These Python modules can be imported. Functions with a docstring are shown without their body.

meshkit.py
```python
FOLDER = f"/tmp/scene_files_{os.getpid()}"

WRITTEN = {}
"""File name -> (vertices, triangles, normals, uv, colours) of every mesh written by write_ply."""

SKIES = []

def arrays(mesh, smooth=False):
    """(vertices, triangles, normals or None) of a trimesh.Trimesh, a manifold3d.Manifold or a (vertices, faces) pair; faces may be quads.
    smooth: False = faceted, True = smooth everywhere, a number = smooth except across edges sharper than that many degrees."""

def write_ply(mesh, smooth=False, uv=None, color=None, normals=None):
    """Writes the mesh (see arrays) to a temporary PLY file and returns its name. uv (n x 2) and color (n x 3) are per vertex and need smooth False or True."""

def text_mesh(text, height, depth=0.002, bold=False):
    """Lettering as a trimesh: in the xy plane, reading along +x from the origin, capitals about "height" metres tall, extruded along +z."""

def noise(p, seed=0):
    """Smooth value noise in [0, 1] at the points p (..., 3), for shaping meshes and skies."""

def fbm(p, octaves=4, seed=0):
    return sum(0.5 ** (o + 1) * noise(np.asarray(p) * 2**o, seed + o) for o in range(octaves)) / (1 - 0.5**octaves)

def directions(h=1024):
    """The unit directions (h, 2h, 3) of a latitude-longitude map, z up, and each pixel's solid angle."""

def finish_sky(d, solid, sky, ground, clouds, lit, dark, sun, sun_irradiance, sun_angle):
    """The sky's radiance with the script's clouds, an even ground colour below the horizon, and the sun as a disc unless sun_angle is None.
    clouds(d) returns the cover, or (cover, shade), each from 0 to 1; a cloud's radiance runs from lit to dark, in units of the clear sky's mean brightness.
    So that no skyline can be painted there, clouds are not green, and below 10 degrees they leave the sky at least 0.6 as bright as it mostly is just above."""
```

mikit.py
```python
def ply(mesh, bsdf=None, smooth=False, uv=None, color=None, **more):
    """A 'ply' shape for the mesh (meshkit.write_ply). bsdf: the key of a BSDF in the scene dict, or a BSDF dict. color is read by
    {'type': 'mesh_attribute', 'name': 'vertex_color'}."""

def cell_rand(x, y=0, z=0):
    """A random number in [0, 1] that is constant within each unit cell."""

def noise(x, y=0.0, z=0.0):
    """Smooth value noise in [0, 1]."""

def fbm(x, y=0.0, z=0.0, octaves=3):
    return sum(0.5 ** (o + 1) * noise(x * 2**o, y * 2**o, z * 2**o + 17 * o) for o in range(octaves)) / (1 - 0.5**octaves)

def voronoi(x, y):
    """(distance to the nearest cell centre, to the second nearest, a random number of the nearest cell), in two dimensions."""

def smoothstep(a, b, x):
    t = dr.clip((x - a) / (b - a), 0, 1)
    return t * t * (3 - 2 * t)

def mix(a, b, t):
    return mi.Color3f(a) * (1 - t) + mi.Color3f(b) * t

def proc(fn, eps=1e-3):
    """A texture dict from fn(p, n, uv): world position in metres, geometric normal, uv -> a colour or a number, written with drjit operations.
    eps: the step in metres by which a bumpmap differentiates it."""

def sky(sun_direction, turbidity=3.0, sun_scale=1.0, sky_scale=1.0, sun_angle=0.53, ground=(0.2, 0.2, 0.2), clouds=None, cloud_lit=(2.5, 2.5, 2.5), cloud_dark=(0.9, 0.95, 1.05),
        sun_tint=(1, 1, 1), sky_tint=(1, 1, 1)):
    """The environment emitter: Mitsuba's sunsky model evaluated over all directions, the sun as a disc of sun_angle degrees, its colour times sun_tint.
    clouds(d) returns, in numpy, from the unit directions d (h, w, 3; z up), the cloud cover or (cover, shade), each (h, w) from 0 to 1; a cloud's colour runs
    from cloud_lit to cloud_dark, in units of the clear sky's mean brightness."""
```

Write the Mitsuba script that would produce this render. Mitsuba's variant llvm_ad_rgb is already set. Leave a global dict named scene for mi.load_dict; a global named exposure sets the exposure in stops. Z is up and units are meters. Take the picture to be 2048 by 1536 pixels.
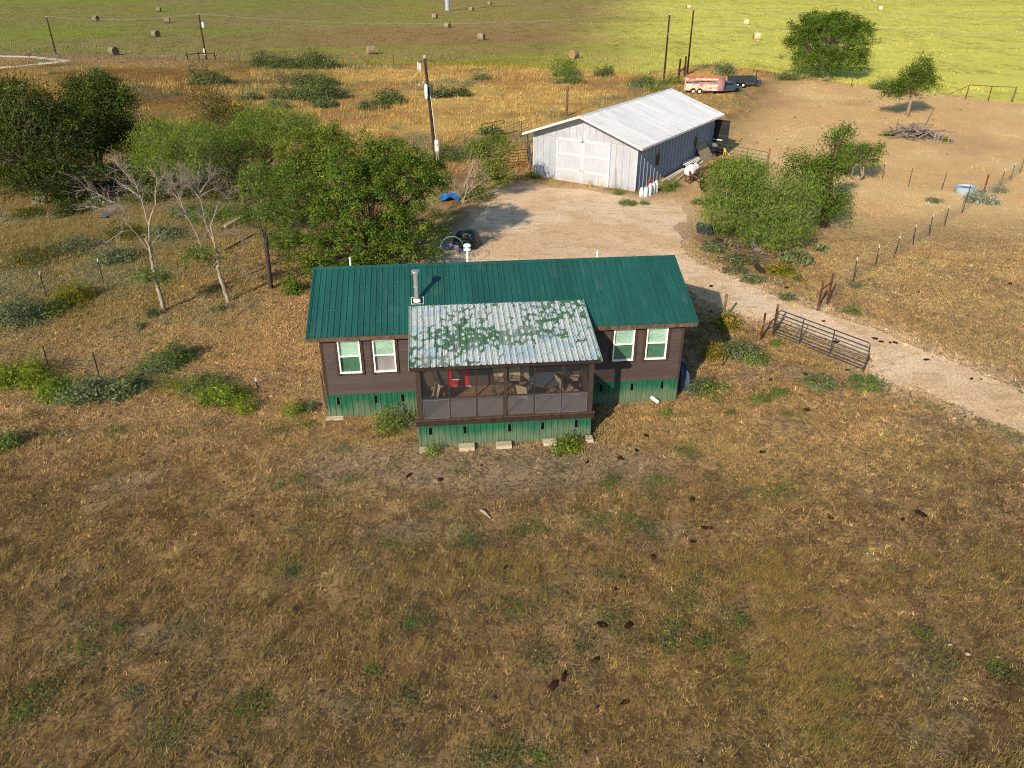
import math, random
import numpy as np, trimesh, mitsuba as mi, drjit as dr, mikit, meshkit
from mikit import proc, noise, fbm, voronoi, cell_rand, smoothstep, mix
T = mi.ScalarTransform4f
scene = {}; labels = {}
PI = math.pi

# ------------------------------------------------------------------ camera, daylight, exposure
TH = 0.4983
scene['camera'] = {'type': 'perspective', 'fov': 67.24, 'fov_axis': 'x', 'near_clip': 0.5, 'far_clip': 3000.0,
                   'to_world': T().look_at(origin=[0, 0, 16.3], target=[0, 10 * math.cos(TH), 16.3 - 10 * math.sin(TH)], up=[-0.0013, 0, 1])}
SUN_AZ, SUN_EL = math.radians(242), math.radians(27.5)
SUN = [math.cos(SUN_AZ) * math.cos(SUN_EL), math.sin(SUN_AZ) * math.cos(SUN_EL), math.sin(SUN_EL)]
scene['sky'] = mikit.sky(SUN, turbidity=3, sun_tint=(.93, 1.0, 1.2))
exposure = 2.25

# ------------------------------------------------------------------ helpers
def nz(x, y, s, seed=0):
    return meshkit.noise(np.stack([np.asarray(x) / s, np.asarray(y) / s, np.zeros_like(np.asarray(x)) + .37], -1), seed)
def fb(x, y, s, o=3, seed=0):
    return meshkit.fbm(np.stack([np.asarray(x) / s, np.asarray(y) / s, np.zeros_like(np.asarray(x)) + .37], -1), o, seed)
def ss(a, b, x):
    t = np.clip((x - a) / (b - a), 0, 1); return t * t * (3 - 2 * t)
def rgb(*c):
    "sRGB 0-255 to linear"
    c = np.array(c, float) / 255
    return np.where(c < .04045, c / 12.92, ((c + .055) / 1.055) ** 2.4)
def nrm(a):
    a = np.asarray(a, float); return a / (np.linalg.norm(a, axis=-1, keepdims=True) + 1e-12)
def pack(c):
    c = np.clip(np.asarray(c, float), 0, 1)
    return np.stack([np.floor(c[:, 0] * 1000) + .02 + .96 * c[:, 1], np.floor(c[:, 2] * 1000) + .5], -1)
def unpack(uv):
    r = dr.floor(uv.x); return mi.Color3f(r / 1000, (uv.x - r - .02) / .96, dr.floor(uv.y) / 1000)
used = {}
def K(parent, name):
    k = name if parent is None else parent + '__' + name
    if k not in used:
        used[k] = 0; return k
    used[k] += 1
    return f'{k}_{used[k]:03d}'
def thing(name, label, cat, group=None, kind=None):
    k = K(None, name); labels[k] = {'label': label, 'category': cat}
    if group: labels[k]['group'] = group
    if kind: labels[k]['kind'] = kind
    return k
BF = np.array([[0, 1, 2], [0, 2, 3]])
class M:
    def __init__(s): s.v, s.f, s.c, s.n = [], [], [], 0
    def add(s, v, f, col):
        v = np.asarray(v, float); c = np.broadcast_to(np.asarray(col, float), (len(v), 3))
        s.v.append(v); s.f.append(np.asarray(f) + s.n); s.c.append(c); s.n += len(v); return s
    def box(s, c, size, col, X=np.eye(3)):
        c = np.asarray(c, float); h = np.asarray(size, float) / 2; X = np.asarray(X, float)
        for a in range(3):
            b, d = (a + 1) % 3, (a + 2) % 3
            for q in (-1, 1):
                p = []
                for i, j in ((-1, -1), (1, -1), (1, 1), (-1, 1)):
                    e = np.zeros(3); e[a] = q * h[a]; e[b] = i * h[b]; e[d] = j * h[d]; p.append(c + e @ X)
                s.add(p if q > 0 else p[::-1], BF, col)
        return s
    def beam(s, a, b, w, h, col, up=(0, 0, 1)):
        a, b = np.asarray(a, float), np.asarray(b, float); x = nrm(b - a); y = nrm(np.cross(up, x)); z = np.cross(x, y)
        return s.box((a + b) / 2, (np.linalg.norm(b - a), w, h), col, np.array([x, y, z]))
    def tube(s, pts, r, col, n=6, cap=True):
        p = np.asarray(pts, float); r = np.broadcast_to(r, (len(p),)); t = nrm(np.gradient(p, axis=0))
        ref = np.array([0, 0, 1.]) if abs(nrm(p[-1] - p[0])[2]) < .8 else np.array([1., 0, 0])
        a = nrm(np.cross(t, ref)); b = np.cross(t, a); an = np.arange(n) * 2 * PI / n
        v = p[:, None] + r[:, None, None] * (np.cos(an)[None, :, None] * a[:, None] + np.sin(an)[None, :, None] * b[:, None])
        m = len(p); i, j = np.meshgrid(np.arange(m - 1), np.arange(n), indexing='ij'); j2 = (j + 1) % n
        q = np.stack([i * n + j, i * n + j2, (i + 1) * n + j2, (i + 1) * n + j], -1).reshape(-1, 4)
        s.add(v.reshape(-1, 3), np.vstack([q[:, [0, 2, 1]], q[:, [0, 3, 2]]]), col)
        if cap:
            for e, sg in ((0, 1), (m - 1, -1)):
                vv = np.vstack([v[e], p[e]]); f = np.array([[k, (k + 1) % n, n] for k in range(n)])
                s.add(vv, f if sg > 0 else f[:, ::-1], col)
        return s
    def lathe(s, c, prof, col, n=20, X=np.eye(3)):
        pr = np.asarray(prof, float); an = np.arange(n) * 2 * PI / n
        v = np.stack([pr[:, :1] * np.cos(an), pr[:, :1] * np.sin(an), np.repeat(pr[:, 1:2], n, 1)], -1)
        m = len(pr); i, j = np.meshgrid(np.arange(m - 1), np.arange(n), indexing='ij'); j2 = (j + 1) % n
        q = np.stack([i * n + j, i * n + j2, (i + 1) * n + j2, (i + 1) * n + j], -1).reshape(-1, 4)
        return s.add(v.reshape(-1, 3) @ np.asarray(X) + np.asarray(c, float), np.vstack([q[:, [0, 1, 2]], q[:, [0, 2, 3]]]), col)
    def grid(s, P, col):
        "P (m,n,3)"
        m, n = P.shape[:2]; i, j = np.meshgrid(np.arange(m - 1), np.arange(n - 1), indexing='ij')
        q = np.stack([i * n + j, i * n + j + 1, (i + 1) * n + j + 1, (i + 1) * n + j], -1).reshape(-1, 4)
        c = np.asarray(col, float)
        return s.add(P.reshape(-1, 3), np.vstack([q[:, [0, 1, 2]], q[:, [0, 2, 3]]]), c.reshape(-1, 3) if c.ndim == 3 else c)
    def poly(s, pts, col):
        p = np.asarray(pts, float); return s.add(p, [[0, k, k + 1] for k in range(1, len(p) - 1)], col)
    def prism(s, pts, d, col):
        "planar polygon pts (convex) swept by vector d, closed"
        p = np.asarray(pts, float); d = np.asarray(d, float); s.poly(p[::-1], col); s.poly(p + d, col)
        for k in range(len(p)):
            a, b = p[k], p[(k + 1) % len(p)]; s.add([a, b, b + d, a + d], BF, col)
        return s
    def ball(s, c, r, col, sub=2, rough=0., seed=0):
        b = trimesh.creation.icosphere(subdivisions=sub, radius=1.0); v = np.array(b.vertices)
        if rough: v = v * (1 + rough * (meshkit.noise(v * 2.3 + seed * 7.1, seed) - .5)[:, None] * 2)
        return s.add(v * np.asarray(r) + np.asarray(c, float), b.faces, col)
    def move(s, fn):
        s.v = [fn(v) for v in s.v]; return s
    def out(s, parent, name, bsdf='matte', smooth=False, label=None, kind=None):
        k = K(parent, name); v, f, c = np.vstack(s.v), np.vstack(s.f), np.vstack(s.c)
        scene[k] = mikit.ply((v, f), bsdf, smooth, uv=pack(c))
        if label or kind:
            labels.setdefault(k, {})
            if label: labels[k]['label'] = label
            if kind: labels[k]['kind'] = kind
        return k
def single(mesh, name, label, cat, bsdf='matte', smooth=False, group=None, kind=None):
    k = mesh.out(None, name, bsdf, smooth); labels[k] = {'label': label, 'category': cat}
    if group: labels[k]['group'] = group
    if kind: labels[k]['kind'] = kind
    return k
def rotz(a):
    c, s = math.cos(a), math.sin(a); return np.array([[c, s, 0], [-s, c, 0], [0, 0, 1]])   # rows are the axes
def frame(o, a):
    "local (x,y,z) -> world, turned by a"
    R = rotz(a); o = np.asarray(o, float); o = np.append(o, 0) if len(o) == 2 else o
    return lambda v: np.asarray(v, float) @ R + o

# ------------------------------------------------------------------ materials
def grime(amt, s1=2.2, s2=17.):
    def fn(p, n, uv):
        a = fbm(p.x * s1, p.y * s1, p.z * s1, octaves=2); b = noise(p.x * s2, p.y * s2, p.z * s2)
        return unpack(uv) * (1 + amt * (a - .5) * 1.6 + amt * (b - .5))
    return proc(fn)
scene['matte'] = {'type': 'twosided', 'bsdf': {'type': 'diffuse', 'reflectance': grime(.35)}}
scene['semi'] = {'type': 'twosided', 'bsdf': {'type': 'principled', 'base_color': grime(.22), 'roughness': .42, 'specular': .5}}
scene['metal'] = {'type': 'twosided', 'bsdf': {'type': 'principled', 'base_color': grime(.18), 'roughness': .36, 'metallic': .75, 'specular': .5}}
scene['grass'] = {'type': 'twosided', 'bsdf': {'type': 'diffuse', 'reflectance': proc(lambda p, n, uv: unpack(uv))}}
scene['leaf'] = {'type': 'principledthin', 'base_color': proc(lambda p, n, uv: unpack(uv)), 'roughness': .42, 'diff_trans': .75, 'spec_trans': 0., 'eta': 1.4}
scene['pane'] = {'type': 'thindielectric', 'int_ior': 1.5}
scene['screen_mesh'] = {'type': 'mask', 'opacity': .31, 'bsdf': {'type': 'twosided', 'bsdf': {'type': 'diffuse', 'reflectance': {'type': 'rgb', 'value': [.055, .055, .06]}}}}
scene['screen_mesh_lit'] = {'type': 'mask', 'opacity': .58, 'bsdf': {'type': 'twosided', 'bsdf': {'type': 'diffuse', 'reflectance': {'type': 'rgb', 'value': [.105, .11, .125]}}}}  # lower screens: paler, denser copy, light caught by the mesh put into the colour
def bark_fn(p, n, uv):
    a = fbm(p.x * 9, p.y * 9, p.z * 2.2, octaves=3); b = noise(p.x * 40, p.y * 40, p.z * 9)
    return unpack(uv) * (.45 + .95 * a + .35 * (b - .5))
scene['bark'] = {'type': 'twosided', 'bsdf': {'type': 'diffuse', 'reflectance': proc(bark_fn)}}
def rust_fn(p, n, uv):
    a = fbm(p.x * 1.7, p.y * 1.7, p.z * 2.4, octaves=4); b = fbm(p.x * 9, p.y * 9, p.z * 4, octaves=2)
    m = smoothstep(.50, .70, a * .7 + b * .35) * .8
    return mix(unpack(uv) * (.75 + .5 * b), mi.Color3f(.20, .10, .065) * (.5 + b), m)
scene['rusty_paint'] = {'type': 'twosided', 'bsdf': {'type': 'principled', 'base_color': proc(rust_fn), 'roughness': .6, 'specular': .35}}
# ground: the low-frequency tint lies in the vertex colours, soil and straw flecks come from noise
def fleck_dark(p, n, uv):
    a = noise(p.x * 11, p.y * 11); b = noise(p.x * 27, p.y * 27 + 4); c = noise(p.x * 52 + 8, p.y * 52)
    return (.78 - .60 * smoothstep(44, 62, p.y)) * smoothstep(.36, .66, a * .45 + b * .35 + c * .2)
def fleck_light(p, n, uv):
    a = noise(p.x * 34 + 5, p.y * 15); b = noise(p.x * 14, p.y * 33 + 9); c = fbm(p.x * 3.1 + 9, p.y * 3.1, octaves=2)
    return .5 * smoothstep(.60, .85, dr.maximum(a, b) * .7 + c * .3)
vc = {'type': 'mesh_attribute', 'name': 'vertex_color'}
scene['soil'] = {'type': 'twosided', 'bsdf': {'type': 'blendbsdf', 'weight': proc(fleck_light),
    'a': {'type': 'blendbsdf', 'weight': proc(fleck_dark), 'a': {'type': 'diffuse', 'reflectance': vc}, 'b': {'type': 'diffuse', 'reflectance': {'type': 'rgb', 'value': [.070, .046, .026]}}},
    'b': {'type': 'diffuse', 'reflectance': {'type': 'rgb', 'value': [.42, .29, .14]}}}}
def far_fleck(p, n, uv):
    a = fbm(p.x * .35, p.y * .16, octaves=3); b = noise(p.x * 1.9, p.y * .9); return .5 * smoothstep(.48, .85, a * .7 + b * .35)
scene['field_cover'] = {'type': 'twosided', 'bsdf': {'type': 'blendbsdf', 'weight': proc(far_fleck), 'a': {'type': 'diffuse', 'reflectance': vc},
    'b': {'type': 'diffuse', 'reflectance': {'type': 'rgb', 'value': [.115, .10, .025]}}}}
def gravel_fn(p, n, uv):
    d, d2, r = voronoi(p.x * 16, p.y * 16); a = fbm(p.x * .38, p.y * .38, octaves=4); b = fbm(p.x * 1.3, p.y * 3, octaves=2); c = noise(p.x * 60, p.y * 60)
    col = mix(mi.Color3f(.66, .475, .295), mi.Color3f(.76, .585, .40), smoothstep(.35, .65, a))
    col = mix(col, mi.Color3f(.50, .34, .19), smoothstep(.55, .75, b) * .5)
    return col * (.72 + .42 * r) * (.86 + .28 * c)
scene['gravel'] = {'type': 'twosided', 'bsdf': {'type': 'diffuse', 'reflectance': proc(gravel_fn)}}
scene['caliche'] = {'type': 'twosided', 'bsdf': {'type': 'diffuse', 'reflectance': proc(lambda p, n, uv: mi.Color3f(.62, .58, .52) * (.7 + .6 * fbm(p.x * .8, p.y * .8, octaves=3)))}}

# ------------------------------------------------------------------ the lie of the land
YARD = np.array([[26.02,22.03],[20.33,25.94],[19.07,28.11],[18.02,29.28],[16.37,30.24],[16.88,32.58],[15.34,34.79],[13.92,36.68],[12.52,37.26],[11.43,38.19],[10.69,39.73],[9.8,42.33],[5.28,43.8],[-3.75,44.02],[-5.24,47.7],[-3.42,51.37],[-2.42,54.92],[-1.93,59.63],[-1.0,62.64],[1.49,64.76],[5.2,63.79],[9.76,60.86],[10.84,60.12],[12.72,60.72],[13.18,57.6],[11.61,51.44],[10.9,48.77],[11.25,46.89],[12.15,44.69],[13.47,42.5],[14.4,40.56],[16.37,38.2],[18.43,35.76],[21.04,31.36],[22.18,29.11],[28.15,24.57]])
FIELD_EDGE = np.array([[-499.67,232.8],[-143.24,180.68],[-106.1,172.64],[-77.34,166.12],[-55.66,160.88],[-38.44,157.6],[-21.98,155.26],[-6.41,152.19],[8.31,149.22],[17.47,144.12],[23.69,142.06],[28.36,146.43],[32.86,154.25],[37.9,155.12],[44.12,147.34],[47.0,139.56],[50.64,133.14],[54.62,125.02],[60.82,118.8],[63.94,114.96],[68.9,109.19],[75.31,94.66],[80.18,75.04]])
HOUSE_O, HOUSE_A = np.array([-7.495, 27.016]), .1028
HU, HV = np.array([math.cos(HOUSE_A), math.sin(HOUSE_A)]), np.array([-math.sin(HOUSE_A), math.cos(HOUSE_A)])
BARN_O, BARN_A = np.array([10.027, 62.972]), -.575
BU, BV = np.array([-math.cos(BARN_A), -math.sin(BARN_A)]), np.array([-math.sin(BARN_A), math.cos(BARN_A)])

def poly_dist(x, y, P):
    "signed distance to the polygon P, negative inside"
    x, y = np.asarray(x, float), np.asarray(y, float); d = np.full(x.shape, 1e9); ins = np.zeros(x.shape, bool)
    for a, b in zip(P, np.roll(P, -1, 0)):
        e = b - a; t = np.clip(((x - a[0]) * e[0] + (y - a[1]) * e[1]) / (e @ e), 0, 1)
        d = np.minimum(d, np.hypot(x - a[0] - t * e[0], y - a[1] - t * e[1]))
        with np.errstate(divide='ignore', invalid='ignore'):
            c = ((a[1] > y) != (b[1] > y)) & (x < (b[0] - a[0]) * (y - a[1]) / (b[1] - a[1]) + a[0])
        ins ^= c
    return np.where(ins, -d, d)
def box_dist(x, y, o, u, v, s0, s1, t0, t1):
    dx, dy = x - o[0], y - o[1]; s = dx * u[0] + dy * u[1]; t = dx * v[0] + dy * v[1]
    return np.maximum(np.maximum(s0 - s, s - s1), np.maximum(t0 - t, t - t1))
def yard(x, y):
    return poly_dist(x, y, YARD) + (.9 + 1.6 * ss(46, 54, y)) * (fb(x, y, 2.4, 3, 5) - .5) + .3 * (fb(x, y, .45, 2, 6) - .5) - .15
def field_y(x): return np.interp(x, FIELD_EDGE[:, 0], FIELD_EDGE[:, 1])
def relief(x, y, yd=None):
    x, y = np.asarray(x, float), np.asarray(y, float)
    if yd is None: yd = yard(x, y)
    h = .20 * (fb(x, y, 2.6, 3, 1) - .5) + .12 * (fb(x, y, .7, 2, 2) - .5)
    m = ss(95, 60, y) * ss(-.2, 1.2, yd)
    hd = np.minimum(box_dist(x, y, HOUSE_O, HU, HV, -.2, 14.8, -2.8, 7.3), box_dist(x, y, BARN_O, BU, BV, -.2, 9.9, -.2, 17.7))
    return h * m * ss(0, 1.5, hd)
def gz(x, y): return float(relief(np.array([x]), np.array([y]))[0])

def blob(x, y, c, rx, ry, soft=.5):
    d = np.hypot((x - c[0]) / rx, (y - c[1]) / ry) + .5 * (fb(x, y, max(rx, ry) * .35, 3, 9) - .5); return ss(1 + soft * .6, 1 - soft, d)
def lerp(a, b, t): return a * (1 - t)[..., None] + np.asarray(b) * t[..., None]
STRAW, TAN, BROWN, SOIL, MAUVE, OLIVE, ORANGE, SAGE = (np.array(c) for c in ([.41, .285, .122], [.34, .216, .098], [.20, .128, .055], [.245, .190, .125], [.215, .150, .090], [.190, .158, .045], [.33, .175, .062], [.17, .175, .095]))
def pasture(x, y, yd=None):
    "albedo of the dry pasture at (x, y)"
    x, y = np.asarray(x, float), np.asarray(y, float)
    n1, n2, n3, n4, n5 = fb(x, y, 5.5, 3, 11), fb(x, y, 1.7, 3, 12), fb(x, y, 7.5, 3, 13), fb(x, y, 3.0, 3, 14), fb(x, y, .5, 2, 15)
    c = lerp(np.broadcast_to(TAN, x.shape + (3,)), BROWN, ss(.36, .66, n1 * .6 + n2 * .45))
    c = lerp(c, MAUVE, ss(.5, .68, n3) * .5)
    c = lerp(c, OLIVE, ss(.52, .72, n4 * .7 + n5 * .3) * .65)
    c = lerp(c, SOIL, ss(.56, .72, fb(x, y, 2.2, 3, 16)) * .8)
    c = lerp(c, STRAW, ss(.52, .74, fb(x, y, 1.1, 3, 17)) * .6)
    mt = fb(x, y, .42, 2, 18); c = c * (.62 + .76 * ss(.3, .7, mt))[..., None] * (1 + .18 * (np.stack([fb(x, y, .8, 2, 19)] * 3, -1) - .5) * np.array([1, 0, -1]))
    # towards the house the grass is short and bleached
    c = lerp(c, TAN * np.array([1.32, 1.28, 1.3]), blob(x, y, (-12, 34), 12, 9, .6) * (.55 + .45 * ss(.35, .6, n2))); c = lerp(c, TAN * 1.2, blob(x, y, (10, 27), 8, 5, .6) * .6)
    c = lerp(c, [.34, .27, .19], blob(x, y, (-1, 23.6), 7.5, 1.8, .5) * .75)
    # near edge: longer olive and rusty growth, lens vignetting partly put into the colour
    c = lerp(c, c * np.array([.56, .56, .48]), ss(29, 14, y) * .9)
    c = lerp(c, OLIVE * .9, ss(3, 10, x) * ss(20, 12, y) * ss(.46, .62, n4) * .5)
    # olive ground by the brush on the left, darker brown round the thicket
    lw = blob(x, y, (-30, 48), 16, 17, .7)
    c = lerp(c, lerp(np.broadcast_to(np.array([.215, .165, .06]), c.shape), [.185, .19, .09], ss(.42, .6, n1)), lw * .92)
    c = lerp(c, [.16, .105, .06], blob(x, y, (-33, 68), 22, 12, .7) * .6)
    # rank weeds behind the barn
    bk = ss(64, 76, y + .30 * x + 4 * (n1 - .5)) * ss(12, 2, x - .43 * (y - 63))
    cb = lerp(np.broadcast_to(np.array([.345, .195, .070]), c.shape), [.50, .345, .11], ss(.38, .60, fb(x, y, 9, 3, 21)))
    cb = lerp(cb, SAGE, ss(.52, .66, fb(x, y, 7, 3, 22)) * .8); cb = lerp(cb, [.24, .13, .055], ss(.54, .72, fb(x, y, 4, 3, 23)) * .6)
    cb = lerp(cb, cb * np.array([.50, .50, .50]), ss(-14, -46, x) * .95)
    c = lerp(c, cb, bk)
    # grazed paddock on the right
    pd = ss(2, 12, x - .43 * (y - 63) - 7) * ss(52, 62, y + .25 * x)
    cp = lerp(np.broadcast_to(np.array([.63, .42, .20]), c.shape), [.68, .49, .24], ss(.42, .62, fb(x, y, 6, 3, 24)))
    cp = lerp(cp, [.42, .27, .145], ss(.56, .74, fb(x, y, 9, 3, 25)) * .6)
    c = lerp(c, cp, pd)
    rt = ss(12, 20, x) * ss(60, 48, y) * ss(24, 32, y)
    c = lerp(c, lerp(np.broadcast_to(np.array([.33, .225, .115]), c.shape), [.42, .31, .15], ss(.42, .62, n2)), rt * .7)
    # worn track along the hay field
    tr = ss(9, 3, np.abs(field_y(x) - 5 - y)); c = lerp(c, [.27, .185, .115], tr * ss(-40, -70, x) * .7)
    if yd is None: yd = yard(x, y)
    c = lerp(c, [.56, .42, .28], ss(1.8, -.2, yd) * .9)
    return np.clip(c * (.86 + .28 * n5)[..., None], .01, .9)
def hay(x, y):
    "albedo of the hay field"
    x, y = np.asarray(x, float), np.asarray(y, float)
    st = fb(x * .35, y, 14, 4, 31); n = fb(x * .5, y, 30, 3, 32)
    c = lerp(np.broadcast_to(np.array([.57, .55, .125]), x.shape + (3,)), [.50, .49, .105], ss(.45, .7, st))
    left = ss(42, -6, x - .16 * (y - 150) + 26 * (n - .5))  # left side: olive and brown grass, with presumed cloud shade put into the colour
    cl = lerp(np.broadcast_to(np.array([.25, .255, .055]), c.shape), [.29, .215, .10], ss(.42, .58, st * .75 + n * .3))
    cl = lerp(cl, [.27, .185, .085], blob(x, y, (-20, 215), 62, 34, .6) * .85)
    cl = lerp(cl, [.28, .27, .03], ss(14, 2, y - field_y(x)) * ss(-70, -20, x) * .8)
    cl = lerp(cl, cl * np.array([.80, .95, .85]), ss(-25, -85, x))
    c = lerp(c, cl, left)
    return np.clip(c * (.8 + .4 * fb(x, y, 3.5, 3, 33))[..., None], .008, .9)

def spread(a, b, step, grow, far0, far1):
    mid = list(np.arange(a, b + step / 2, step)); lo, hi, s = [], [], step
    p = a
    while p > far0: s *= grow; p -= s; lo.append(p)
    p, s = mid[-1], step
    while p < far1: s *= grow; p += s; hi.append(p)
    return np.array(lo[::-1] + mid + hi)
gx, gy = spread(-28, 30, .26, 1.06, -420, 420), spread(9.5, 46, .23, 1.04, -40, 330)
X, Y = np.meshgrid(gx, gy, indexing='ij'); yd_ = yard(X, Y); Z = relief(X, Y, yd_)
i, j = np.meshgrid(np.arange(len(gx) - 1), np.arange(len(gy) - 1), indexing='ij'); n_ = len(gy)
q = np.stack([i * n_ + j, (i + 1) * n_ + j, (i + 1) * n_ + j + 1, i * n_ + j + 1], -1).reshape(-1, 4)
yc = .25 * (Y[:-1, :-1] + Y[1:, :-1] + Y[:-1, 1:] + Y[1:, 1:]).ravel(); xc = .5 * (X[:-1, :-1] + X[1:, 1:]).ravel()
q = q[yc < field_y(xc) + 6]
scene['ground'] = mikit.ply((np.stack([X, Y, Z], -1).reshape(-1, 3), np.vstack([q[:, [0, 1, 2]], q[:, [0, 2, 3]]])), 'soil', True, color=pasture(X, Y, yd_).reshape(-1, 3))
labels['ground'] = {'kind': 'structure', 'label': 'dry tan and brown pasture with sparse grass round the buildings', 'category': 'ground'}
# the hay field: a sheet 4 mm above, beyond the wire fence
tx = spread(-60, 110, 1.7, 1.04, -900, 900); ty = spread(0, 60, 1.2, 1.04, 0, 1500)
X, Y0 = np.meshgrid(tx, ty, indexing='ij'); Y = Y0 + field_y(X) + 3.2 * (fb(X, X * 0, 7, 3, 41) - .5)
P = np.stack([X, Y, .004 + .12 * ss(1, 6, Y0) * fb(X, Y, 1.6, 2, 42)], -1)
m_ = len(tx); n_ = len(ty); i, j = np.meshgrid(np.arange(m_ - 1), np.arange(n_ - 1), indexing='ij')
q = np.stack([i * n_ + j, (i + 1) * n_ + j, (i + 1) * n_ + j + 1, i * n_ + j + 1], -1).reshape(-1, 4)
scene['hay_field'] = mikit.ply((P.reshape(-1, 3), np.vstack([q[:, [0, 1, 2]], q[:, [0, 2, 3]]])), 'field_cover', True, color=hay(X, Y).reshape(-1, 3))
labels['hay_field'] = {'kind': 'structure', 'label': 'yellow green hay field with brown mown patches beyond the wire fence', 'category': 'field'}
# gravel drive and yard: cells of a fine grid whose centre lies inside the ragged outline
dx_, dy_ = np.arange(-12, 44, .16), np.arange(24, 66, .16); X, Y = np.meshgrid(dx_, dy_, indexing='ij'); yd_ = yard(X, Y)
ZD = relief(X, Y, yd_) + .006
i, j = np.meshgrid(np.arange(len(dx_) - 1), np.arange(len(dy_) - 1), indexing='ij'); n_ = len(dy_)
q = np.stack([i * n_ + j, (i + 1) * n_ + j, (i + 1) * n_ + j + 1, i * n_ + j + 1], -1).reshape(-1, 4)
ins_ = (yd_ < 0); q = q[(ins_[:-1, :-1] & ins_[1:, 1:] & ins_[1:, :-1] & ins_[:-1, 1:]).ravel()]
scene['driveway'] = mikit.ply((np.stack([X, Y, ZD], -1).reshape(-1, 3), np.vstack([q[:, [0, 1, 2]], q[:, [0, 2, 3]]])), 'gravel', True)
labels['driveway'] = {'kind': 'structure', 'label': 'pale tan gravel drive and yard between house and barn', 'category': 'driveway'}
# white farm track, upper left
OUT_ = [[-181.7,175.82],[-111.64,171.55],[-104.35,169.65],[-96.11,167.61],[-89.82,163.63],[-86.1,160.96],[-85.12,159.21],[-85.51,155.36],[-88.81,150.86],[-91.1,146.99],[-94.37,143.64],[-122.09,115.23]]
IN_ = [[-178.16,172.22],[-109.81,168.6],[-102.66,166.76],[-95.66,164.95],[-91.05,162.25],[-88.86,160.31],[-88.12,158.91],[-88.26,157.01],[-90.01,153.01],[-92.39,149.18],[-95.94,146.18],[-126.93,120.15]]
mm = M(); oo, ii = np.array(OUT_), np.array(IN_)
def dens(a, n=12): return np.array([a[k] + (a[k + 1] - a[k]) * t / n for k in range(len(a) - 1) for t in range(n)] + [a[-1]])
oo, ii = dens(oo), dens(ii); oo = oo + (np.random.default_rng(3).random(oo.shape) - .5) * [1.2, .8]; ii = ii + (np.random.default_rng(4).random(ii.shape) - .5) * [1.2, .8]
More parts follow.
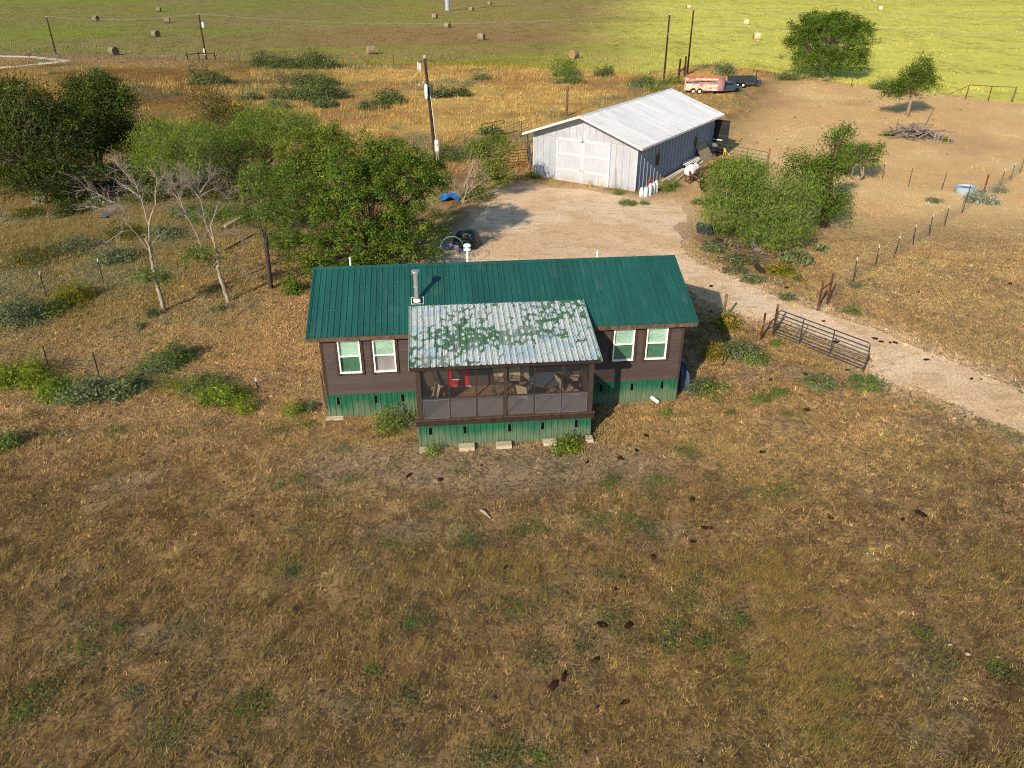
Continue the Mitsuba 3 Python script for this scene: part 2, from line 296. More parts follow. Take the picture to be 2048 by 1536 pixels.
G_ = np.stack([oo, ii], 1); G_ = np.concatenate([G_, np.full(G_.shape[:2] + (1,), .02)], -1); mm.grid(G_, (.6, .55, .5))
mm.out(None, 'farm_track', 'caliche'); labels['farm_track'] = {'kind': 'structure', 'label': 'white caliche farm track bending in a loop by the hay field', 'category': 'track'}

# ------------------------------------------------------------------ the house: local axes s (along the front), t (back), z
L_, D_, OG, OE, ZS, ZE, ZR = 14.574, 7.045, .391, .303, 1.067, 3.768, 5.213
SL = (ZR - ZE) / (D_ / 2 + OE)
HF = frame(HOUSE_O, HOUSE_A)
def hloc(p):
    x, y = p.x - HOUSE_O[0], p.y - HOUSE_O[1]; return x * HU[0] + y * HU[1], x * HV[0] + y * HV[1]
def roof_fn(p, n, uv):
    s, t = hloc(p); a = fbm(s * .8, t * .35, octaves=3); b = noise(s * 30, t * 4)
    pn = cell_rand((s + .391) / .9144, dr.select(t > 3.52, 1.0, 0.0)); st = noise(s * 9, t * .55)
    c = mi.Color3f(.0115, .082, .068) * (.82 + .30 * a) * (.94 + .12 * b) * (.92 + .16 * pn) * (.84 + .32 * st)
    return mix(c, mi.Color3f(.05, .12, .095), smoothstep(.62, .85, fbm(s * 2.3 + 4, t * 1.1, octaves=3)) * .35)
scene['roof_green'] = {'type': 'twosided', 'bsdf': {'type': 'principled', 'base_color': proc(roof_fn), 'roughness': .48, 'specular': .5}}
def peel_fn(p, n, uv):
    s, t = hloc(p)
    low = fbm(s * .55 + 3, t * .8, octaves=2); band = dr.exp(-dr.square((s - 7.6 - 1.1 * t) / 2.6)) * .22
    thr = .535 - .75 * (low - .5) - band * 1.05 - .14 * smoothstep(.2, 1.0, t)
    d1, e1, r1 = voronoi(s * 4.4 + .3 * noise(s * 5, t * 5), t * 3.0 + .3 * noise(s * 5 + 9, t * 5)); d2, e2, r2 = voronoi(s * 9.5 + 3, t * 6.5)
    open_ = dr.maximum(smoothstep(-.03, .09, thr * (.55 + .75 * r1) - d1 * .8 + .12), smoothstep(-.03, .09, thr * (.25 + .6 * r2) - d2 * .95))
    prime = mix(mi.Color3f(.50, .54, .555), mi.Color3f(.38, .47, .56), smoothstep(.52, .72, fbm(s * 2.1 + 7, t * 2.1, octaves=3)))
    prime = mix(prime, mi.Color3f(.30, .42, .56), smoothstep(.7, .82, noise(s * 8, t * 8)) * .4)
    green = mi.Color3f(.062, .135, .06) * (.7 + .6 * fbm(s * 4, t * 4, octaves=2))
    # the standing ribs keep a line of paint on their flanks
    green = mix(green, prime * .62, smoothstep(.45, .7, fbm(s * 1.7 + 2, t * 1.2, octaves=3)) * .55)
    rib = dr.abs(n.x * HU[0] + n.y * HU[1]); return mix(mix(green, prime, open_), mi.Color3f(.03, .10, .06), smoothstep(.25, .5, rib))
scene['roof_peeling'] = {'type': 'twosided', 'bsdf': {'type': 'principled', 'base_color': proc(peel_fn), 'roughness': .5, 'specular': .4}}
def skirt_fn(p, n, uv):
    s, t = hloc(p); a = fbm(s * 1.6, p.z * .8, octaves=3); b = noise(s * 24, p.z * 3)
    dust = smoothstep(.82, .2, p.z + (a - .5) * .75) * .62
    return mix(mi.Color3f(.010, .098, .052) * (.8 + .4 * b), mi.Color3f(.15, .175, .115) * (.85 + .3 * b), dust)
scene['skirt_metal'] = {'type': 'twosided', 'bsdf': {'type': 'principled', 'base_color': proc(skirt_fn), 'roughness': .5, 'specular': .4}}
def siding_fn(p, n, uv):
    s, t = hloc(p); a = fbm(s * 6, p.z * 40, t * 6, octaves=2); b = fbm(s * .9, p.z * 1.3, t, octaves=2); return unpack(uv) * (.72 + .36 * a + .3 * b)
scene['siding'] = {'type': 'twosided', 'bsdf': {'type': 'principled', 'base_color': proc(siding_fn), 'roughness': .62, 'specular': .3}}

house = thing('house', 'long brown single storey house with a green metal roof and a screened porch', 'house')
def hpart(m, name, bsdf='matte', smooth=False, **k): m.move(HF); return m.out(k.pop('parent', house), name, bsdf, smooth, **k)
BR = rgb(67, 56, 54); TRIM = rgb(62, 48, 43); WEATH = rgb(96, 80, 68)
def rib_profile(width, pitch=.2286, h=.034):
    "x,height along one metal panel"
    pts = [(0, 0)]
    x = 0.
    while x < width - .01:
        for dx, z in ((.026, 0), (.050, h), (.070, h), (.094, 0), (.14, 0), (.147, .004), (.158, .004), (.165, 0), (pitch, 0)):
            if x + dx <= width + 1e-6: pts.append((x + dx, z))
        x += pitch
    return np.array(pts)
def roof_panels(parent, bsdf, s0, s1, ta, tb, zfun, up, name='panel', lab=None):
    s = s0
    while s < s1 - .02:
        w = min(.9144, s1 - s); pr = rib_profile(w); P = np.zeros((len(pr), 4, 3))
        for k, tt in enumerate(np.linspace(ta, tb, 4)):
            P[:, k, 0] = s + pr[:, 0]; P[:, k, 1] = tt; P[:, k, 2] = zfun(tt)
            P[:, k, :] += pr[:, 1][:, None] * np.array([0, up[0], up[1]])
        hpart(M().grid(P, (.1, .3, .2)), name, bsdf, parent=parent); s += w
cs = math.cos(math.atan(SL)); sn = math.sin(math.atan(SL))
zf = lambda t: ZE + SL * (t + OE); zb = lambda t: ZE + SL * (D_ + OE - t)
roof = house + '__roof'; used[roof] = 0
deck = M()
for s0, s1 in ((-OG + .03, L_ + OG - .03),):
    a = [(s0, -OE + .02, ZE - .13), (s0, -OE + .02, ZE - .012), (s0, D_ / 2, ZR - .012), (s0, D_ + OE - .02, ZE - .012), (s0, D_ + OE - .02, ZE - .13)]
    deck.prism([a[0], a[1], a[2]], (s1 - s0, 0, 0), TRIM); deck.prism([a[2], a[3], a[4]], (s1 - s0, 0, 0), TRIM); deck.prism([a[0], a[2], a[4]], (s1 - s0, 0, 0), TRIM)
deck.move(HF); scene[roof] = mikit.ply((np.vstack(deck.v), np.vstack(deck.f)), 'matte', False, uv=pack(np.vstack(deck.c)))
labels[roof] = {'label': 'green ribbed metal roof of the house'}
roof_panels(roof, 'roof_green', -OG, L_ + OG, -OE - .03, D_ / 2, zf, (-sn, cs))
roof_panels(roof, 'roof_green', -OG, L_ + OG, D_ + OE + .03, D_ / 2, zb, (sn, cs))
cap = M()
for sg in (-1, 1):
    tt = np.array([D_ / 2, D_ / 2 + sg * .17]); zz = np.array([ZR + .04, ZR + .04 - SL * .17])
    cap.grid(np.array([[(s, tt[0], zz[0]), (s, tt[1], zz[1]), (s, tt[1] - sg * .002, zz[1] - .022)] for s in np.linspace(-OG - .01, L_ + OG + .01, 24)]), (.1, .3, .2))
hpart(cap, 'ridge_cap', 'roof_green', parent=roof)
for s in (-OG - .012, L_ + OG + .012):
    rk = M()
    for z_, t0, t1 in ((zf, -OE - .03, D_ / 2), (zb, D_ / 2, D_ + OE + .03)):
        rk.prism([(s - .03, t0, z_(t0) + .028), (s - .03, t1, z_(t1) + .028), (s - .03, t1, z_(t1) - .13), (s - .03, t0, z_(t0) - .13)], (.06, 0, 0), (.1, .3, .2))
    hpart(rk, 'rake_trim', 'roof_green', parent=roof)
for t, w in ((-OE + .005, -1), (D_ + OE - .005, 1)):
    hpart(M().box((L_ / 2, t, ZE - .105), (L_ + 2 * OG - .02, .04, .17), WEATH), 'fascia', 'bark', parent=roof)
sc = M()   # screw heads in rows on the front slope
rng = np.random.default_rng(8)
for s in np.arange(-OG + .115, L_ + OG, .2286):
    for t in np.arange(-OE + .15, D_ / 2 - .1, .61):
        if 3.5 < s < 10.6 and t < 1.0: continue
        sc.ball((s + rng.normal() * .004, t, zf(t) + .006), (.011, .011, .008), (.42, .5, .46), 0)
hpart(sc, 'screw', 'metal', parent=roof, kind='stuff')
# stove pipe
cz = zf(1.41)
ch = M().tube([(3.83, 1.41, cz - .05), (3.83, 1.41, cz + 1.22)], .095, (.55, .53, .50), 16); ch.tube([(3.83, 1.41, cz + .62), (3.83, 1.41, cz + .66)], .101, (.75, .74, .72), 16)
chim = hpart(ch, 'chimney', 'metal', True, label='shiny steel stove pipe with a round rain cap')
c2 = M().lathe((3.83, 1.41, cz + 1.14), [(.10, 0), (.15, .02), (.155, .12), (.165, .125), (.165, .15), (.09, .18), (0, .185)], (.55, .56, .58), 20); hpart(c2, 'cap', 'metal', True, parent=chim)
fl = M(); ax = np.array([[1, 0, 0], [0, cs, sn], [0, -sn, cs]])
fl.box((3.85, 1.41, cz + .022), (.52, .42, .02), (.50, .49, .44), ax); fl.box((3.85, 1.39, cz + .036), (.44, .33, .012), (.02, .02, .02), ax)
fl.lathe((3.83, 1.43, cz), [(.19, .0), (.15, .05), (.105, .12)], (.8, .8, .78), 18); hpart(fl, 'flashing', 'semi', parent=chim)
vt = M(); xv, yv = 6.05, 4.6; vz = zb(yv)
vt.lathe((xv, yv, vz - .05), [(.06, 0), (.06, .62), (.15, .64), (.16, .70), (.08, .72), (.08, .78), (.16, .80), (.17, .86), (.10, .93), (0, .945)], (.78, .78, .76), 16); hpart(vt, 'roof_vent', 'semi', True, label='white mushroom roof vent behind the ridge')
for s, t, h in ((.95, 4.9, .46), (11.75, 4.3, .36)):
    hpart(M().tube([(s, t, zb(t) - .05), (s, t, zb(t) + h)], .045, (.75, .75, .72), 10), 'vent_pipe', 'semi')
# walls: lap boards on the front, plain boarded shells elsewhere
OPEN = [(.68, 1.54, 2.035, 3.47), (2.03, 2.90, 2.03, 3.46), (11.65, 12.52, 2.04, 3.47), (13.015, 13.89, 2.04, 3.47),
        (6.20, 7.06, 2.03, 3.46), (7.57, 8.44, 2.03, 3.46), (8.93, 9.80, 2.03, 3.46), (4.94, 5.76, 1.22, 3.24)]
wall = house + '__wall'; used[wall] = 0
wm = M()
for s in (0., L_ - .12):
    wm.prism([(s, .03, .3), (s, D_, .3), (s, D_, ZE), (s, D_ / 2, ZR - .1), (s, .03, ZE)], (.12, 0, 0), BR)
wm.box((L_ / 2, D_ - .06, 2.05), (L_ - .25, .12, 3.4), BR)
xs = sorted({0.13, L_ - .13, *[o[0] for o in OPEN], *[o[1] for o in OPEN]})
for a, b in zip(xs[:-1], xs[1:]):
    z0 = .3
    hole = [o for o in OPEN if o[0] <= (a + b) / 2 <= o[1]]
    for za, zb_ in ([(.3, hole[0][2]), (hole[0][3], ZE)] if hole else [(.3, ZE)]): wm.box(((a + b) / 2, .09, (za + zb_) / 2), (b - a, .12, zb_ - za), BR)
wm.move(HF); scene[wall] = mikit.ply((np.vstack(wm.v), np.vstack(wm.f)), 'siding', False, uv=pack(np.vstack(wm.c))); labels[wall] = {'label': 'dark brown lap siding walls'}
rng = np.random.default_rng(5); exp_ = .166; z = ZS
while z < ZE - .02:
    z1 = min(z + exp_, ZE); segs = [(.0, L_)]
    for o in OPEN:
        if o[2] < z1 - .01 and o[3] > z + .01:
            segs = [g for a, b in segs for g in ((a, min(b, o[0])), (max(a, o[1]), b)) if g[1] > g[0] + .01]
    col = BR * rng.uniform(.88, 1.1)
    for a, b in segs: hpart(M().prism([(a, .03, z), (a, .03, z1), (a, .027, z1), (a, -.014, z)], (b - a, 0, 0), col * rng.uniform(.95, 1.05)), 'board', 'siding', parent=wall)
    z = z1
for s in (.0, L_ - .1): hpart(M().box((s + .05, -.004, (ZS + ZE - .15) / 2), (.1, .03, ZE - ZS - .15), TRIM), 'corner_board', 'siding', parent=wall)
# windows
def window(s0, s1, z0, z1, lower, seed):
    m = M(); W = (.80, .80, .78); f = .055
    m.box(((s0 + s1) / 2, -.01, z1 - f / 2), (s1 - s0, .09, f), W); m.box(((s0 + s1) / 2, -.016, z0 + f / 2), (s1 - s0 + .02, .10, f), W)
    for s in (s0 + f / 2, s1 - f / 2): m.box((s, -.01, (z0 + z1) / 2), (f, .09, z1 - z0 - 2 * f), W)
    m.box(((s0 + s1) / 2, -.004, z0 + (z1 - z0) * .515), (s1 - s0 - 2 * f, .07, .045), W)
    w = hpart(m, 'window', 'semi')
    zm = z0 + (z1 - z0) * .515
    hpart(M().box(((s0 + s1) / 2, .008, (zm + z1) / 2), (s1 - s0 - 2 * f, .006, z1 - zm - f), (.5, .7, .6)), 'pane', 'pane', parent=w)
    hpart(M().box(((s0 + s1) / 2, .016, (zm + z0) / 2), (s1 - s0 - 2 * f, .006, zm - z0 - f), (.5, .7, .6)), 'pane', 'pane', parent=w)
    hpart(M().box(((s0 + s1) / 2, .055, (zm + z1) / 2), (s1 - s0 - .1, .01, z1 - zm - .02), rgb(160, 194, 178)), 'blind', 'matte', parent=w)
    hpart(M().box(((s0 + s1) / 2, .085, (zm + z0) / 2), (s1 - s0 - .1, .01, zm - z0 - .02), lower), 'blind', 'matte', parent=w)
    for s in (s0 - .055, s1 + .055): hpart(M().box((s, -.022, (z0 + z1) / 2 - .05), (.10, .05, z1 - z0 + .1), TRIM), 'trim', 'siding', parent=w)
GL, GY = rgb(70, 118, 98), rgb(150, 148, 152)
for k, o in enumerate(OPEN[:7]): window(*o, GY if k == 1 else GL if k < 4 else rgb(60, 70, 66), k)
o = OPEN[7]; m = M(); RED = rgb(196, 22, 50)
m.box(((o[0] + o[1]) / 2, .02, (o[2] + 1.50) / 2), (o[1] - o[0], .05, 1.50 - o[2]), RED)
for s in (o[0] + .07, o[1] - .11): m.box((s, .02, (1.5 + o[3]) / 2), (.14 if s < 5.2 else .22, .05, o[3] - 1.5), RED)
m.box(((o[0] + o[1]) / 2, .02, o[3] - .07), (o[1] - o[0] - .36, .05, .14), RED)
dr_ = hpart(m, 'door', 'semi', label='red house door with a tall window pane')
hpart(M().box(((o[0] + o[1]) / 2 - .04, .02, (1.5 + o[3] - .14) / 2), (o[1] - o[0] - .36, .01, o[3] - .14 - 1.5), (.5, .6, .6)), 'pane', 'pane', parent=dr_)
hpart(M().box(((o[0] + o[1]) / 2 - .04, .09, (1.5 + o[3] - .14) / 2), (o[1] - o[0] - .3, .01, o[3] - 1.6), rgb(70, 74, 66)), 'blind', 'matte', parent=dr_)
hpart(M().box(((o[0] + o[1]) / 2 - .04, -.005, 1.515), (o[1] - o[0] - .36, .03, .035), (.7, .7, .68)).box(((o[0] + o[1]) / 2, -.03, 1.205), (1.0, .10, .04), (.65, .62, .58)), 'sill', 'semi', parent=dr_)
hpart(M().ball((o[1] - .07, -.03, 2.12), .03, (.6, .5, .3), 1), 'handle', 'metal', True, parent=dr_)
# skirting
def skirt(s0, s1, t, top, vents):
    s = s0
    while s < s1 - .02:
        w = min(.9144, s1 - s); pr = rib_profile(w, h=.026); P = np.zeros((len(pr), 3, 3))
        for k, zz in enumerate((-.12, top / 2, top)): P[:, k] = np.stack([s + pr[:, 0], t - pr[:, 1], np.full(len(pr), zz)], -1)
        hpart(M().grid(P, (.1, .3, .2)), 'skirt_panel', 'skirt_metal'); s += w
    for vs, z1 in vents:
        m = M(); m.box((vs, t - .024, z1 - .155), (.125, .012, .31), (.006, .006, .006))
        for d in (-.07, .07): m.box((vs + d, t - .026, z1 - .155), (.016, .02, .34), (.10, .20, .13))
        hpart(m, 'vent', 'matte')
PA, PW, PD = 3.683, 6.709, 2.514
skirt(.02, PA - .05, .02, ZS, [(.465, .93), (1.97, .925), (3.05, .93)]); skirt(PA + PW + .03, L_ - .02, .02, ZS, [(11.27, .93), (12.58, .93), (13.875, .94)])
hpart(M().box((L_ - .02, D_ / 2, ZS / 2 - .05), (.04, D_ - .1, ZS + .1), (.02, .1, .05)).box((.02, D_ / 2, ZS / 2 - .05), (.04, D_ - .1, ZS + .1), (.02, .1, .05)).box((L_ / 2, D_ - .02, ZS / 2 - .05), (L_ - .1, .04, ZS + .1), (.02, .1, .05)), 'skirt_wall', 'skirt_metal')
# porch
porch = house + '__porch'; used[porch] = 0
pm = M(); pm.box((PA + PW / 2, -PD / 2, 1.13), (PW, PD - .02, .10), rgb(140, 104, 72))
pm.move(HF); scene[porch] = mikit.ply((np.vstack(pm.v), np.vstack(pm.f)), 'bark', False, uv=pack(np.vstack(pm.c))); labels[porch] = {'label': 'screened front porch under a peeling metal roof'}
for k in range(18):
    t = -PD + .07 + k * .138; hpart(M().box((PA + PW / 2, t, 1.192), (PW - .04, .13, .022), rgb(146, 116, 84) * np.random.default_rng(k).uniform(.85, 1.12)), 'floor_board', 'bark', parent=porch)
DK = rgb(58, 48, 44)
def ppart(m, name, bsdf='siding', **k): return hpart(m, name, bsdf, parent=porch, **k)
ppart(M().box((PA + PW / 2, -PD - .045, 1.06), (PW + .10, .07, .235), DK).box((PA + PW / 2, -PD - .02, 1.195), (PW + .16, .16, .035), WEATH * .8), 'rim_board', 'bark')
ZP = 3.33
for s, w in ((PA + .13, .18), (7.03, .13), (PA + PW - .12, .18)): ppart(M().box((s, -PD + .02, (1.215 + ZP) / 2), (w, .12, ZP - 1.215), DK), 'post')
for s in (4.93, 5.945, 8.13, 9.165): ppart(M().box((s, -PD + .02, (1.215 + ZP) / 2), (.045, .06, ZP - 1.215), rgb(50, 44, 42)), 'stud')
ppart(M().box((PA + PW / 2, -PD + .02, ZP + .06), (PW + .06, .10, .13), DK), 'beam')
for a, b in ((PA + .22, 6.965), (7.095, PA + PW - .21)): ppart(M().box(((a + b) / 2, -PD + .012, 2.07), (b - a, .05, .045), rgb(58, 54, 54)), 'rail')
SX = [PA + .22, 4.93, 5.945, 6.965, 7.095, 8.13, 9.165, PA + PW - .21]
for a, b in ((0, 1), (1, 2), (2, 3), (4, 5), (5, 6), (6, 7)):
    s0, s1 = SX[a] + .025, SX[b] - .025
    ppart(M().box(((s0 + s1) / 2, -PD + .01, (2.095 + ZP) / 2), (s1 - s0, .002, ZP - 2.095), (.1, .1, .1)), 'screen', 'screen_mesh')
    ppart(M().box(((s0 + s1) / 2, -PD + .008, (1.22 + 2.045) / 2), (s1 - s0, .002, .825), (.1, .1, .1)), 'lower_screen', 'screen_mesh_lit')
    q = -PD - .008; c_ = rgb(96, 98, 110)
    if a in (0, 5, 6):
        for zz in (1.235, 2.035): ppart(M().box(((s0 + s1) / 2, q, zz), (s1 - s0, .02, .022), c_), 'screen_frame', 'semi')
        for ss_ in (s0 + .011, s1 - .011): ppart(M().box((ss_, q, 1.635), (.022, .02, .78), c_), 'screen_frame', 'semi')
for s in (PA + .06, PA + PW - .06):   # ends of the porch
    ppart(M().box((s, -PD / 2, (2.095 + ZP) / 2), (.002, PD - .1, ZP - 2.095), (.1, .1, .1)), 'screen', 'screen_mesh')
    ppart(M().box((s, -PD / 2, 1.65), (.04, PD - .1, .86), BR), 'end_wall')
    ppart(M().box((s, -PD / 2, ZP + .06), (.10, PD - .1, .13), DK), 'beam')
skirt(PA + .02, PA + PW - .02, -PD - .02, .955, [(4.15, .86), (5.46, .83), (7.18, .82), (8.46, .83), (9.775, .85)])
for s in (PA + .04, PA + PW - .04): hpart(M().box((s, -PD / 2, .44), (.03, PD - .08, 1.1), (.02, .1, .05)), 'skirt_wall', 'skirt_metal')
# porch roof, lying 5 cm above the main roof where they meet
PE, ZPE, VT = .335, 3.60, 1.061; PSL = (zf(VT) + .06 - ZPE) / (VT + PD + PE); pz = lambda t: ZPE + PSL * (t + PD + PE)
pc, ps = math.cos(math.atan(PSL)), math.sin(math.atan(PSL))
pr_ = porch + '__roof'; used[pr_] = 0
rm = M(); s0, s1 = PA - .14, PA + PW + .14
rm.prism([(s0, -PD - PE + .02, ZPE - .12), (s0, -PD - PE + .02, ZPE - .012), (s0, VT, pz(VT) - .012), (s0, VT, pz(VT) - .05), (s0, .2, pz(.2) - .11)], (s1 - s0, 0, 0), DK)
rm.move(HF); scene[pr_] = mikit.ply((np.vstack(rm.v), np.vstack(rm.f)), 'matte', False, uv=pack(np.vstack(rm.c))); labels[pr_] = {'label': 'porch roof of ribbed metal with pale patches where green paint has peeled'}
# panels of the porch roof are third-level pieces of the porch
roof_panels(porch, 'roof_peeling', PA - .16, PA + PW + .16, -PD - PE - .03, VT, pz, (-ps, pc), 'roof_panel')
ppart(M().box((PA + PW / 2, -PD - PE + .005, ZPE - .085), (PW + .30, .04, .145), DK), 'fascia', 'bark')
for s in (PA - .17, PA + PW + .17):
    m = M(); m.prism([(s - .012, -PD - PE - .03, ZPE + .02), (s - .012, VT, pz(VT) + .02), (s - .012, VT, pz(VT) - .06), (s - .012, -PD - PE - .03, ZPE - .10)], (.024, 0, 0), rgb(120, 150, 130)); ppart(m, 'rake_trim', 'semi')
# concrete footing pads at the foot of the porch and of the left corner
for s, w, t, h in ((3.86, .34, -PD - .28, .16), (5.5, .60, -PD - .34, .26), (6.93, .60, -PD - .32, .24), (8.72, .52, -PD - .30, .24), (10.28, .26, -PD - .26, .26)):
    m = M(); m.prism([(s - w / 2, t - .16, -.1), (s + w / 2, t - .16, -.1), (s + w / 2, t + .17, -.1), (s - w / 2, t + .17, -.1)], (0, 0, h), rgb(188, 176, 152)); hpart(m, 'footing', 'matte')
hpart(M().box((.25, -.10, .0), (.7, .24, .14), rgb(200, 186, 160)), 'footing', 'matte')

# porch furniture
def chair(s, t, a, label, tall=0., wide=.56):
    k = thing('patio_chair' if not tall else 'bar_chair', label, 'chair', 'sling chairs on the porch'); z0 = 1.205; F_ = frame(HF(np.array([[s, t, z0]]))[0], a + HOUSE_A)
    SLG, FR = rgb(168, 150, 124), rgb(44, 38, 34); sz = .42 + tall; w = wide / 2
    def o(m, n, b='matte'): m.move(F_); return m.out(k, n, b)
    o(M().prism([(-w + .03, -.25, sz + .03), (w - .03, -.25, sz + .03), (w - .03, .22, sz - .02), (-w + .03, .22, sz - .02)], (0, 0, .02), SLG), 'seat')
    o(M().prism([(-w + .03, .23, sz + .02), (w - .03, .23, sz + .02), (w - .03, .40, sz + .60), (-w + .03, .40, sz + .60)], (0, .02, .006), SLG), 'backrest')
    for x in (-w, w):
        o(M().tube([(x, -.27, 0), (x, -.25, sz + .2), (x, .0, sz + .25), (x, .27, sz + .2)], .014, FR, 5), 'armrest')
        o(M().tube([(x, .28, 0), (x, .22, sz), (x, .42, sz + .64)], .014, FR, 5), 'back_leg')
        o(M().tube([(x, -.26, .12), (x, .26, .12)], .011, FR, 5), 'stretcher')
    o(M().tube([(-w, .42, sz + .64), (w, .42, sz + .64)], .014, FR, 5).tube([(-w, -.25, sz + .02), (w, -.25, sz + .02)], .013, FR, 5), 'frame')
chair(4.45, -.85, -2.2 + PI, 'tan sling patio chair turned sideways in the left corner of the porch')
chair(4.15, -1.75, -1.2, 'tan sling patio chair close to the left corner post of the porch')
chair(6.95, -.95, .05, 'tall tan bar chair behind the middle porch post', .30, .5)
chair(7.55, -.9, -.1, 'second tall tan bar chair just right of the middle porch post', .30, .5)
chair(8.05, -.75, .35, 'tan sling patio chair at the back left of the porch table')
chair(7.85, -1.75, 2.6, 'tan sling patio chair turned away in front of the porch table')
chair(9.55, -1.35, 1.9, 'tan sling patio chair at the right of the porch table')
chair(9.95, -.55, 1.3, 'tan sling patio chair in the back right corner of the porch')
tb = thing('patio_table', 'round dark patio table with a smoky top inside the porch', 'table')
F_ = frame(HF(np.array([[8.75, -1.1, 1.205]]))[0], 0)
m = M().lathe((0, 0, .70), [(0, 0), (.62, 0), (.64, .012), (.62, .025), (0, .025)], rgb(70, 84, 96), 28).move(F_); m.out(tb, 'table_top', 'semi')
for k in range(4):
    a = k * PI / 2 + .5; M().tube([(.45 * math.cos(a), .45 * math.sin(a), 0), (.28 * math.cos(a), .28 * math.sin(a), .35), (.42 * math.cos(a), .42 * math.sin(a), .70)], .016, rgb(44, 38, 34), 5).move(F_).out(tb, 'leg')
k = thing('side_table', 'low wooden stool by the right screen inside the porch', 'table'); F_ = frame(HF(np.array([[9.75, -1.75, 1.205]]))[0], .2)
M().box((0, 0, .43), (.5, .42, .03), rgb(176, 138, 88)).move(F_).out(k, 'table_top', 'bark')
for x in (-.2, .2):
    for y in (-.16, .16): M().box((x, y, .21), (.04, .04, .42), rgb(150, 116, 76)).move(F_).out(k, 'leg', 'bark')

# ------------------------------------------------------------------ the barn: s from the right front corner to the left, t back
BFm = np.array([[BU[0], BU[1], 0], [BV[0], BV[1], 0], [0, 0, 1]])
def BFr(v): return np.asarray(v, float) @ BFm + np.array([BARN_O[0], BARN_O[1], 0])
BW, BL, BZW, BZR, BOF, BOB, BOL, BOR = 9.707, 17.48, 3.955, 5.621, .98, .42, .628, .793
BSL = (BZR - BZW) / (BW / 2)
def bz(s): return BZR - BSL * abs(s - BW / 2)
def bloc(p):
    x, y = p.x - BARN_O[0], p.y - BARN_O[1]; return x * BU[0] + y * BU[1], x * BV[0] + y * BV[1]
def broof_fn(p, n, uv):
    s, t = bloc(p); a = fbm(s * .5, t * 1.3, octaves=3); st = noise(t * 3.4 + 7, s * .25); b = noise(t * 1.15, 3.3)
    c = mi.Color3f(.53, .565, .60) * (.80 + .2 * a + .16 * st + .10 * b)
    return mix(c, mi.Color3f(.40, .38, .34), smoothstep(.6, .8, fbm(s * 1.2, t * 3, octaves=3)) * .4)
scene['barn_roof_metal'] = {'type': 'twosided', 'bsdf': {'type': 'principled', 'base_color': proc(broof_fn), 'roughness': .5, 'metallic': .1, 'specular': .5}}
def bwall_fn(p, n, uv):
    s, t = bloc(p); a = fbm(s * 1.1, t * 1.1, p.z * .7, octaves=3); b = noise(s * 14, t * 14, p.z * 1.6); d = smoothstep(.5, .02, p.z + .5 * (a - .5))
    return mix(unpack(uv) * (.84 + .2 * a + .12 * b), mi.Color3f(.33, .25, .165), d * .45)
scene['barn_paint'] = {'type': 'twosided', 'bsdf': {'type': 'principled', 'base_color': proc(bwall_fn), 'roughness': .55, 'specular': .35}}
barn = thing('barn', 'grey barn with double front doors and a pale corrugated metal roof', 'barn')
def bpart(m, name, bsdf='barn_paint', smooth=False, parent=None, **k): m.move(BFr); return m.out(parent or barn, name, bsdf, smooth, **k)
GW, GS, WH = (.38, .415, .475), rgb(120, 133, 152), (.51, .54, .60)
bwl = K(barn, 'wall'); m = M()
m.prism([(.02, .12, -.1), (BW - .02, .12, -.1), (BW - .02, .12, BZW - .2), (BW / 2, .12, BZR - .2), (.02, .12, BZW - .2)], (0, .06, 0), (.14, .145, .16))
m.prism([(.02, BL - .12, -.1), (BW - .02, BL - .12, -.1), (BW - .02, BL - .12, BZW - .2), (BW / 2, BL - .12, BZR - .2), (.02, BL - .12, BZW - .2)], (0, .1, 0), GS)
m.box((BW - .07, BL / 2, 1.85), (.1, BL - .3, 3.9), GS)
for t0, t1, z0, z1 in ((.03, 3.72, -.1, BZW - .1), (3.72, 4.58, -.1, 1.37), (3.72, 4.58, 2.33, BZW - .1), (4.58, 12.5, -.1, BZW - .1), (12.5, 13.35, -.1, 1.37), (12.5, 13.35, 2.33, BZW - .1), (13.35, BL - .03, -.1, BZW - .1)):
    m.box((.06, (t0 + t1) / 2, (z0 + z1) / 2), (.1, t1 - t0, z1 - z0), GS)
m.move(BFr); scene[bwl] = mikit.ply((np.vstack(m.v), np.vstack(m.f)), 'barn_paint', False, uv=pack(np.vstack(m.c))); labels[bwl] = {'label': 'grey boarded barn walls'}
# front boards, grooves between; the strip over the doors has its own row
s = .0; DS0, DS1, DZ = 2.36, 7.48, 3.5
while s < BW - .02:
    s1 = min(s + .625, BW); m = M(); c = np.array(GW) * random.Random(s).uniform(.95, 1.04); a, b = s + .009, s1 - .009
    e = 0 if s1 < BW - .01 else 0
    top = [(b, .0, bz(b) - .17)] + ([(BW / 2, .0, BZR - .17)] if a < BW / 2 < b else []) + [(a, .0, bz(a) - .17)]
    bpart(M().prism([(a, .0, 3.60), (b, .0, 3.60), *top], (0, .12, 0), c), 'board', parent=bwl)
    if not (a > DS0 - .3 and b < DS1 + .3):
        z1 = min(3.585, min(bz(a), bz(b)) - .2); aa, bb = a, b
        if a < DS0 < b: bb = DS0
        if a < DS1 < b: aa = DS1
        bpart(M().box(((aa + bb) / 2, .06, (z1 - .06) / 2), (bb - aa, .12, z1 + .06), c), 'board', parent=bwl)
    elif a < DS0: bpart(M().box(((a + DS0) / 2, .06, 1.7), (DS0 - a, .12, 3.6), c), 'board', parent=bwl)
    elif b > DS1: bpart(M().box(((b + DS1) / 2, .06, 1.7), (b - DS1, .12, 3.6), c), 'board', parent=bwl)
    s = s1
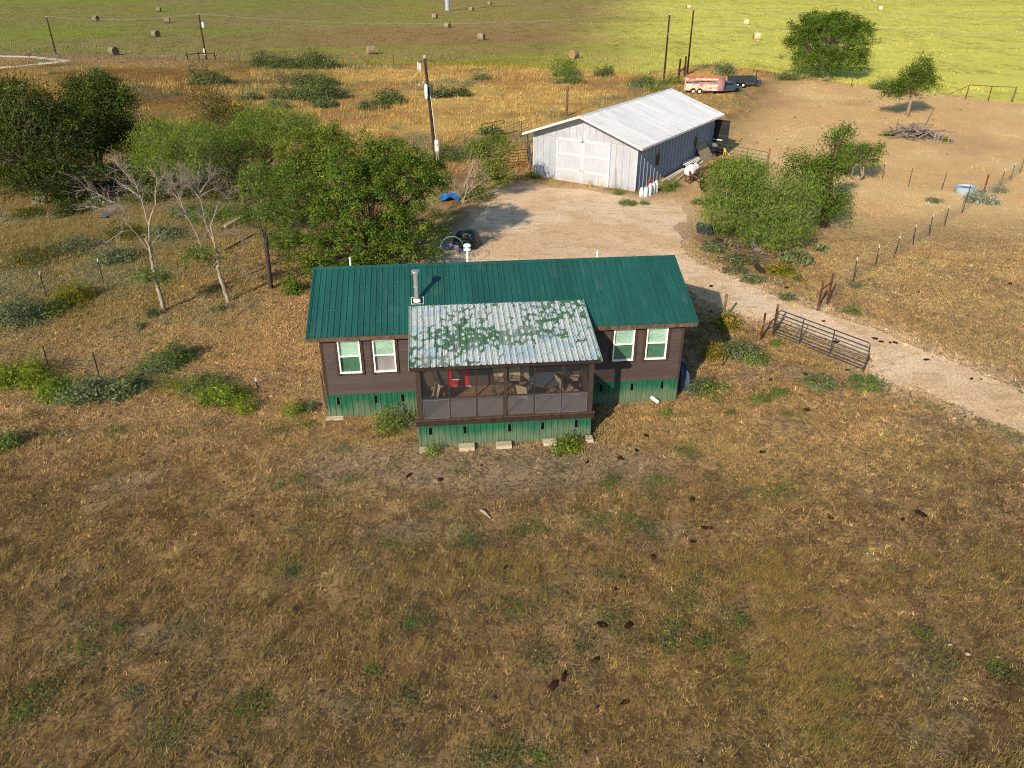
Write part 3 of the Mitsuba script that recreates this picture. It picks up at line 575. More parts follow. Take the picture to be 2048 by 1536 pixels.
for k in range(25):
    t = .02 + k * .727
    if t > BL: break
    for z0, z1 in ([(0, 3.9)] if not (3.6 < t < 4.7 or 12.4 < t < 13.45) else [(0, 1.32), (2.38, 3.9)]): bpart(M().box((-.015, t + .03, (z0 + z1) / 2), (.05, .065, z1 - z0), np.array(GS) * 1.06), 'batten', parent=bwl)
for s, t in ((-.012, -.012), (BW + .012, -.012)): bpart(M().box((s, t, 1.85), (.09, .09, 3.8), WH), 'corner_board', parent=bwl)
bpart(M().box((DS0 - .02 + 2.58, -.012, 3.592), (BW - .1 - 4.6, .02, .03), (.45, .45, .46)), 'flashing', parent=bwl)
# doors
for a, b in ((DS0 + .02, 4.925), (4.945, DS1 - .02)):
    d = bpart(M().box(((a + b) / 2, .02, 1.72), (b - a, .06, 3.44), (.42, .455, .515)), 'door')
    for zz, h in ((.05, .16), (.94, .17), (2.25, .18), (3.40, .15)): bpart(M().box(((a + b) / 2, -.04, zz + .04), (b - a - .37, .062, h), WH), 'rail', parent=d)
    for s in (a + .09, b - .09): bpart(M().box((s, -.041, 1.72), (.185, .064, 3.45), WH), 'stile', parent=d)
    bpart(M().box(((4.93 + (.13 if a > 4.9 else -.13)), -.075, 1.02), (.05, .05, .22), (.3, .3, .3)), 'handle', 'metal', parent=d)
bpart(M().box((4.92, -.03, 3.53), (DS1 - DS0 + .2, .06, .09), WH), 'door_trim')
lm = M().tube([(5.0, .0, 3.78), (5.0, -.22, 3.84), (5.0, -.3, 3.74)], .022, (.75, .75, .73), 6); lm.lathe((5.0, -.3, 3.5), [(.11, 0), (.14, .03), (.12, .14), (.05, .22), (.03, .26)], (.8, .8, .78), 12); bpart(lm, 'lamp', 'semi', True)
# side windows
for t0, t1 in ((3.72, 4.58), (12.5, 13.35)):
    w = bpart(M().box((-.02, t0 + .02, 1.85), (.06, .07, 1.04), rgb(120, 116, 108)).box((-.02, t1 - .02, 1.85), (.06, .07, 1.04), rgb(120, 116, 108)).box((-.02, (t0 + t1) / 2, 2.35), (.06, t1 - t0 + .03, .07), rgb(120, 116, 108)).box((-.02, (t0 + t1) / 2, 1.35), (.07, t1 - t0 + .06, .07), rgb(120, 116, 108)).box((.02, (t0 + t1) / 2, 1.85), (.03, .04, 1.0), rgb(110, 106, 100)), 'window')
    bpart(M().box((.05, (t0 + t1) / 2, 1.85), (.006, t1 - t0 - .06, .95), (.3, .3, .3)), 'pane', 'pane', parent=w)
    bpart(M().box((.14, (t0 + t1) / 2, 1.85), (.02, t1 - t0, 1.0), rgb(58, 50, 46)), 'curtain', 'matte', parent=w)
# roof: corrugated sheets, 0.66 m cover, two lengths per slope
brf = K(barn, 'roof'); m = M()
e0, e1 = -BOR, BW + BOL; z0_, z1_ = bz(e0), bz(e1)
for p in ([(e0 + .03, -BOF + .03, z0_ - .14), (e0 + .03, -BOF + .03, z0_ - .02), (BW / 2, -BOF + .03, BZR - .02), (BW / 2, -BOF + .03, BZR - .14)], [(e1 - .03, -BOF + .03, z1_ - .14), (BW / 2, -BOF + .03, BZR - .14), (BW / 2, -BOF + .03, BZR - .02), (e1 - .03, -BOF + .03, z1_ - .02)]):
    m.prism(p, (0, BL + BOF + BOB - .06, 0), (.50, .48, .46))
m.move(BFr); scene[brf] = mikit.ply((np.vstack(m.v), np.vstack(m.f)), 'barn_paint', False, uv=pack(np.vstack(m.c))); labels[brf] = {'label': 'pale corrugated sheet metal roof of the barn'}
t = -BOF
while t < BL + BOB - .05:
    w = min(.66, BL + BOB - t); nn = max(3, int(round(w / .0275)) + 1)
    tt = np.linspace(0, w, nn); hh = .026 * np.cos(tt / .22 * 2 * PI)
    for sa, sb, up in ((e0 - .04, 2.05, 0), (1.95, BW / 2, .006), (e1 + .04, BW / 2, 0)):
        sg = 1 if sa > BW / 2 else -1; q_ = np.linspace(sa, sb, 2); P = np.zeros((nn, 2, 3))
        for k, s in enumerate(q_): P[:, k] = np.stack([s + hh * 0, t + tt, bz(s) + .022 + up + hh], -1)
        bpart(M().grid(P, (.6, .6, .6)), 'sheet', 'barn_roof_metal', smooth=True, parent=brf)
    t += w
m = M()
for sg in (-1, 1): m.grid(np.array([[(BW / 2, q, BZR + .055), (BW / 2 + sg * .2, q, BZR + .055 - BSL * .2)] for q in np.linspace(-BOF - .02, BL + BOB + .02, 12)]), (.6, .6, .6))
bpart(m, 'ridge_cap', 'barn_roof_metal', parent=brf)
for q in (-BOF - .01, BL + BOB + .01):
    for a, b in ((e0, BW / 2), (BW / 2, e1)):
        bpart(M().prism([(a, q - .025, bz(a) + .03), (b, q - .025, bz(b) + .03), (b, q - .025, bz(b) - .16), (a, q - .025, bz(a) - .16)], (0, .05, 0), (.66, .63, .57)), 'barge_board', parent=brf)
for s in (e0, e1): bpart(M().box((s, BL / 2 + (BOB - BOF) / 2, bz(s) - .075), (.05, BL + BOF + BOB, .15), (.55, .54, .52)), 'fascia', parent=brf)
for t in np.arange(.4, BL, 1.2): bpart(M().beam((0, t, bz(0) - .2), (e0 + .05, t, bz(e0) - .2), .05, .12, (.5, .49, .47)), 'rafter_tail', parent=brf)

# ------------------------------------------------------------------ things round the barn
def bp(s, t): q = BFr(np.array([[s, t, 0.]]))[0]; return q[:2]
def put(name, label, cat, group=None):
    k = thing(name, label, cat, group); return k
CYL = [((1282, 393), 'front-most white gas cylinder, at the left end of the row by the barn corner', 0), ((1291, 393), 'white gas cylinder with a blue collar, second in the row by the barn corner', 1), ((1298.5, 391), 'white gas cylinder in the middle of the row by the barn corner', 2), ((1305.5, 387), 'white gas cylinder fourth in the row by the barn corner', 3), ((1311, 384.5), 'white gas cylinder at the right end of the row by the barn corner', 4), ((1297, 384), 'gas cylinder with a maroon body behind the row by the barn corner', 5)]
for (x, y), (_, lb, k_) in zip([[10.33,61.46],[10.69,61.46],[11.04,61.77],[11.42,62.39],[11.71,62.78],[11.15,62.86]], CYL):
    k = put('gas_cylinder', lb, 'gas cylinder', 'white gas cylinders by the barn corner'); h = (.62, .78, .86, .8, .86, 1.05)[k_]
    M().lathe((x, y, 0), [(0, 0), (.15, .0), (.17, .03), (.17, h - .14), (.13, h - .04), (.05, h)], (.56, .60, .66) if k_ < 5 else (.14, .03, .035), 16).out(k, 'body', 'semi', True)
    M().lathe((x, y, h - .03), [(.10, 0), (.11, .12), (.095, .12), (.085, 0)], ((.7, .7, .7), (.08, .32, .62), (.7, .7, .7), (.55, .57, .6), (.7, .7, .7), (.25, .06, .05))[k_], 14).out(k, 'collar', 'semi', True)
    M().tube([(x, y, h - .02), (x, y, h + .07)], .025, (.4, .32, .15), 8).out(k, 'valve', 'metal', True)
x, y = bp(1.6, -.28); sv = M().tube([(x, y, 0), (x - .1, y + .55 * .3, 1.75)], .018, rgb(150, 120, 80), 6)
k = put('broom', 'thin wooden broom pole leaning against the barn front', 'broom'); sv.out(k, 'handle', 'bark'); M().box((x, y, .06), (.28, .06, .12), rgb(120, 96, 60)).out(k, 'brush', 'bark')
# white boards, pole, picket panel along the side wall
for a, b, z, w in (((-.55, 4.3), (-.40, 9.6), .06, .28), ((-.80, 5.2), (-.62, 9.2), .05, .16)):
    p, q = bp(*a), bp(*b); single(M().beam((*p, z), (*q, z + .03), w, .06, (.62, .62, .60)), 'white_board', 'wide white board lying along the foot of the barn side wall' if w > .2 else 'narrow white board lying beside a wider one along the barn wall', 'board', 'barn_paint')
p, q = bp(-1.84, 2.83), bp(-.72, 12.7); single(M().tube([(*p, .07), (*((p + q) / 2), .16), (*q, .5)], .06, (.64, .60, .50), 8), 'white_pole', 'long white pole lying beside the barn side wall', 'pole', 'barn_paint')
k = put('picket_fence_section', 'section of white picket fence propped low against the barn wall', 'fence')
for i_ in range(9):
    t = 9.7 + i_ * .42; a, b = bp(-.95, t), bp(-.18, t + .1)
    M().beam((*a, .06), (*b, .55), .16, .03, (.72, .71, .68)).out(k, 'picket', 'barn_paint')
for f_ in (.2, .8):
    a, b = bp(-.95 + .77 * f_, 9.5), bp(-.95 + .77 * f_, 13.4); M().beam((*a, .03 + .49 * f_), (*b, .03 + .49 * f_), .08, .05, (.68, .67, .64)).out(k, 'rail', 'barn_paint')
k = put('plywood_sheet', 'stained translucent sheet leaning against the barn side wall', 'sheet')
a, b, c, d = bp(-1.0, 12.95), bp(-1.0, 15.7), bp(-.08, 15.5), bp(-.08, 12.9)
m = M(); m.prism([(*a, .02), (*b, .02), (*c, 1.45), (*d, 1.45)], (0, 0, .02), rgb(150, 140, 118)); m.out(k, 'sheet', 'matte')
for e in (b,): M().beam((e[0], e[1], .03), (*c, 1.48), .05, .05, rgb(70, 66, 60)).out(k, 'batten', 'matte')
# yellow implement and dark machine by the rear of the side wall
k = put('grain_auger', 'yellow curved steel tool leaning at the back corner of the barn side', 'tool'); YE = rgb(226, 190, 84)
a, b, c = np.append(bp(-1.75, 17.0), .1), np.append(bp(-.75, 18.6), 1.15), np.append(bp(-.25, 19.0), 1.45)
M().tube([a, a * .6 + b * .4, b, (b + c) / 2 + [0, 0, .06], c, c + [-.3, .1, -.1]], [.06, .10, .12, .10, .06, .05], YE, 8).out(k, 'beam', 'semi', True)
e = np.append(bp(-1.75, 16.0), .0); M().tube([a * .55 + b * .45, e], .05, YE, 6).out(k, 'leg', 'semi', True); M().tube([a * .62 + b * .38, a + [.35, -.1, -.05]], .05, YE, 6).out(k, 'leg', 'semi', True)
k = put('garden_tractor', 'small dark machine parked at the back corner of the barn side wall', 'machine'); o = bp(-.75, 17.0); F_ = frame(o, BARN_A + 1.35)
m = M().prism([(-.55, -.3, .35), (.6, -.3, .35), (.52, -.3, .78), (-.5, -.3, .86)], (0, .6, 0), rgb(28, 32, 36)); m.move(F_).out(k, 'body', 'semi')
for x_, r in ((-.45, .36), (.5, .24)):
    for y_ in (-.38, .38): M().lathe((x_, y_ - .09, r), [(0, 0), (r * .55, 0), (r, .02), (r, .16), (r * .55, .18), (0, .18)], rgb(22, 22, 22), 18, np.array([[1, 0, 0], [0, 0, 1], [0, 1, 0]])).move(F_).out(k, 'wheel', 'matte', True)
M().tube([(.25, -.1, .8), (.1, -.1, 1.08)], .02, rgb(60, 60, 62), 6).lathe((.1, -.1, 1.06), [(.16, 0), (.18, .02), (.16, .04)], rgb(30, 30, 30), 14).move(F_).out(k, 'steering_wheel', 'matte', True)
M().prism([(-.5, -.22, .86), (-.1, -.22, .86), (-.14, -.22, .96), (-.5, -.22, 1.2)], (0, .44, 0), rgb(120, 124, 128)).move(F_).out(k, 'seat', 'matte')
# the rear doorway: an open dark sliding door past the end wall
k = put('barn_side_door', 'black door leaf standing open at the rear end of the barn', 'door')
m = M().box((-.75, BL + .25, 1.75), (1.5, .07, 2.9), rgb(30, 32, 36)); m.move(BFr); m.out(k, 'leaf', 'barn_paint')
for zz in (.6, 1.75, 2.9): M().box((-.75, BL + .20, zz), (1.45, .04, .14), rgb(44, 46, 50)).move(BFr).out(k, 'rail', 'barn_paint')
M().box((-.55, BL + .12, 1.35), (.9, .06, .09), (.66, .66, .66)).move(BFr).out(k, 'bar', 'barn_paint')
# old utility trailer with a white poly tank
k = put('tank_trailer', 'rusty old trailer chassis with one tyre lying under the mesquite beside the barn', 'trailer'); RU = rgb(92, 58, 46)
a, b = np.append(bp(-2.75, 4.75), .95), np.append(bp(-3.75, 9.3), .95)
M().beam(a, b, .09, .26, RU).out(k, 'side_beam', 'rusty_paint')
a2, b2 = np.append(bp(-4.9, 3.2), .62), np.append(bp(-5.6, 7.2), .62); M().beam(a2, b2, .09, .16, RU).out(k, 'side_beam', 'rusty_paint')
for f_ in (.03, .3, .62, .95): M().beam(a + (b - a) * f_ - [0, 0, .08], a2 + (b2 - a2) * f_, .08, .08, RU).out(k, 'cross_beam', 'rusty_paint')
for p_ in (a + (b - a) * .02, a2 + (b2 - a2) * .02, a + (b - a) * .5, b, b2): M().beam((p_[0], p_[1], 0), p_, .09, .09, RU, up=(1, 0, 0)).out(k, 'leg', 'rusty_paint')
w = bp(-4.75, 2.7); wx = np.array([[BV[0], BV[1], 0], [0, 0, 1], [BU[0], BU[1], 0]]); wx = np.array([nrm(np.array([BV[0], BV[1], .0])), nrm(np.array([.35 * BU[0], .35 * BU[1], 1])), np.cross(nrm(np.array([BV[0], BV[1], .0])), nrm(np.array([.35 * BU[0], .35 * BU[1], 1])))])
tr_ = M().lathe((w[0], w[1], .62), [(.22, -.1), (.40, -.12), (.47, -.06), (.47, .06), (.40, .12), (.22, .1)], rgb(34, 32, 31), 26, wx).out(k, 'tyre', 'matte', True)
M().lathe((w[0], w[1], .62), [(0, -.02), (.2, -.05), (.24, -.1), (.24, .1), (.2, .04), (0, .02)], rgb(150, 84, 60), 20, wx).out(k, 'rim', 'rusty_paint', True)
c = bp(-2.55, 5.75); F_ = frame(c, math.atan2(BV[1], BV[0]))
k = put('water_tank', 'white plastic water tank lying on the rusty trailer chassis', 'tank')
prof = [(0, -.82), (.30, -.80), (.40, -.72), (.43, -.6), (.43, .6), (.40, .72), (.30, .80), (0, .82)]
m = M().lathe((0, 0, 1.02), prof, (.82, .82, .82), 24, np.array([[0, 1, 0], [0, 0, 1], [1, 0, 0]])); m.move(F_).out(k, 'body', 'semi', True)
M().lathe((.1, 0, 1.43), [(.12, 0), (.12, .07), (0, .08)], rgb(40, 40, 44), 14).move(F_).out(k, 'cap', 'semi', True)
for q_ in (-.5, .5): M().box((q_, 0, .53), (.12, .7, .16), RU).move(F_).out(k, 'cradle', 'rusty_paint')
for q_ in (-.5, .5): M().box((q_, .25, .22), (.1, .1, .46), RU).box((q_, -.25, .22), (.1, .1, .46), RU).move(F_).out(k, 'leg', 'rusty_paint')
# black trough and scrap by the drive
x, y = [13.25,51.67]; F_ = frame((x, y), -.62); k = put('black_trough', 'black plastic trough tipped on its side beside the gravel yard', 'trough'); TB = rgb(52, 58, 68)
for pz_, nm in (([(-.52, -.02, .0), (.52, -.02, .0), (.58, -.22, .58), (-.58, -.22, .58)], 'bottom'),):
    M().prism(pz_, (0, .03, .0), TB).move(F_).out(k, nm, 'semi')
M().prism([(-.52, .0, .0), (.52, .0, .0), (.60, .42, .06), (-.60, .42, .06)], (0, 0, .03), TB).move(F_).out(k, 'side', 'semi')
M().prism([(-.58, -.22, .56), (.58, -.22, .56), (.62, .22, .66), (-.62, .22, .66)], (0, 0, .03), TB * .8).move(F_).out(k, 'side', 'semi')
for x_ in (-.54, 0, .54): M().prism([(x_, -.01, .02), (x_ * 1.08, .40, .06), (x_ * 1.12, .20, .66), (x_ * 1.06, -.22, .57)], (.03, 0, 0), TB * .9).move(F_).out(k, 'end' if x_ else 'divider', 'semi')
x, y = [13.68,49.4]; single(M().ball((x, y, .16), (.33, .26, .24), rgb(62, 60, 58), 2, .5, 4), 'dark_stone', 'dark rough stone beside the branch pile near the black trough', 'stone')
k = put('plough', 'rusty red plough half hidden under the mesquite', 'plough'); o = np.array([14.22,53.53]); F_ = frame(o, .1); RR = rgb(110, 46, 34)
for a, b, w_ in (((0, 0, .1), (.05, .3, 1.0), .10), ((.05, .3, 1.0), (.1, -.2, .3), .08), ((.1, -.1, .35), (1.35, .25, .45), .14), ((1.1, .1, .5), (.95, -.15, 0), .10), ((1.3, .2, .5), (1.2, .0, 0), .10), ((.0, .0, .12), (.7, .05, .3), .16)):
    M().beam(a, b, w_, w_ * .8, RR).move(F_).out(k, 'beam', 'rusty_paint')
M().prism([(-.05, -.15, .05), (.35, -.2, .05), (.45, 0, .4), (.0, .02, .45)], (0, .05, 0), RR).move(F_).out(k, 'blade', 'rusty_paint')
# piles of grey branches
def stick_pile(name, label, c, rx, ry, h, n, seed, rmax=.07, lmin=.8, lmax=2.2, col=(118, 106, 96), kind_=None):
    r = np.random.default_rng(seed); k = thing(name, label, 'wood pile')
    for i_ in range(n):
        a, rr = r.uniform(0, 2 * PI), math.sqrt(r.uniform()); x_, y_ = c[0] + rx * rr * math.cos(a), c[1] + ry * rr * math.sin(a)
        d_ = r.uniform(0, PI); l_ = r.uniform(lmin, lmax) / 2; z_ = .05 + h * (1 - rr ** 1.5) * r.uniform(.2, 1); ti = r.normal() * .18
        e_ = np.array([math.cos(d_), math.sin(d_), ti]) * l_; md = np.array([x_, y_, z_]); bend = r.normal(size=3) * .1 * l_
        R_ = r.uniform(.25, 1) * rmax; p_ = [md - e_, md + bend, md + e_]; p_ = [np.array([q[0], q[1], max(q[2], .03)]) for q in p_]
        M().tube(p_, [R_, R_ * .8, R_ * .5], rgb(*col) * r.uniform(.6, 1.25), 5).out(k, 'branch', 'bark', True)
    return k
stick_pile('branch_pile', 'grey heap of twisted dead branches beside the gravel yard', [14.4,48.68], .95, .75, .45, 60, 3, .055, .5, 1.3, (150, 128, 112))
stick_pile('branch_pile', 'grey scatter of dead branches at the foot of the mesquite trunk', [15.28,46.62], 1.15, 1.1, .35, 60, 4, .055, .5, 1.5, (130, 110, 96))
x, y = [14.97,43.75]; single(M().tube([(x + .05, y, .17), (x - .06, y + 1.0, .2)], .17, rgb(64, 54, 48), 12), 'cut_log', 'short dark cut log lying beside the yellow weeds', 'log', 'bark')
stick_pile('brush_pile', 'big grey pile of old timber and poles out in the paddock', [43.5,86.29], 2.6, 1.7, 1.25, 110, 6, .085, 1.4, 3.6, (142, 132, 126))
k = put('pallet_frame', 'weathered wooden pallet frame standing at the right end of the timber pile', 'pallet'); o = np.array([45.03,82.57]); F_ = frame(o, -.05); PC = rgb(140, 131, 121)
for x_ in (-1.1, -.75, .35, .95): M().box((x_, 0, .62), (.12, .06, 1.2), PC).move(F_).out(k, 'upright', 'bark')
for z_ in (.08, 1.15): M().box((-.05, .05, z_), (2.3, .05, .12), PC * .85).move(F_).out(k, 'rail', 'bark')
a = np.array([44.76,87.14]); single(M().tube([(a[0], a[1], .4), (a[0] + 1.0, a[1] + .6, 2.6)], .05, rgb(110, 90, 78), 6), 'leaning_pole', 'thin dark pole sticking up from the timber pile', 'pole', 'bark')

# ------------------------------------------------------------------ fences
def tpost(k, x, y, h=1.42, white=True, lean=None, seed=0):
    r = np.random.default_rng(int(x * 131 + y * 17) & 0xffff); z = gz(x, y) if y < 95 else 0.; dx, dy = r.normal(size=2) * .045
    m = M(); hb = h - (.20 if white else 0); P = lambda q: np.array([x + dx * q / h, y + dy * q / h, z + q])
    m.beam(P(-.1), P(hb), .05, .02, (.035, .045, .04), up=(1, 0, 0)); m.beam(P(-.1) + [0, .018, 0], P(hb) + [0, .018, 0], .014, .04, (.035, .045, .04), up=(1, 0, 0))
    if white: m.beam(P(hb), P(h), .058, .035, (.62, .62, .61), up=(1, 0, 0))
    m.out(k, 'post'); return P(h)
def wpost(k, x, y, h, r=.09, col=(96, 78, 64), name='wooden_post', bsdf='bark', lean=0.):
    z = gz(x, y) if y < 95 else 0.
    M().tube([(x, y, z - .1), (x + lean * .5, y, z + h / 2), (x + lean, y, z + h)], [r * 1.05, r, r * .92], rgb(*col), 9).out(k, name, bsdf); return np.array([x + lean, y, z + h])
def wires(k, pts, heights, r=.006, col=(.30, .29, .28), sag=.02):
    for h in heights:
        p = []
        for (x0, y0), (x1, y1) in zip(pts[:-1], pts[1:]):
            for f in (0, .5): p.append((x0 + (x1 - x0) * f, y0 + (y1 - y0) * f, h - sag * (f > 0)))
        p.append((*pts[-1], h)); M().tube(p, r, col, 3, False).out(k, 'wire', 'metal')
FAR = [[-101.57,164.88],[-95.15,164.03],[-88.57,162.73],[-80.53,161.47],[-74.92,160.65],[-69.75,159.83],[-64.43,159.02],[-60.02,158.2],[-55.61,157.82],[-51.68,157.44],[-48.25,157.06],[-44.84,156.67],[-41.33,155.87],[-38.05,155.49],[-35.9,155.1],[-33.75,155.13],[-31.56,154.9],[-29.2,154.77],[-26.83,154.55],[-24.48,154.41],[-22.1,154.03],[-19.54,153.65],[-16.9,153.19],[-14.27,152.74],[-11.74,152.21],[-9.05,151.68],[-6.37,151.08],[-3.43,150.33],[-0.53,149.51],[2.26,148.7],[5.29,147.97],[8.19,146.95],[11.2,145.5],[14.2,143.73],[17.23,141.99],[20.41,141.33],[23.42,140.33],[26.71,139.69]]
k = thing('wire_fence', 'long wire fence of white topped steel posts along the far hay field', 'fence')
for i_, (x, y) in enumerate(FAR): (wpost(k, x, y, 1.6, .07) if i_ in (3, 9, 20, 31, 32) else tpost(k, x, y, 1.35))
wires(k, FAR, (.5, .9, 1.2), .009)
FAR2 = [[33.3,137.75],[36.33,135.51],[39.35,133.03],[42.53,131.23],[45.51,128.89],[48.68,127.2],[51.82,125.27],[54.65,122.33],[57.31,118.77],[60.14,115.87]]
k = thing('wire_fence', 'wire fence of white topped posts behind the horse trailer and the far round tree', 'fence')
for i_, (x, y) in enumerate(FAR2): (wpost(k, x, y, 1.6, .06) if i_ == 6 else tpost(k, x, y, 1.3))
wires(k, FAR2, (.5, .9, 1.2), .009)
BACK = [[-4.88,81.24],[-2.1,83.83],[-0.91,86.84],[0.79,89.45],[2.77,92.53],[4.65,95.14],[6.67,99.12],[8.92,104.59],[10.78,107.24],[12.7,110.89],[14.86,114.53],[16.72,116.93],[20.99,125.81],[23.26,129.26],[25.27,131.66],[27.1,134.15]]
k = thing('wire_fence', 'wire fence running behind the barn up to the pole corner', 'fence')
for i_, (x, y) in enumerate(BACK):
    if i_ == 6: wpost(k, x, y, 3.5, .15, (112, 92, 80))
    elif i_ == 15: pass
    else: tpost(k, x, y, 1.45)
wires(k, BACK, (.45, .85, 1.25), .007)
k = thing('brace_post', 'pair of tall dark posts with a cross rail at the pole corner', 'fence post'); (a, b) = [[27.1,134.15],[28.93,138.7]]
for q, h in ((a, 3.1), (b, 3.0)): wpost(k, *q, h, .16, (62, 46, 40))
M().tube([(*a, 1.1), (*b, 1.1)], .09, rgb(66, 50, 42), 7).out(k, 'cross_rail', 'bark')
RIGHT = [[17.27,39.21],[19.98,42.52],[22.23,44.91],[24.23,46.75],[26.51,49.14],[28.62,51.32],[30.89,53.72],[33.67,56.76],[37.32,60.84],[40.94,64.71],[43.0,66.86],[45.45,69.6],[51.68,76.18],[59.59,83.96]]
k = thing('wire_fence', 'net wire fence with white topped posts crossing the right hand pasture', 'fence')
for i_, (x, y) in enumerate(RIGHT):
    if i_ == 0: continue
    if i_ == 7: tpost(k, x, y, 2.1, False)
    elif i_ == 8: wpost(k, x, y, 1.9, .07, (116, 62, 44))
    else: tpost(k, x, y, 1.5)
wires(k, RIGHT, (1.30,), .006)
nm = M()   # woven wire: horizontals and stays
for (x0, y0), (x1, y1) in zip(RIGHT[:-1], RIGHT[1:]):
    for h in (.1, .25, .4, .55, .72, .9, 1.08): nm.tube([(x0, y0, h), (x1, y1, h)], .0045, (.26, .26, .25), 3, False)
    n_ = int(math.hypot(x1 - x0, y1 - y0) / .3)
    for q in range(n_):
        f = q / n_; nm.tube([(x0 + (x1 - x0) * f, y0 + (y1 - y0) * f, .05), (x0 + (x1 - x0) * f, y0 + (y1 - y0) * f, 1.1)], .0035, (.26, .26, .25), 3, False)
nm.out(k, 'woven_wire', 'metal', kind='stuff')
k = thing('brace_post', 'rusty pipe brace of two posts and a rail across the drive from the gate', 'fence post'); (a, b) = [[16.42,38.27],[17.27,39.21]]
for q, h in ((a, 1.75), (b, 1.75)): wpost(k, *q, h, .055, (84, 44, 34), 'post', 'rusty_paint')
M().tube([(*a, 1.2), (*b, 1.25)], .04, rgb(84, 44, 34), 7).out(k, 'cross_rail', 'rusty_paint')
MID = [[27.51,69.5],[29.87,68.77],[32.09,67.22],[33.26,64.76],[35.42,63.46],[36.99,62.36]]
k = thing('wire_fence', 'sparse wire fence of bare posts between the small tree and the stock tank', 'fence')
for i_, (x, y) in enumerate(MID[:5]): tpost(k, x, y, 1.55, i_ == 2)
wires(k, MID, (.4, .8, 1.2), .006)
LEFT = [[-26.76,32.14],[-23.37,31.14],[-20.92,30.85],[-18.45,30.38],[-15.3,29.78],[-12.71,29.29],[-10.96,29.02],[-7.79,27.75]]
k = thing('wire_fence', 'yard wire fence running left from the house corner', 'fence')
for i_, (x, y) in enumerate(LEFT):
    if i_ == 7: wpost(k, x, y, 1.75, .075, (120, 104, 86), lean=-.05)
    elif i_ in (4, 5): continue
    elif i_ == 6: tpost(k, x, y, .8, True)
    else: tpost(k, x, y, 1.35, False)
wires(k, LEFT, (.3, .55, .8, 1.02, 1.2), .005, (.38, .36, .33), .03)
LB = [[-29.53,38.88],[-26.06,40.19],[-23.88,42.37],[-22.0,44.39]]
k = thing('wire_fence', 'short run of white topped posts beside the weeds left of the dead trees', 'fence')
for x, y in LB[:3]: tpost(k, x, y, 1.45)
wires(k, LB[:3], (.45, .8, 1.2), .006)
# pipe fence at the far right
PF = [[62.8,112.65],[65.22,111.33],[68.02,110.47]]; k = thing('pipe_fence', 'rusty pipe fence corner at the edge of the bright hay field', 'fence')
tops = [wpost(k, x, y, 2.0, .07, (92, 54, 42), 'post', 'rusty_paint') for x, y in PF]
for a, b in zip(tops[:-1], tops[1:]): M().tube([a - [0, 0, .1], b - [0, 0, .1]], .05, rgb(92, 54, 42), 6).out(k, 'rail', 'rusty_paint')
x, y = [61.31,114.94]; M().tube([tops[0] - [0, 0, .2], (x, y, .3)], .05, rgb(92, 54, 42), 6).out(k, 'brace', 'rusty_paint')
# lone posts
x, y = [10.96,36.74]; k = thing('wooden_post', 'single weathered wooden post at the drive edge behind the house', 'post'); wpost(k, x, y, 1.55, .075, (126, 104, 88))
x, y = [9.72,31.68]; k = thing('steel_post', 'thin rusty steel post in the dry weeds right of the house', 'post'); tpost(k, x, y, 1.3, False)
x, y = [41.91,87.12]; k = thing('steel_post', 'thin dark post beside the left end of the timber pile', 'post'); tpost(k, x, y, 1.7, False)
# gates: tubular farm gates
def farm_gate(name, label, a, b, h, z0, n, ups, col, r=.025, bsdf='metal'):
    k = thing(name, label, 'gate'); a, b = np.array([*a, z0]), np.array([*b, z0]); d = b - a; up = np.array([0, 0, 1.])
    c = .16; L = np.linalg.norm(d); e = d / L
    def arc(p, sx, sz): return [p + e * sx * c * (1 - math.cos(t)) + up * sz * c * (1 - math.sin(t)) for t in np.linspace(0, PI / 2, 5)]
    ring = [a + up * c] + [a + up * (h - c)] + [a + e * c * (1 - math.cos(t)) + up * (h - c + c * math.sin(t)) for t in (.5, 1.0, PI / 2)] + [b - e * c + up * h] + [b - e * c * (1 - math.sin(t)) + up * (h - c + c * math.cos(t)) for t in (.5, 1.0, PI / 2)] + [b + up * c] + [b - e * c * (1 - math.cos(t)) + up * (c - c * math.sin(t)) for t in (.5, 1.0, PI / 2)] + [a + e * c] + [a + e * c * (1 - math.sin(t)) + up * (c - c * math.cos(t)) for t in (.5, 1.0, PI / 2)]
    M().tube(ring, r, col, 7).out(k, 'frame', bsdf, True)
    for q in range(1, n): M().tube([a + up * h * (q / n) ** 1.12, b + up * h * (q / n) ** 1.12], r * .72, col, 6).out(k, 'rail', bsdf, True)
    for f in ups: M().beam(a + d * f + up * .02, a + d * f + up * (h - .02), .06, .03, col, up=e).out(k, 'upright', bsdf)
    return k
GC = rgb(88, 92, 100)
(a, b) = [[13.16,35.08],[16.11,31.25]]; farm_gate('farm_gate', 'long grey tubular farm gate standing open beside the drive', a, b, 1.32, .08, 7, (.29, .63), GC, .027)
k = thing('gate_post', 'rusty hinge post of the long grey gate with its leaning brace rail', 'gate post'); (p, q) = [[13.02,34.96],[12.32,34.55]]
wpost(k, *p, 1.75, .06, (70, 40, 34), 'post', 'rusty_paint'); wpost(k, *q, 1.45, .055, (70, 40, 34), 'post', 'rusty_paint'); M().tube([(*p, 1.0), (*q, .72)], .04, rgb(70, 40, 34), 7).out(k, 'cross_rail', 'rusty_paint')
x, y = [15.98,31.1]; k = thing('gate_post', 'short dark latch post at the free end of the long grey gate', 'gate post'); wpost(k, x, y, .95, .045, (50, 46, 48), 'post', 'rusty_paint', .12)
(a, b) = [[18.8,75.11],[22.91,70.43]]; farm_gate('pipe_gate', 'thin grey pipe gate between the barn and a rusty post', a, b, 1.55, .05, 5, (.30, .66), rgb(120, 116, 112), .026)
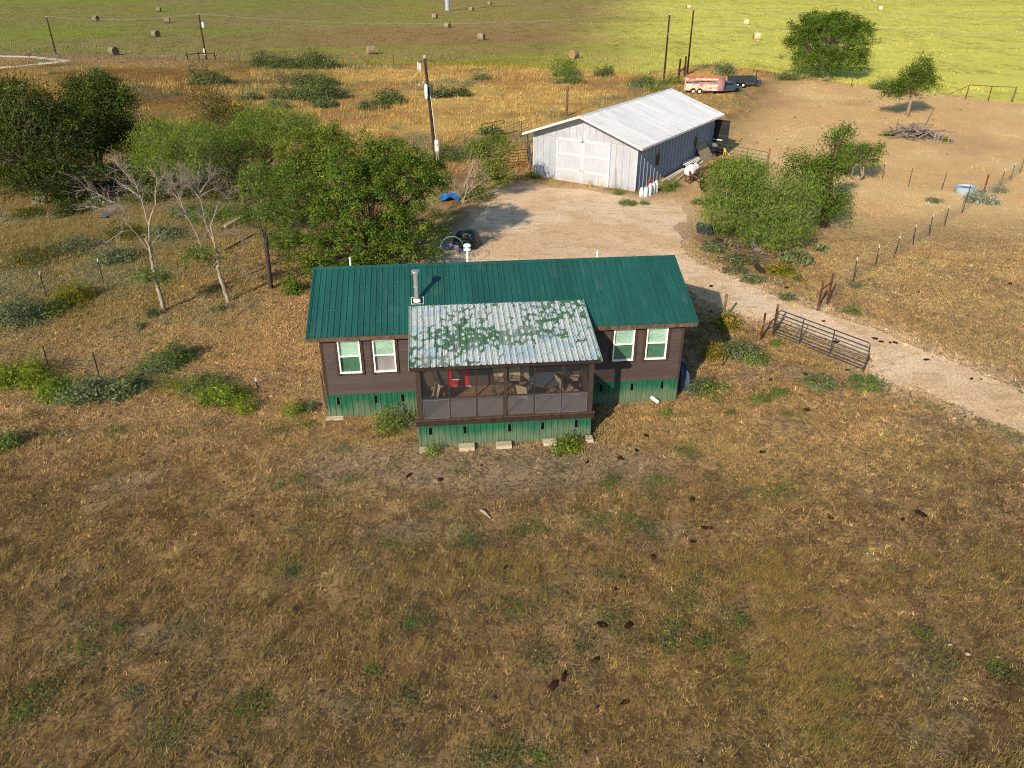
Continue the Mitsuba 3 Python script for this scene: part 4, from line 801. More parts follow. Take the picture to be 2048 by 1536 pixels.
x, y = [22.94,70.24]; k = thing('gate_post', 'rusty post at the end of the thin pipe gate behind the mesquite', 'gate post'); wpost(k, x, y, 2.0, .07, (140, 84, 52), 'post', 'rusty_paint')
DKG = rgb(52, 44, 42)
(a, b) = [[1.66,68.62],[1.46,77.92]]; farm_gate('cattle_panel', 'dark round cornered cattle panel against the left wall of the barn', a, b, 1.75, .05, 6, (.5,), DKG, .03)
(a, b) = [[1.4,71.88],[-1.12,70.88]]; farm_gate('cattle_panel', 'low dark rusty cattle panel between the barn and the bare brush', a, b, 1.5, .05, 6, (.35, .7), rgb(70, 48, 44), .028)
(a, b) = [[-3.24,83.3],[-0.9,86.28]]; farm_gate('cattle_panel', 'dark cattle panel standing behind the green shrub left of the barn', a, b, 1.65, .05, 5, (.5,), DKG, .03)
(a, b) = [[-0.66,82.79],[2.06,88.0]]; farm_gate('cattle_panel', 'thin rusty cattle panel farther back, left of the barn roof', a, b, 1.5, .05, 6, (.3, .6), rgb(110, 76, 58), .022)

# ------------------------------------------------------------------ poles and wires
def pole(label, xy, h, r, lean=(0, 0)):
    k = thing('utility_pole', label, 'utility pole'); x, y = xy
    M().tube([(x, y, -.2), (x + lean[0] * .5, y + lean[1] * .5, h * .5), (x + lean[0], y + lean[1], h)], [r * 1.0, r * .85, r * .68], rgb(70, 56, 48), 10).out(k, 'shaft', 'bark'); return k, np.array([x + lean[0], y + lean[1], h])
def insulator(k, p, s=1.): M().lathe(p, [(.03 * s, -.05), (.06 * s, .0), (.05 * s, .08), (.07 * s, .1), (.04 * s, .17), (0, .18)], (.55, .55, .56), 10).out(k, 'insulator', 'semi', True)
kB, tB = pole('left tall dark utility pole behind the barn roof', [23.91,129.86], 9.65, .17)
kC, tC = pole('right tall dark utility pole beside the horse trailer, carrying the wires', [29.94,141.43], 9.8, .17)
for k, t in ((kB, tB), (kC, tC)):
    insulator(k, t + [0, 0, .02], 1.6); M().box(t + [0, -.16, -2.6], (.25, .2, .3), rgb(150, 146, 140)).out(k, 'bracket', 'metal')
kL, tL = pole('far left plain utility pole beside the white track', [-94.58,172.78], 6.9, .17); insulator(kL, tL + [0, 0, .02], 1.6)
kT, tT = pole('utility pole with a small white transformer at the upper left', [-59.54,161.73], 8.0, .18); insulator(kT, tT + [0, 0, .02], 1.6)
M().lathe(tT + [.55, -.1, -2.3], [(0, 0), (.27, .02), (.28, .85), (.2, .95), (0, .98)], (.62, .64, .66), 14).out(kT, 'transformer', 'semi', True); M().box(tT + [.2, -.03, -1.7], (.5, .08, .1), rgb(90, 90, 92)).out(kT, 'bracket', 'metal')
M().box((tT[0] - .1, tT[1] - .22, 1.5), (.3, .16, 1.1), (.55, .56, .57)).out(kT, 'meter_box', 'semi')
M().tube([(tT[0] - 3.6, tT[1] - 1, .9), (tT[0] - 1.2, tT[1] - .4, 1.25), (tT[0] + 2.0, tT[1] - .5, 1.25)], .09, rgb(60, 46, 40), 6).out(kT, 'guard_rail', 'bark')
for q in (-3.4, -1.2, 1.9): M().tube([(tT[0] + q, tT[1] - .5, 0), (tT[0] + q, tT[1] - .5, 1.5)], .1, rgb(60, 46, 40), 6).out(kT, 'guard_post', 'bark')
kA, tA = pole('nearest utility pole with white transformer and conduit, behind the big oak', [-7.18,73.68], 9.0, .17, (-.6, .05))
for q, s_ in ((-.62, .0), (-.42, -.12)): M().lathe(tA + [q, -.08, -.92 + s_], [(0, 0), (.075, .02), (.08, .62), (.05, .66), (0, .68)], (.72, .72, .72), 10).out(kA, 'fuse_cutout', 'semi', True)
M().beam(tA + [-.75, -.06, -.28], tA + [.75, -.06, -.12], .1, .1, rgb(96, 84, 72)).out(kA, 'cross_arm', 'bark')
M().beam(tA + [.15, .0, -.1], tA + [.85, .1, -.34], .10, .05, rgb(54, 46, 42)).out(kA, 'brace', 'bark')
M().lathe(tA + [.02, -.05, -.02], [(0, 0), (.16, .02), (.17, .22), (.08, .34), (0, .35)], rgb(150, 138, 126), 12).out(kA, 'cap', 'semi', True)
M().lathe(tA + [.02, -.3, -3.3], [(0, 0), (.15, .02), (.16, 1.1), (.10, 1.2), (0, 1.22)], (.70, .71, .72), 14).out(kA, 'transformer', 'semi', True)
M().lathe(tA + [.45, -.1, -3.1], [(0, 0), (.15, .02), (.16, .9), (.1, 1.0), (0, 1.02)], rgb(60, 62, 66), 14).out(kA, 'transformer', 'semi', True)
M().beam(tA + [-.6, -.3, -2.25], tA + [.35, -.2, -2.25], .07, .07, rgb(170, 168, 164)).out(kA, 'bracket', 'metal'); insulator(kA, tA + [-.58, -.3, -2.2]); insulator(kA, tA + [-.2, -.3, -2.0])
M().tube([(tA[0] + .38, tA[1] - .18, 6.0), (tA[0] + .72, tA[1] - .2, 1.6)], .032, (.66, .66, .64), 8).out(kA, 'conduit', 'semi', True)
M().box((tA[0] + .74, tA[1] - .3, 1.55), (.34, .2, 1.0), (.62, .63, .64)).lathe((tA[0] + .74, tA[1] - .44, 1.7), [(0, 0), (.12, .02), (.12, .06), (0, .1)], (.6, .66, .72), 12, np.array([[1, 0, 0], [0, 0, 1], [0, -1, 0]])).out(kA, 'meter_box', 'semi')
for q in (.66, .84): M().tube([(tA[0] + q, tA[1] - .25, 1.1), (tA[0] + q, tA[1] - .25, -.1)], .028, (.6, .6, .6), 6).out(kA, 'conduit', 'semi', True)
x, y = [-10.56,75.81]; M().tube([tA + [-.02, 0, -.75], (x, y, .0)], .018, (.50, .44, .32), 5).out(kA, 'guy_wire', 'metal')
M().tube([tA * .12 + np.array([x, y, 0]) * .88, (x, y, .0)], .045, (.72, .60, .25), 6).out(kA, 'guy_guard', 'semi')
def wire(label, a, b, sag, r=.02):
    f = np.linspace(0, 1, 40)[:, None]; p = a * (1 - f) + b * f; p[:, 2] -= sag * 4 * (f * (1 - f))[:, 0]; single(M().tube(p, r, (.7, .68, .58), 4, False), 'power_line', label, 'power line', 'metal')
ex = np.array([128., 128., 9.6]); wire('upper power line running right from the pole by the trailer', tC + [0, 0, .15], ex, .5, .04); wire('lower power line running right from the pole by the trailer', tC + [0, 0, -2.4], ex - [0, 0, 2.4], .5, .04)
wire('power line running left across the hay field from the pole behind the barn', tC + [0, 0, .15], tT + [0, 0, .15], 2.0, .022)
wire('power line from the transformer pole to the far left pole', tT + [0, 0, .15], tL + [0, 0, .15], .8, .022)
x, y = [-26.19,344.45]; k = thing('steel_mast', 'thick blue grey steel mast rising out of the top of the picture', 'mast')
M().tube([(x, y, 0), (x, y, 34)], [.95, .62], rgb(150, 164, 180), 16).out(k, 'shaft', 'semi', True); M().lathe((x, y, 0), [(1.15, 0), (1.15, .5), (.95, .52)], rgb(140, 140, 138), 16).out(k, 'base', 'matte', True)

# ------------------------------------------------------------------ hay bales
def hay_fn(p, n, uv): return unpack(uv) * (.6 + .5 * noise(p.x * 9, p.y * 9, p.z * 9) + .35 * fbm(p.x * 2, p.y * 2, p.z * 3, octaves=2))
scene['hay_straw'] = {'type': 'twosided', 'bsdf': {'type': 'diffuse', 'reflectance': proc(hay_fn)}}
BALES = list(zip([[12.07,164.41],[-29.28,172.6],[-18.97,247.14],[-26.6,292.06],[-16.35,340.89],[-7.61,206.6],[-10.54,392.93],[74.48,363.14],[72.81,263.83],[60.55,209.07],[151.63,352.8],[183.35,436.96],[-135.43,276.53],[-108.6,267.29],[-90.64,214.21],[-81.22,169.94],[-138.34,334.21]],
  (.95, .5, -.5, -.45, -.55, -.4, -.5, .15, -.35, .05, -.3, .1, -.4, .2, -.5, -.5, .1),
  ('round bale nearest the camera, behind the big green weed clump', 'grey round bale beyond the fence to the left of the utility pole', 'round bale in the middle of the brown mown strip', 'round bale just left of the tall steel mast', 'round bale just right of the tall steel mast', 'round bale on the dark grass right of the mown strip', 'small round bale at the top edge right of the mast', 'round bale right behind the top of the tall pole by the trailer', 'pale round bale in the bright field, farther of two near the wires', 'pale round bale in the bright field, nearer of two below the wires', 'pale round bale in the bright field behind the far round tree', 'round bale at the very top edge above the far round tree', 'round bale at the far left between the first pole and the corner', 'small grey round bale left of the transformer pole', 'round bale on dark grass left of the transformer pole foot', 'round bale by the fence at the end of the white track', 'tiny grey round bale near the top edge at the upper left')))
for (x, y), a, lb in BALES:
    k = thing('hay_bale', lb, 'hay bale', 'round hay bales in the field'); F_ = frame((x, y), a); r = .86
    X_ = np.array([[0, 1, 0], [0, 0, 1], [1, 0, 0]]); rr = np.random.default_rng(int(x * 7) & 255)
    pale = x > 30; side = rgb(206, 186, 152) if pale else rgb(136, 126, 104) if x > -60 else rgb(120, 114, 96); endc = rgb(146, 122, 86) if x > -60 else rgb(112, 96, 72)
    pr = [(r * .97, -.74), (r * (1 + .02 * rr.normal()), -.6), (r * 1.01, -.2), (r * (1 + .02 * rr.normal()), .2), (r * 1.0, .6), (r * .97, .74)]
    M().lathe((0, 0, r * .97), pr, side, 26, X_).move(F_).out(k, 'roll', 'hay_straw', True)
    for sg in (-1, 1): M().lathe((0, 0, r * .97), [(0, sg * .76), (r * .35, sg * .755), (r * .7, sg * .765), (r * .97, sg * .74)], endc, 26, X_).move(F_).out(k, 'end_face', 'hay_straw')
# ------------------------------------------------------------------ vehicles by the far fence
(a, b) = [[24.86,117.74],[30.92,116.82]]; a, b = np.array(a), np.array(b); Lt = float(np.linalg.norm(b - a)); F_ = frame(a, math.atan2(b[1] - a[1], b[0] - a[0]))
k = thing('horse_trailer', 'pink and rust stained slatted horse trailer beyond the barn', 'trailer'); PK, PU = rgb(226, 190, 176), rgb(170, 128, 134); ht, wd = 2.25, 1.9
def tp(m, n, b='rusty_paint', s=False, parent=None): m.move(F_); return m.out(parent or k, n, b, s)
fr = Lt - 1.5
tp(M().box((Lt / 2 - .4, wd / 2, .48), (Lt - .9, wd, .12), rgb(70, 50, 44)), 'floor')
for y_ in (0, wd):
    tp(M().box((fr / 2, y_, .92), (fr, .05, .85), PK), 'side_panel')
    for z_ in (1.43, 1.62, 1.81): tp(M().box((fr / 2, y_, z_), (fr, .045, .06), PK), 'slat')
    for x_ in (.03, 1.0, 1.9, 2.8, 3.7, fr): tp(M().box((x_, y_ - .012, 1.3), (.07, .07, 1.6), PU), 'stake')
    tp(M().box((fr / 2, y_, 2.02), (fr, .05, .22), PK), 'top_rail')
tp(M().box((fr / 2, wd - .08, 1.25), (fr - .1, .03, 1.5), (.03, .018, .015)), 'added_shade_panel')  # dark panel added inside so the slat gaps read as shaded
an = np.linspace(-PI / 2, PI / 2, 11); arc = np.stack([fr + 1.0 * np.cos(an), wd / 2 + wd / 2 * np.sin(an)], -1)
P = np.zeros((11, 2, 3)); P[:, 0, :2] = arc; P[:, 0, 2] = .5; P[:, 1, :2] = arc; P[:, 1, 2] = ht - .1; tp(M().grid(P, PU), 'nose', s=True)
rf = [np.array([0., -.06]), np.array([fr, -.06]), *(arc * [1, 1.0]), np.array([fr, wd + .06]), np.array([0., wd + .06])]
m = M(); P = np.zeros((7, 9, 3))
for i_, x_ in enumerate(np.linspace(-.05, fr + .15, 7)):
    yy = np.linspace(-.05, wd + .05, 9); P[i_] = np.stack([yy * 0 + x_, yy, ht - .12 + .22 * np.sqrt(np.clip(1 - ((yy - wd / 2) / (wd / 2 + .06)) ** 2, 0, 1))], -1)
m.grid(P, rgb(190, 112, 80)); ctr = [fr + .15, wd / 2, ht + .08]; m.add(np.vstack([[ctr], np.c_[arc + [.12, 0], np.full(11, ht - .08)]]), [[0, q, q + 1] for q in range(1, 11)], rgb(178, 108, 86)); tp(m, 'roof', s=True)
tp(M().box((0.0, wd / 2, 1.25), (.06, wd, 1.6), PK * .9), 'tail_gate')
for x_ in (1.18, 2.06):
    for y_, sg in ((-.02, -1), (wd + .02, 1)):
        w_ = tp(M().lathe((x_, y_, .37), [(.2, -.11), (.34, -.12), (.38, -.07), (.38, .07), (.34, .12), (.2, .11)], rgb(30, 28, 28), 22, np.array([[1, 0, 0], [0, 0, 1], [0, sg, 0]])), 'wheel', 'matte', True)
        tp(M().lathe((x_, y_, .37), [(0, .09), (.1, .115), (.22, .10), (.22, -.1), (0, -.1)], (.8, .8, .8), 18, np.array([[1, 0, 0], [0, 0, 1], [0, sg, 0]])), 'rim', 'semi', True, parent=w_)
for y_ in (-.10, wd + .10): tp(M().grid(np.array([[(1.62 + (.98) * math.cos(t), y_ + q, .42 + .48 * math.sin(t)) for q in (-.12, .12)] for t in np.linspace(PI, 0, 13)]), PK), 'fender', s=True)
tp(M().beam((Lt - .7, wd * .3, .5), (Lt + .5, wd / 2, .45), .1, .1, rgb(80, 60, 54)).beam((Lt - .7, wd * .7, .5), (Lt + .5, wd / 2, .45), .1, .1, rgb(80, 60, 54)), 'tongue')
# black dump trailer
o = np.array([33.37,123.74]); F_ = frame(o, .10); k = thing('dump_trailer', 'black tipping trailer parked behind the horse trailer', 'trailer'); BK = rgb(44, 50, 58)
tp(M().box((1.6, .9, .72), (3.9, 1.9, .1), BK), 'bed', 'semi')
for y_ in (0, 1.8): tp(M().box((1.6, y_, 1.12), (3.9, .06, .75), BK), 'side', 'semi'); tp(M().box((1.6, y_, 1.52), (3.95, .12, .08), BK * 1.3), 'rail', 'semi')
for x_ in (-.35, 3.55): tp(M().box((x_, .9, 1.12), (.06, 1.8, .75), BK), 'end_panel', 'semi')
tp(M().box((3.6, .5, 1.45), (.12, .12, 1.9), BK), 'stake', 'semi')
for x_ in (.55, 1.45):
    for y_, sg in ((-.14, -1), (1.94, 1)):
        w_ = tp(M().lathe((x_, y_, .4), [(.2, -.11), (.36, -.12), (.40, -.06), (.40, .06), (.36, .12), (.2, .11)], rgb(26, 26, 26), 20, np.array([[1, 0, 0], [0, 0, 1], [0, sg, 0]])), 'wheel', 'matte', True)
        tp(M().lathe((x_, y_, .4), [(0, .09), (.23, .10), (.23, -.1), (0, -.1)], (.66, .66, .64), 16, np.array([[1, 0, 0], [0, 0, 1], [0, sg, 0]])), 'rim', 'semi', True, parent=w_)
tp(M().beam((3.6, .5, .55), (5.0, .9, .5), .12, .12, BK).beam((3.6, 1.3, .55), (5.0, .9, .5), .12, .12, BK), 'tongue', 'semi'); tp(M().box((4.3, .9, .75), (.6, .5, .4), BK * 1.5), 'tool_box', 'semi'); tp(M().tube([(4.9, .9, 0), (4.9, .9, .9)], .05, rgb(170, 170, 170), 8), 'jack', 'metal')
# half hidden blue grey car
o = np.array([31.48,118.54]); F_ = frame(o, .35); k = thing('car', 'blue grey car half hidden behind the nose of the horse trailer', 'car'); CB = rgb(58, 70, 88)
prof = [(-2.1, .35), (-2.15, .75), (-1.9, .95), (-1.1, 1.0), (-.5, 1.42), (.7, 1.45), (1.35, 1.02), (2.05, .86), (2.2, .6), (2.15, .35)]
m = M(); y0, y1 = .1, 1.75
for p0, p1 in zip(prof, prof[1:]):
    i0, i1 = (.14 if p0[1] > 1.1 else 0), (.14 if p1[1] > 1.1 else 0); m.add([(p0[0], y0 + i0, p0[1]), (p1[0], y0 + i1, p1[1]), (p1[0], y1 - i1, p1[1]), (p0[0], y1 - i0, p0[1])], BF, CB)
for y_, ii in ((y0, .14), (y1, -.14)): m.add([(p[0], y_ + (ii if p[1] > 1.1 else 0), p[1]) for p in prof], [[0, q, q + 1] for q in range(1, len(prof) - 1)], CB)
tp(m, 'body', 'semi')
tp(M().add([(-1.0, .13, 1.02), (-.48, .235, 1.38), (.66, .235, 1.40), (1.2, .13, 1.04)], BF, rgb(30, 36, 42)), 'window', 'semi'); tp(M().add([(.74, .3, 1.435), (1.30, .2, 1.07), (1.30, 1.65, 1.07), (.74, 1.55, 1.435)], BF, rgb(34, 42, 50)), 'windshield', 'semi')
for x_ in (-1.3, 1.35):
    for y_ in (.12, 1.73): tp(M().lathe((x_, y_, .32), [(0, -.1), (.3, -.1), (.32, 0), (.3, .1), (0, .1)], rgb(28, 28, 28), 18, np.array([[1, 0, 0], [0, 0, 1], [0, 1, 0]])), 'wheel', 'matte', True)
for y_ in (.3, 1.55): tp(M().box((2.17, y_, .68), (.06, .3, .14), (.7, .7, .7)), 'headlight', 'semi')
# ------------------------------------------------------------------ stock tank and things near the house
x, y = [36.87,61.9]; k = thing('stock_tank', 'round galvanised blue grey stock tank by the wire fence', 'tank'); SC = rgb(148, 170, 186)
pr = [(.70, 0), (.735, .03), (.735, .14), (.755, .16), (.735, .18), (.74, .30), (.76, .32), (.74, .34), (.745, .50), (.775, .53), (.775, .57), (.74, .56), (.72, .1), (0, .09)]
M().lathe((x, y + .7, .0), pr, SC, 36).out(k, 'body', 'semi', True); M().lathe((x, y + .7, .44), [(.725, 0), (0, .0)], rgb(92, 108, 112), 30).out(k, 'water', 'semi')
def pvc(name, label, pts, r=.075): single(M().tube(pts, r, (.72, .72, .69), 9), name, label, 'pipe', 'semi', True)
(p0, p1, p2, p3, p4, p5) = [[5.26,28.76],[5.51,28.54],[5.72,28.8],[6.13,28.08],[5.91,28.55],[6.08,28.94]]
pvc('drain_pipe', 'short bent white plastic pipe by the right skirting of the house', [(*p0, .26), (*((np.array(p0) + p1) / 2), .26), (*p1, .18)], .085)
k = thing('drain_pipe', 'branched white plastic pipe lying by the right skirting of the house', 'pipe')
M().tube([(*p2, .22), (*p3, .17)], .085, (.72, .72, .69), 9).out(k, 'pipe', 'semi', True); M().tube([(*p4, .19), (p4[0] + .08, p4[1] + .16, .38), (p4[0] + .14, p4[1] + .2, .58)], .085, (.72, .72, .69), 9).out(k, 'branch', 'semi', True)
# under the eave at the right end of the house
o = HF(np.array([[L_ + .5, 1.7, 0]]))[0]; F_ = frame(o, HOUSE_A); r = np.random.default_rng(2)
k = thing('tarp', 'dark blue tarp draped over a heap against the right end of the house', 'tarp'); m = M(); P = np.zeros((14, 12, 3))
for i_ in range(14):
    for j_ in range(12):
        u_, v_ = i_ / 13 * 2 - 1, j_ / 11 * 2 - 1; P[i_, j_] = (u_ * .42 + .05 * math.sin(5 * v_), v_ * .95 + .05 * math.sin(7 * u_), 1.15 * (1 - abs(u_) ** 3) ** .7 * (1 - abs(v_) ** 4) ** .6 + .05 * math.sin(9 * u_ + 4 * v_))
m.grid(P, rgb(26, 42, 72)); m.move(F_).out(k, 'cover', 'semi', True)
o2 = HF(np.array([[L_ + .40, 1.9, 0]]))[0]; k = thing('clay_pot', 'brown clay pot on top of the dark blue tarp', 'pot'); M().lathe(o2 + [0, 0, 1.08], [(0, 0), (.14, 0), (.19, .24), (.22, .25), (.22, .31), (.18, .31), (.16, .24), (0, .22)], rgb(156, 98, 70), 16).out(k, 'body', 'matte', True)
o3 = HF(np.array([[L_ + .25, -.15, 0]]))[0]; k = thing('mesh_cage', 'small grey wire mesh cage side standing beside the dark blue tarp', 'cage'); F_ = frame(o3, HOUSE_A + .5)
for q in range(11): M().tube([(q * .13, 0, 0), (q * .13, 0, 1.0)], .008, (.16, .17, .18), 4).move(F_).out(k, 'stay', 'metal')
for q in range(7): M().tube([(0, .01, .04 + q * .15), (1.3, .01, .04 + q * .15)], .008, (.16, .17, .18), 4).move(F_).out(k, 'line_wire', 'metal')
# behind the house, in the oak's shade
x, y = [-2.98,49.02]; F_ = frame((x, y), -.3); k = thing('covered_grill', 'rounded black cover over equipment in the shade of the oak', 'cover'); P = np.zeros((15, 13, 3))
for i_ in range(15):
    for j_ in range(13):
        u_, v_ = i_ / 14 * 2 - 1, j_ / 12 * 2 - 1; sq = lambda q: np.sign(q) * abs(q) ** .8; P[i_, j_] = (sq(u_) * .85, sq(v_) * .6, 1.12 * (max(0, 1 - abs(u_) ** 3.2)) ** .5 * (max(0, 1 - abs(v_) ** 3.5)) ** .5)
M().grid(P, rgb(28, 40, 46)).move(F_).out(k, 'cover', 'semi', True); M().box((.15, -.62, .55), (.5, .04, .12), rgb(90, 110, 110)).move(F_).out(k, 'band', 'semi')
x, y = [-3.6,47.8]; k = thing('white_bucket', 'white plastic bucket standing under the green hoop', 'bucket'); M().lathe((x, y, 0), [(0, 0), (.14, 0), (.165, .38), (.18, .38), (.18, .41), (.15, .41), (.14, .05)], (.60, .62, .66), 18).out(k, 'body', 'semi', True)
M().lathe((x, y, .2), [(.168, 0), (.172, .02), (.168, .04)], (.45, .46, .48), 18).out(k, 'band', 'semi', True)
x, y = [-4.16,48.4]; k = thing('wash_tub', 'low grey blue wash tub beside the white bucket', 'tub'); M().lathe((x, y, 0), [(.3, 0), (.36, .22), (.39, .23), (.39, .26), (.35, .25), (.31, .06), (0, .05)], rgb(124, 140, 152), 20).out(k, 'body', 'metal', True)
a, b = np.array([-4.33,44.46]), np.array([-2.91,44.64]); hm = (a + b) / 2; k = thing('garden_hoop', 'tall thin green hoop arching up behind the roof ridge', 'hoop'); pts = [(*a, 0), (*a, 1.3)] + [(*(hm + (a - hm) * math.cos(t)), 1.3 + .78 * math.sin(t)) for t in np.linspace(.15, PI - .15, 14)] + [(*b, 1.3), (*b, 0)]
M().tube(pts, .022, rgb(122, 150, 138), 7).out(k, 'tube', 'semi', True)
x, y = [-4.94,60.64]; k = thing('blue_tarp', 'bright blue tarp crumpled on the ground beside the oak', 'tarp'); P = np.zeros((10, 10, 3))
for i_ in range(10):
    for j_ in range(10): P[i_, j_] = (x + (i_ - 4.5) * .17, y + (j_ - 4.5) * .2, .05 + .6 * meshkit.noise(np.array([i_ * .6, j_ * .6, .3]), 4) * (1 - abs(i_ - 4.5) / 6))
M().grid(P, rgb(26, 104, 190)).out(k, 'sheet', 'semi')
(a, b) = [[-29.97,55.18],[-29.81,56.6]]; k = thing('metal_sheet', 'pale blue grey metal sheet lying in the weeds behind the dead trees', 'sheet'); M().beam((*a, .12), (*b, .16), .62, .03, rgb(150, 158, 172)).out(k, 'sheet', 'metal')
(a, b) = [[-20.2,52.79],[-19.31,54.23]]; single(M().tube([(*a, .14), (*((np.array(a) + b) / 2), .3), (*b, .5)], [.14, .12, .08], rgb(170, 152, 130), 8), 'fallen_log', 'pale fallen log behind the leaning dead trees', 'log', 'bark')
(a, b) = [[-18.61,47.84],[-17.4,50.65]]; single(M().tube([(*a, .06), (*((np.array(a) + b) / 2), .2), (*b, .3)], [.05, .06, .04], rgb(70, 58, 50), 7), 'fallen_branch', 'thin dark fallen branch near the blackened stump', 'branch', 'bark')
(a, b) = [[-1.08,20.92],[-0.71,20.49]]; single(M().tube([(*a, .06), (*((np.array(a) * .6 + np.array(b) * .4)), .09), (*b, .04)], [.03, .06, .025], rgb(168, 146, 128), 7), 'bleached_stick', 'pale bleached stick on the dry grass below the porch', 'stick', 'bark')
# white stones and pats
for (x, y), s_ in zip([[2.19,21.54],[-16.28,36.65],[15.48,36.69],[23.47,44.04],[20.85,42.21],[29.51,54.57],[35.26,52.91],[30.77,44.24],[23.88,53.1],[23.66,53.45],[8.43,24.8],[-4.96,21.25],[12.27,14.73],[11.97,15.07],[13.03,14.64],[7.82,14.89],[10.08,29.89],[10.33,28.77],[0.83,12.82],[0.44,12.12],[-11.26,27.42],[-10.02,21.24]], [.09, .2, .1, .12, .22, .2, .25, .2, .12, .1, .09, .06, .14, .1, .1, .08, .1, .12, .09, .07, .1, .09]):
    single(M().ball((x, y, s_ * .25), (s_ * .55, s_ * .35, s_ * .22), rgb(160, 148, 130), 1, .5, int(s_ * 100)), 'pale_stone', 'small pale stone ' + ('in the grass right of the wire fence and drive' if y > 34 and x > 8 else 'by the left slope and house' if y > 23 else 'in the nearest dry grass'), 'stone', 'matte', group='pale stones ' + ('right of the wire fence' if y > 34 and x > 8 else 'by the house' if y > 23 else 'in the nearest grass'))
PATS = [[4.74,24.62],[5.28,25.68],[4.08,24.07],[2.79,23.74],[9.53,24.52],[4.44,18.62],[6.53,20.01],[6.33,19.99],[10.68,20.54],[13.08,20.47],[13.74,20.9],[13.84,20.74],[3.32,17.68],[3.04,17.17],[2.55,15.73],[3.28,15.73],[2.25,14.54],[1.36,13.97],[1.08,13.7],[2.85,13.22],[9.37,13.74],[5.81,19.31],[6.25,21.55],[11.57,30.36],[13.31,30.94],[12.27,27.64],[15.39,31.34],[15.96,34.33],[18.03,34.69],[18.19,34.34],[18.58,34.23],[20.45,33.01],[19.48,32.37],[18.83,34.23],[20.61,30.48],[16.23,36.82],[15.76,41.48],[11.49,41.78],[13.66,49.6],[23.93,83.47],[25.51,82.7],[28.21,84.56],[24.42,84.53],[46.67,96.11],[45.06,97.12],[57.6,103.8],[48.49,110.31],[46.23,111.17],[50.55,96.48],[61.04,108.7],[42.71,77.25],[22.11,80.18],[30.17,102.44],[34.49,98.09],[40.62,106.86],[23.04,40.89],[29.02,42.23],[13.12,35.02],[-2.59,22.71],[-3.74,22.96],[-0.21,18.13]]
rr = np.random.default_rng(12)
for x, y in PATS:
    s_ = rr.uniform(.075, .15); z = gz(x, y) if y < 95 else 0.; b_ = trimesh.creation.icosphere(subdivisions=2); v = np.array(b_.vertices); an = np.arctan2(v[:, 1], v[:, 0]); sc_ = 1 + .3 * np.sin(2 * an + x) + .18 * np.sin(5 * an + y)
    v = v * np.stack([sc_ * s_, sc_ * s_ * rr.uniform(.55, .9), np.full(len(v), .045)], -1) @ rotz(rr.uniform(0, PI)) + [x, y, z + .03]
    where = 'lying on the pale gravel drive' if float(yard(np.array([x]), np.array([y]))[0]) < .3 else 'in the tan paddock behind the mesquite' if y > 48 else 'on the dry slope right of the drive' if y > 34 else 'on the dry grass between the house and the gate' if y > 26 else 'on the grass just below the porch' if y > 19.5 else 'in the nearest dry grass'
    single(M().add(v, b_.faces, rgb(44, 33, 28) * rr.uniform(.8, 1.5)), 'cow_pat', 'dark dried cow pat ' + where, 'cow pat', 'matte', True, group='cow pats ' + where)

# ------------------------------------------------------------------ trees and bushes
PALS = {'oak': [(.064, .118, .018), (.088, .152, .022), (.045, .087, .014), (.118, .168, .026)], 'oliveoak': [(.15, .185, .03), (.115, .155, .025), (.175, .20, .035), (.085, .12, .02)],
        'mesquite': [(.12, .20, .03), (.15, .225, .04), (.09, .155, .025), (.17, .21, .045)], 'mesq_dull': [(.125, .18, .05), (.10, .15, .04), (.16, .20, .07), (.18, .18, .06)],
        'dark': [(.048, .070, .018), (.062, .085, .02), (.038, .055, .015), (.085, .095, .022)], 'olive': [(.13, .115, .022), (.10, .10, .02), (.16, .125, .025), (.08, .075, .018)],
        'sage': [(.135, .16, .085), (.11, .14, .07), (.17, .18, .11), (.10, .12, .055)], 'blue': [(.085, .115, .048), (.065, .09, .036), (.105, .13, .055), (.085, .095, .03)],
        'bright': [(.19, .26, .03), (.16, .235, .025), (.23, .27, .04), (.13, .19, .02)], 'green': [(.095, .15, .035), (.12, .17, .04), (.08, .125, .03), (.14, .17, .05)],
        'yellow': [(.22, .20, .025), (.17, .18, .025), (.28, .20, .02), (.13, .14, .02)], 'gold': [(.40, .22, .02), (.15, .19, .03), (.45, .27, .02), (.12, .16, .03)], 'white': [(.45, .46, .38), (.22, .26, .14), (.55, .55, .46), (.17, .21, .10)]}
for _p, _g in dict(oak=1.34, oliveoak=1.25, mesquite=1.25, mesq_dull=1.4, dark=1.05, olive=1.25, sage=1.25, blue=1.35, bright=1.02, green=1.35).items(): PALS[_p] = [tuple(np.array(c) * _g) for c in PALS[_p]]
def leaf_mesh(m, c, out, size, asp, pal, r, up=.4, droop=0., jit=.3, gain=None):
    "one rhombus per row of c; out are outward directions"
    n = len(c); nn = nrm(out * .7 + np.array([0, 0, up]) + r.normal(size=(n, 3)) * .55); a = nrm(np.cross(nn, r.normal(size=(n, 3))))
    if droop: a = nrm(a * (1 - droop) + np.array([0, 0, -droop]) + r.normal(size=(n, 3)) * .22)
    b = nrm(np.cross(nn, a)); l = (size * r.uniform(.6, 1.35, n) / 2)[:, None]; w = l * asp
    v = np.stack([c - a * l, c + b * w - a * l * .1, c + a * l, c - b * w - a * l * .1], 1).reshape(-1, 3)
    k = np.arange(n)[:, None] * 4; f = np.vstack([k + [0, 1, 2], k + [0, 2, 3]])
    pl_ = np.array(PALS[pal])[r.integers(0, len(PALS[pal]), n)] * r.uniform(1 - jit, 1 + jit, n)[:, None]
    if gain is not None: pl_ = pl_ * gain[:, None] * np.array([1.0, 1.0, 1.0])
    m.add(v, f, np.repeat(pl_, 4, 0))
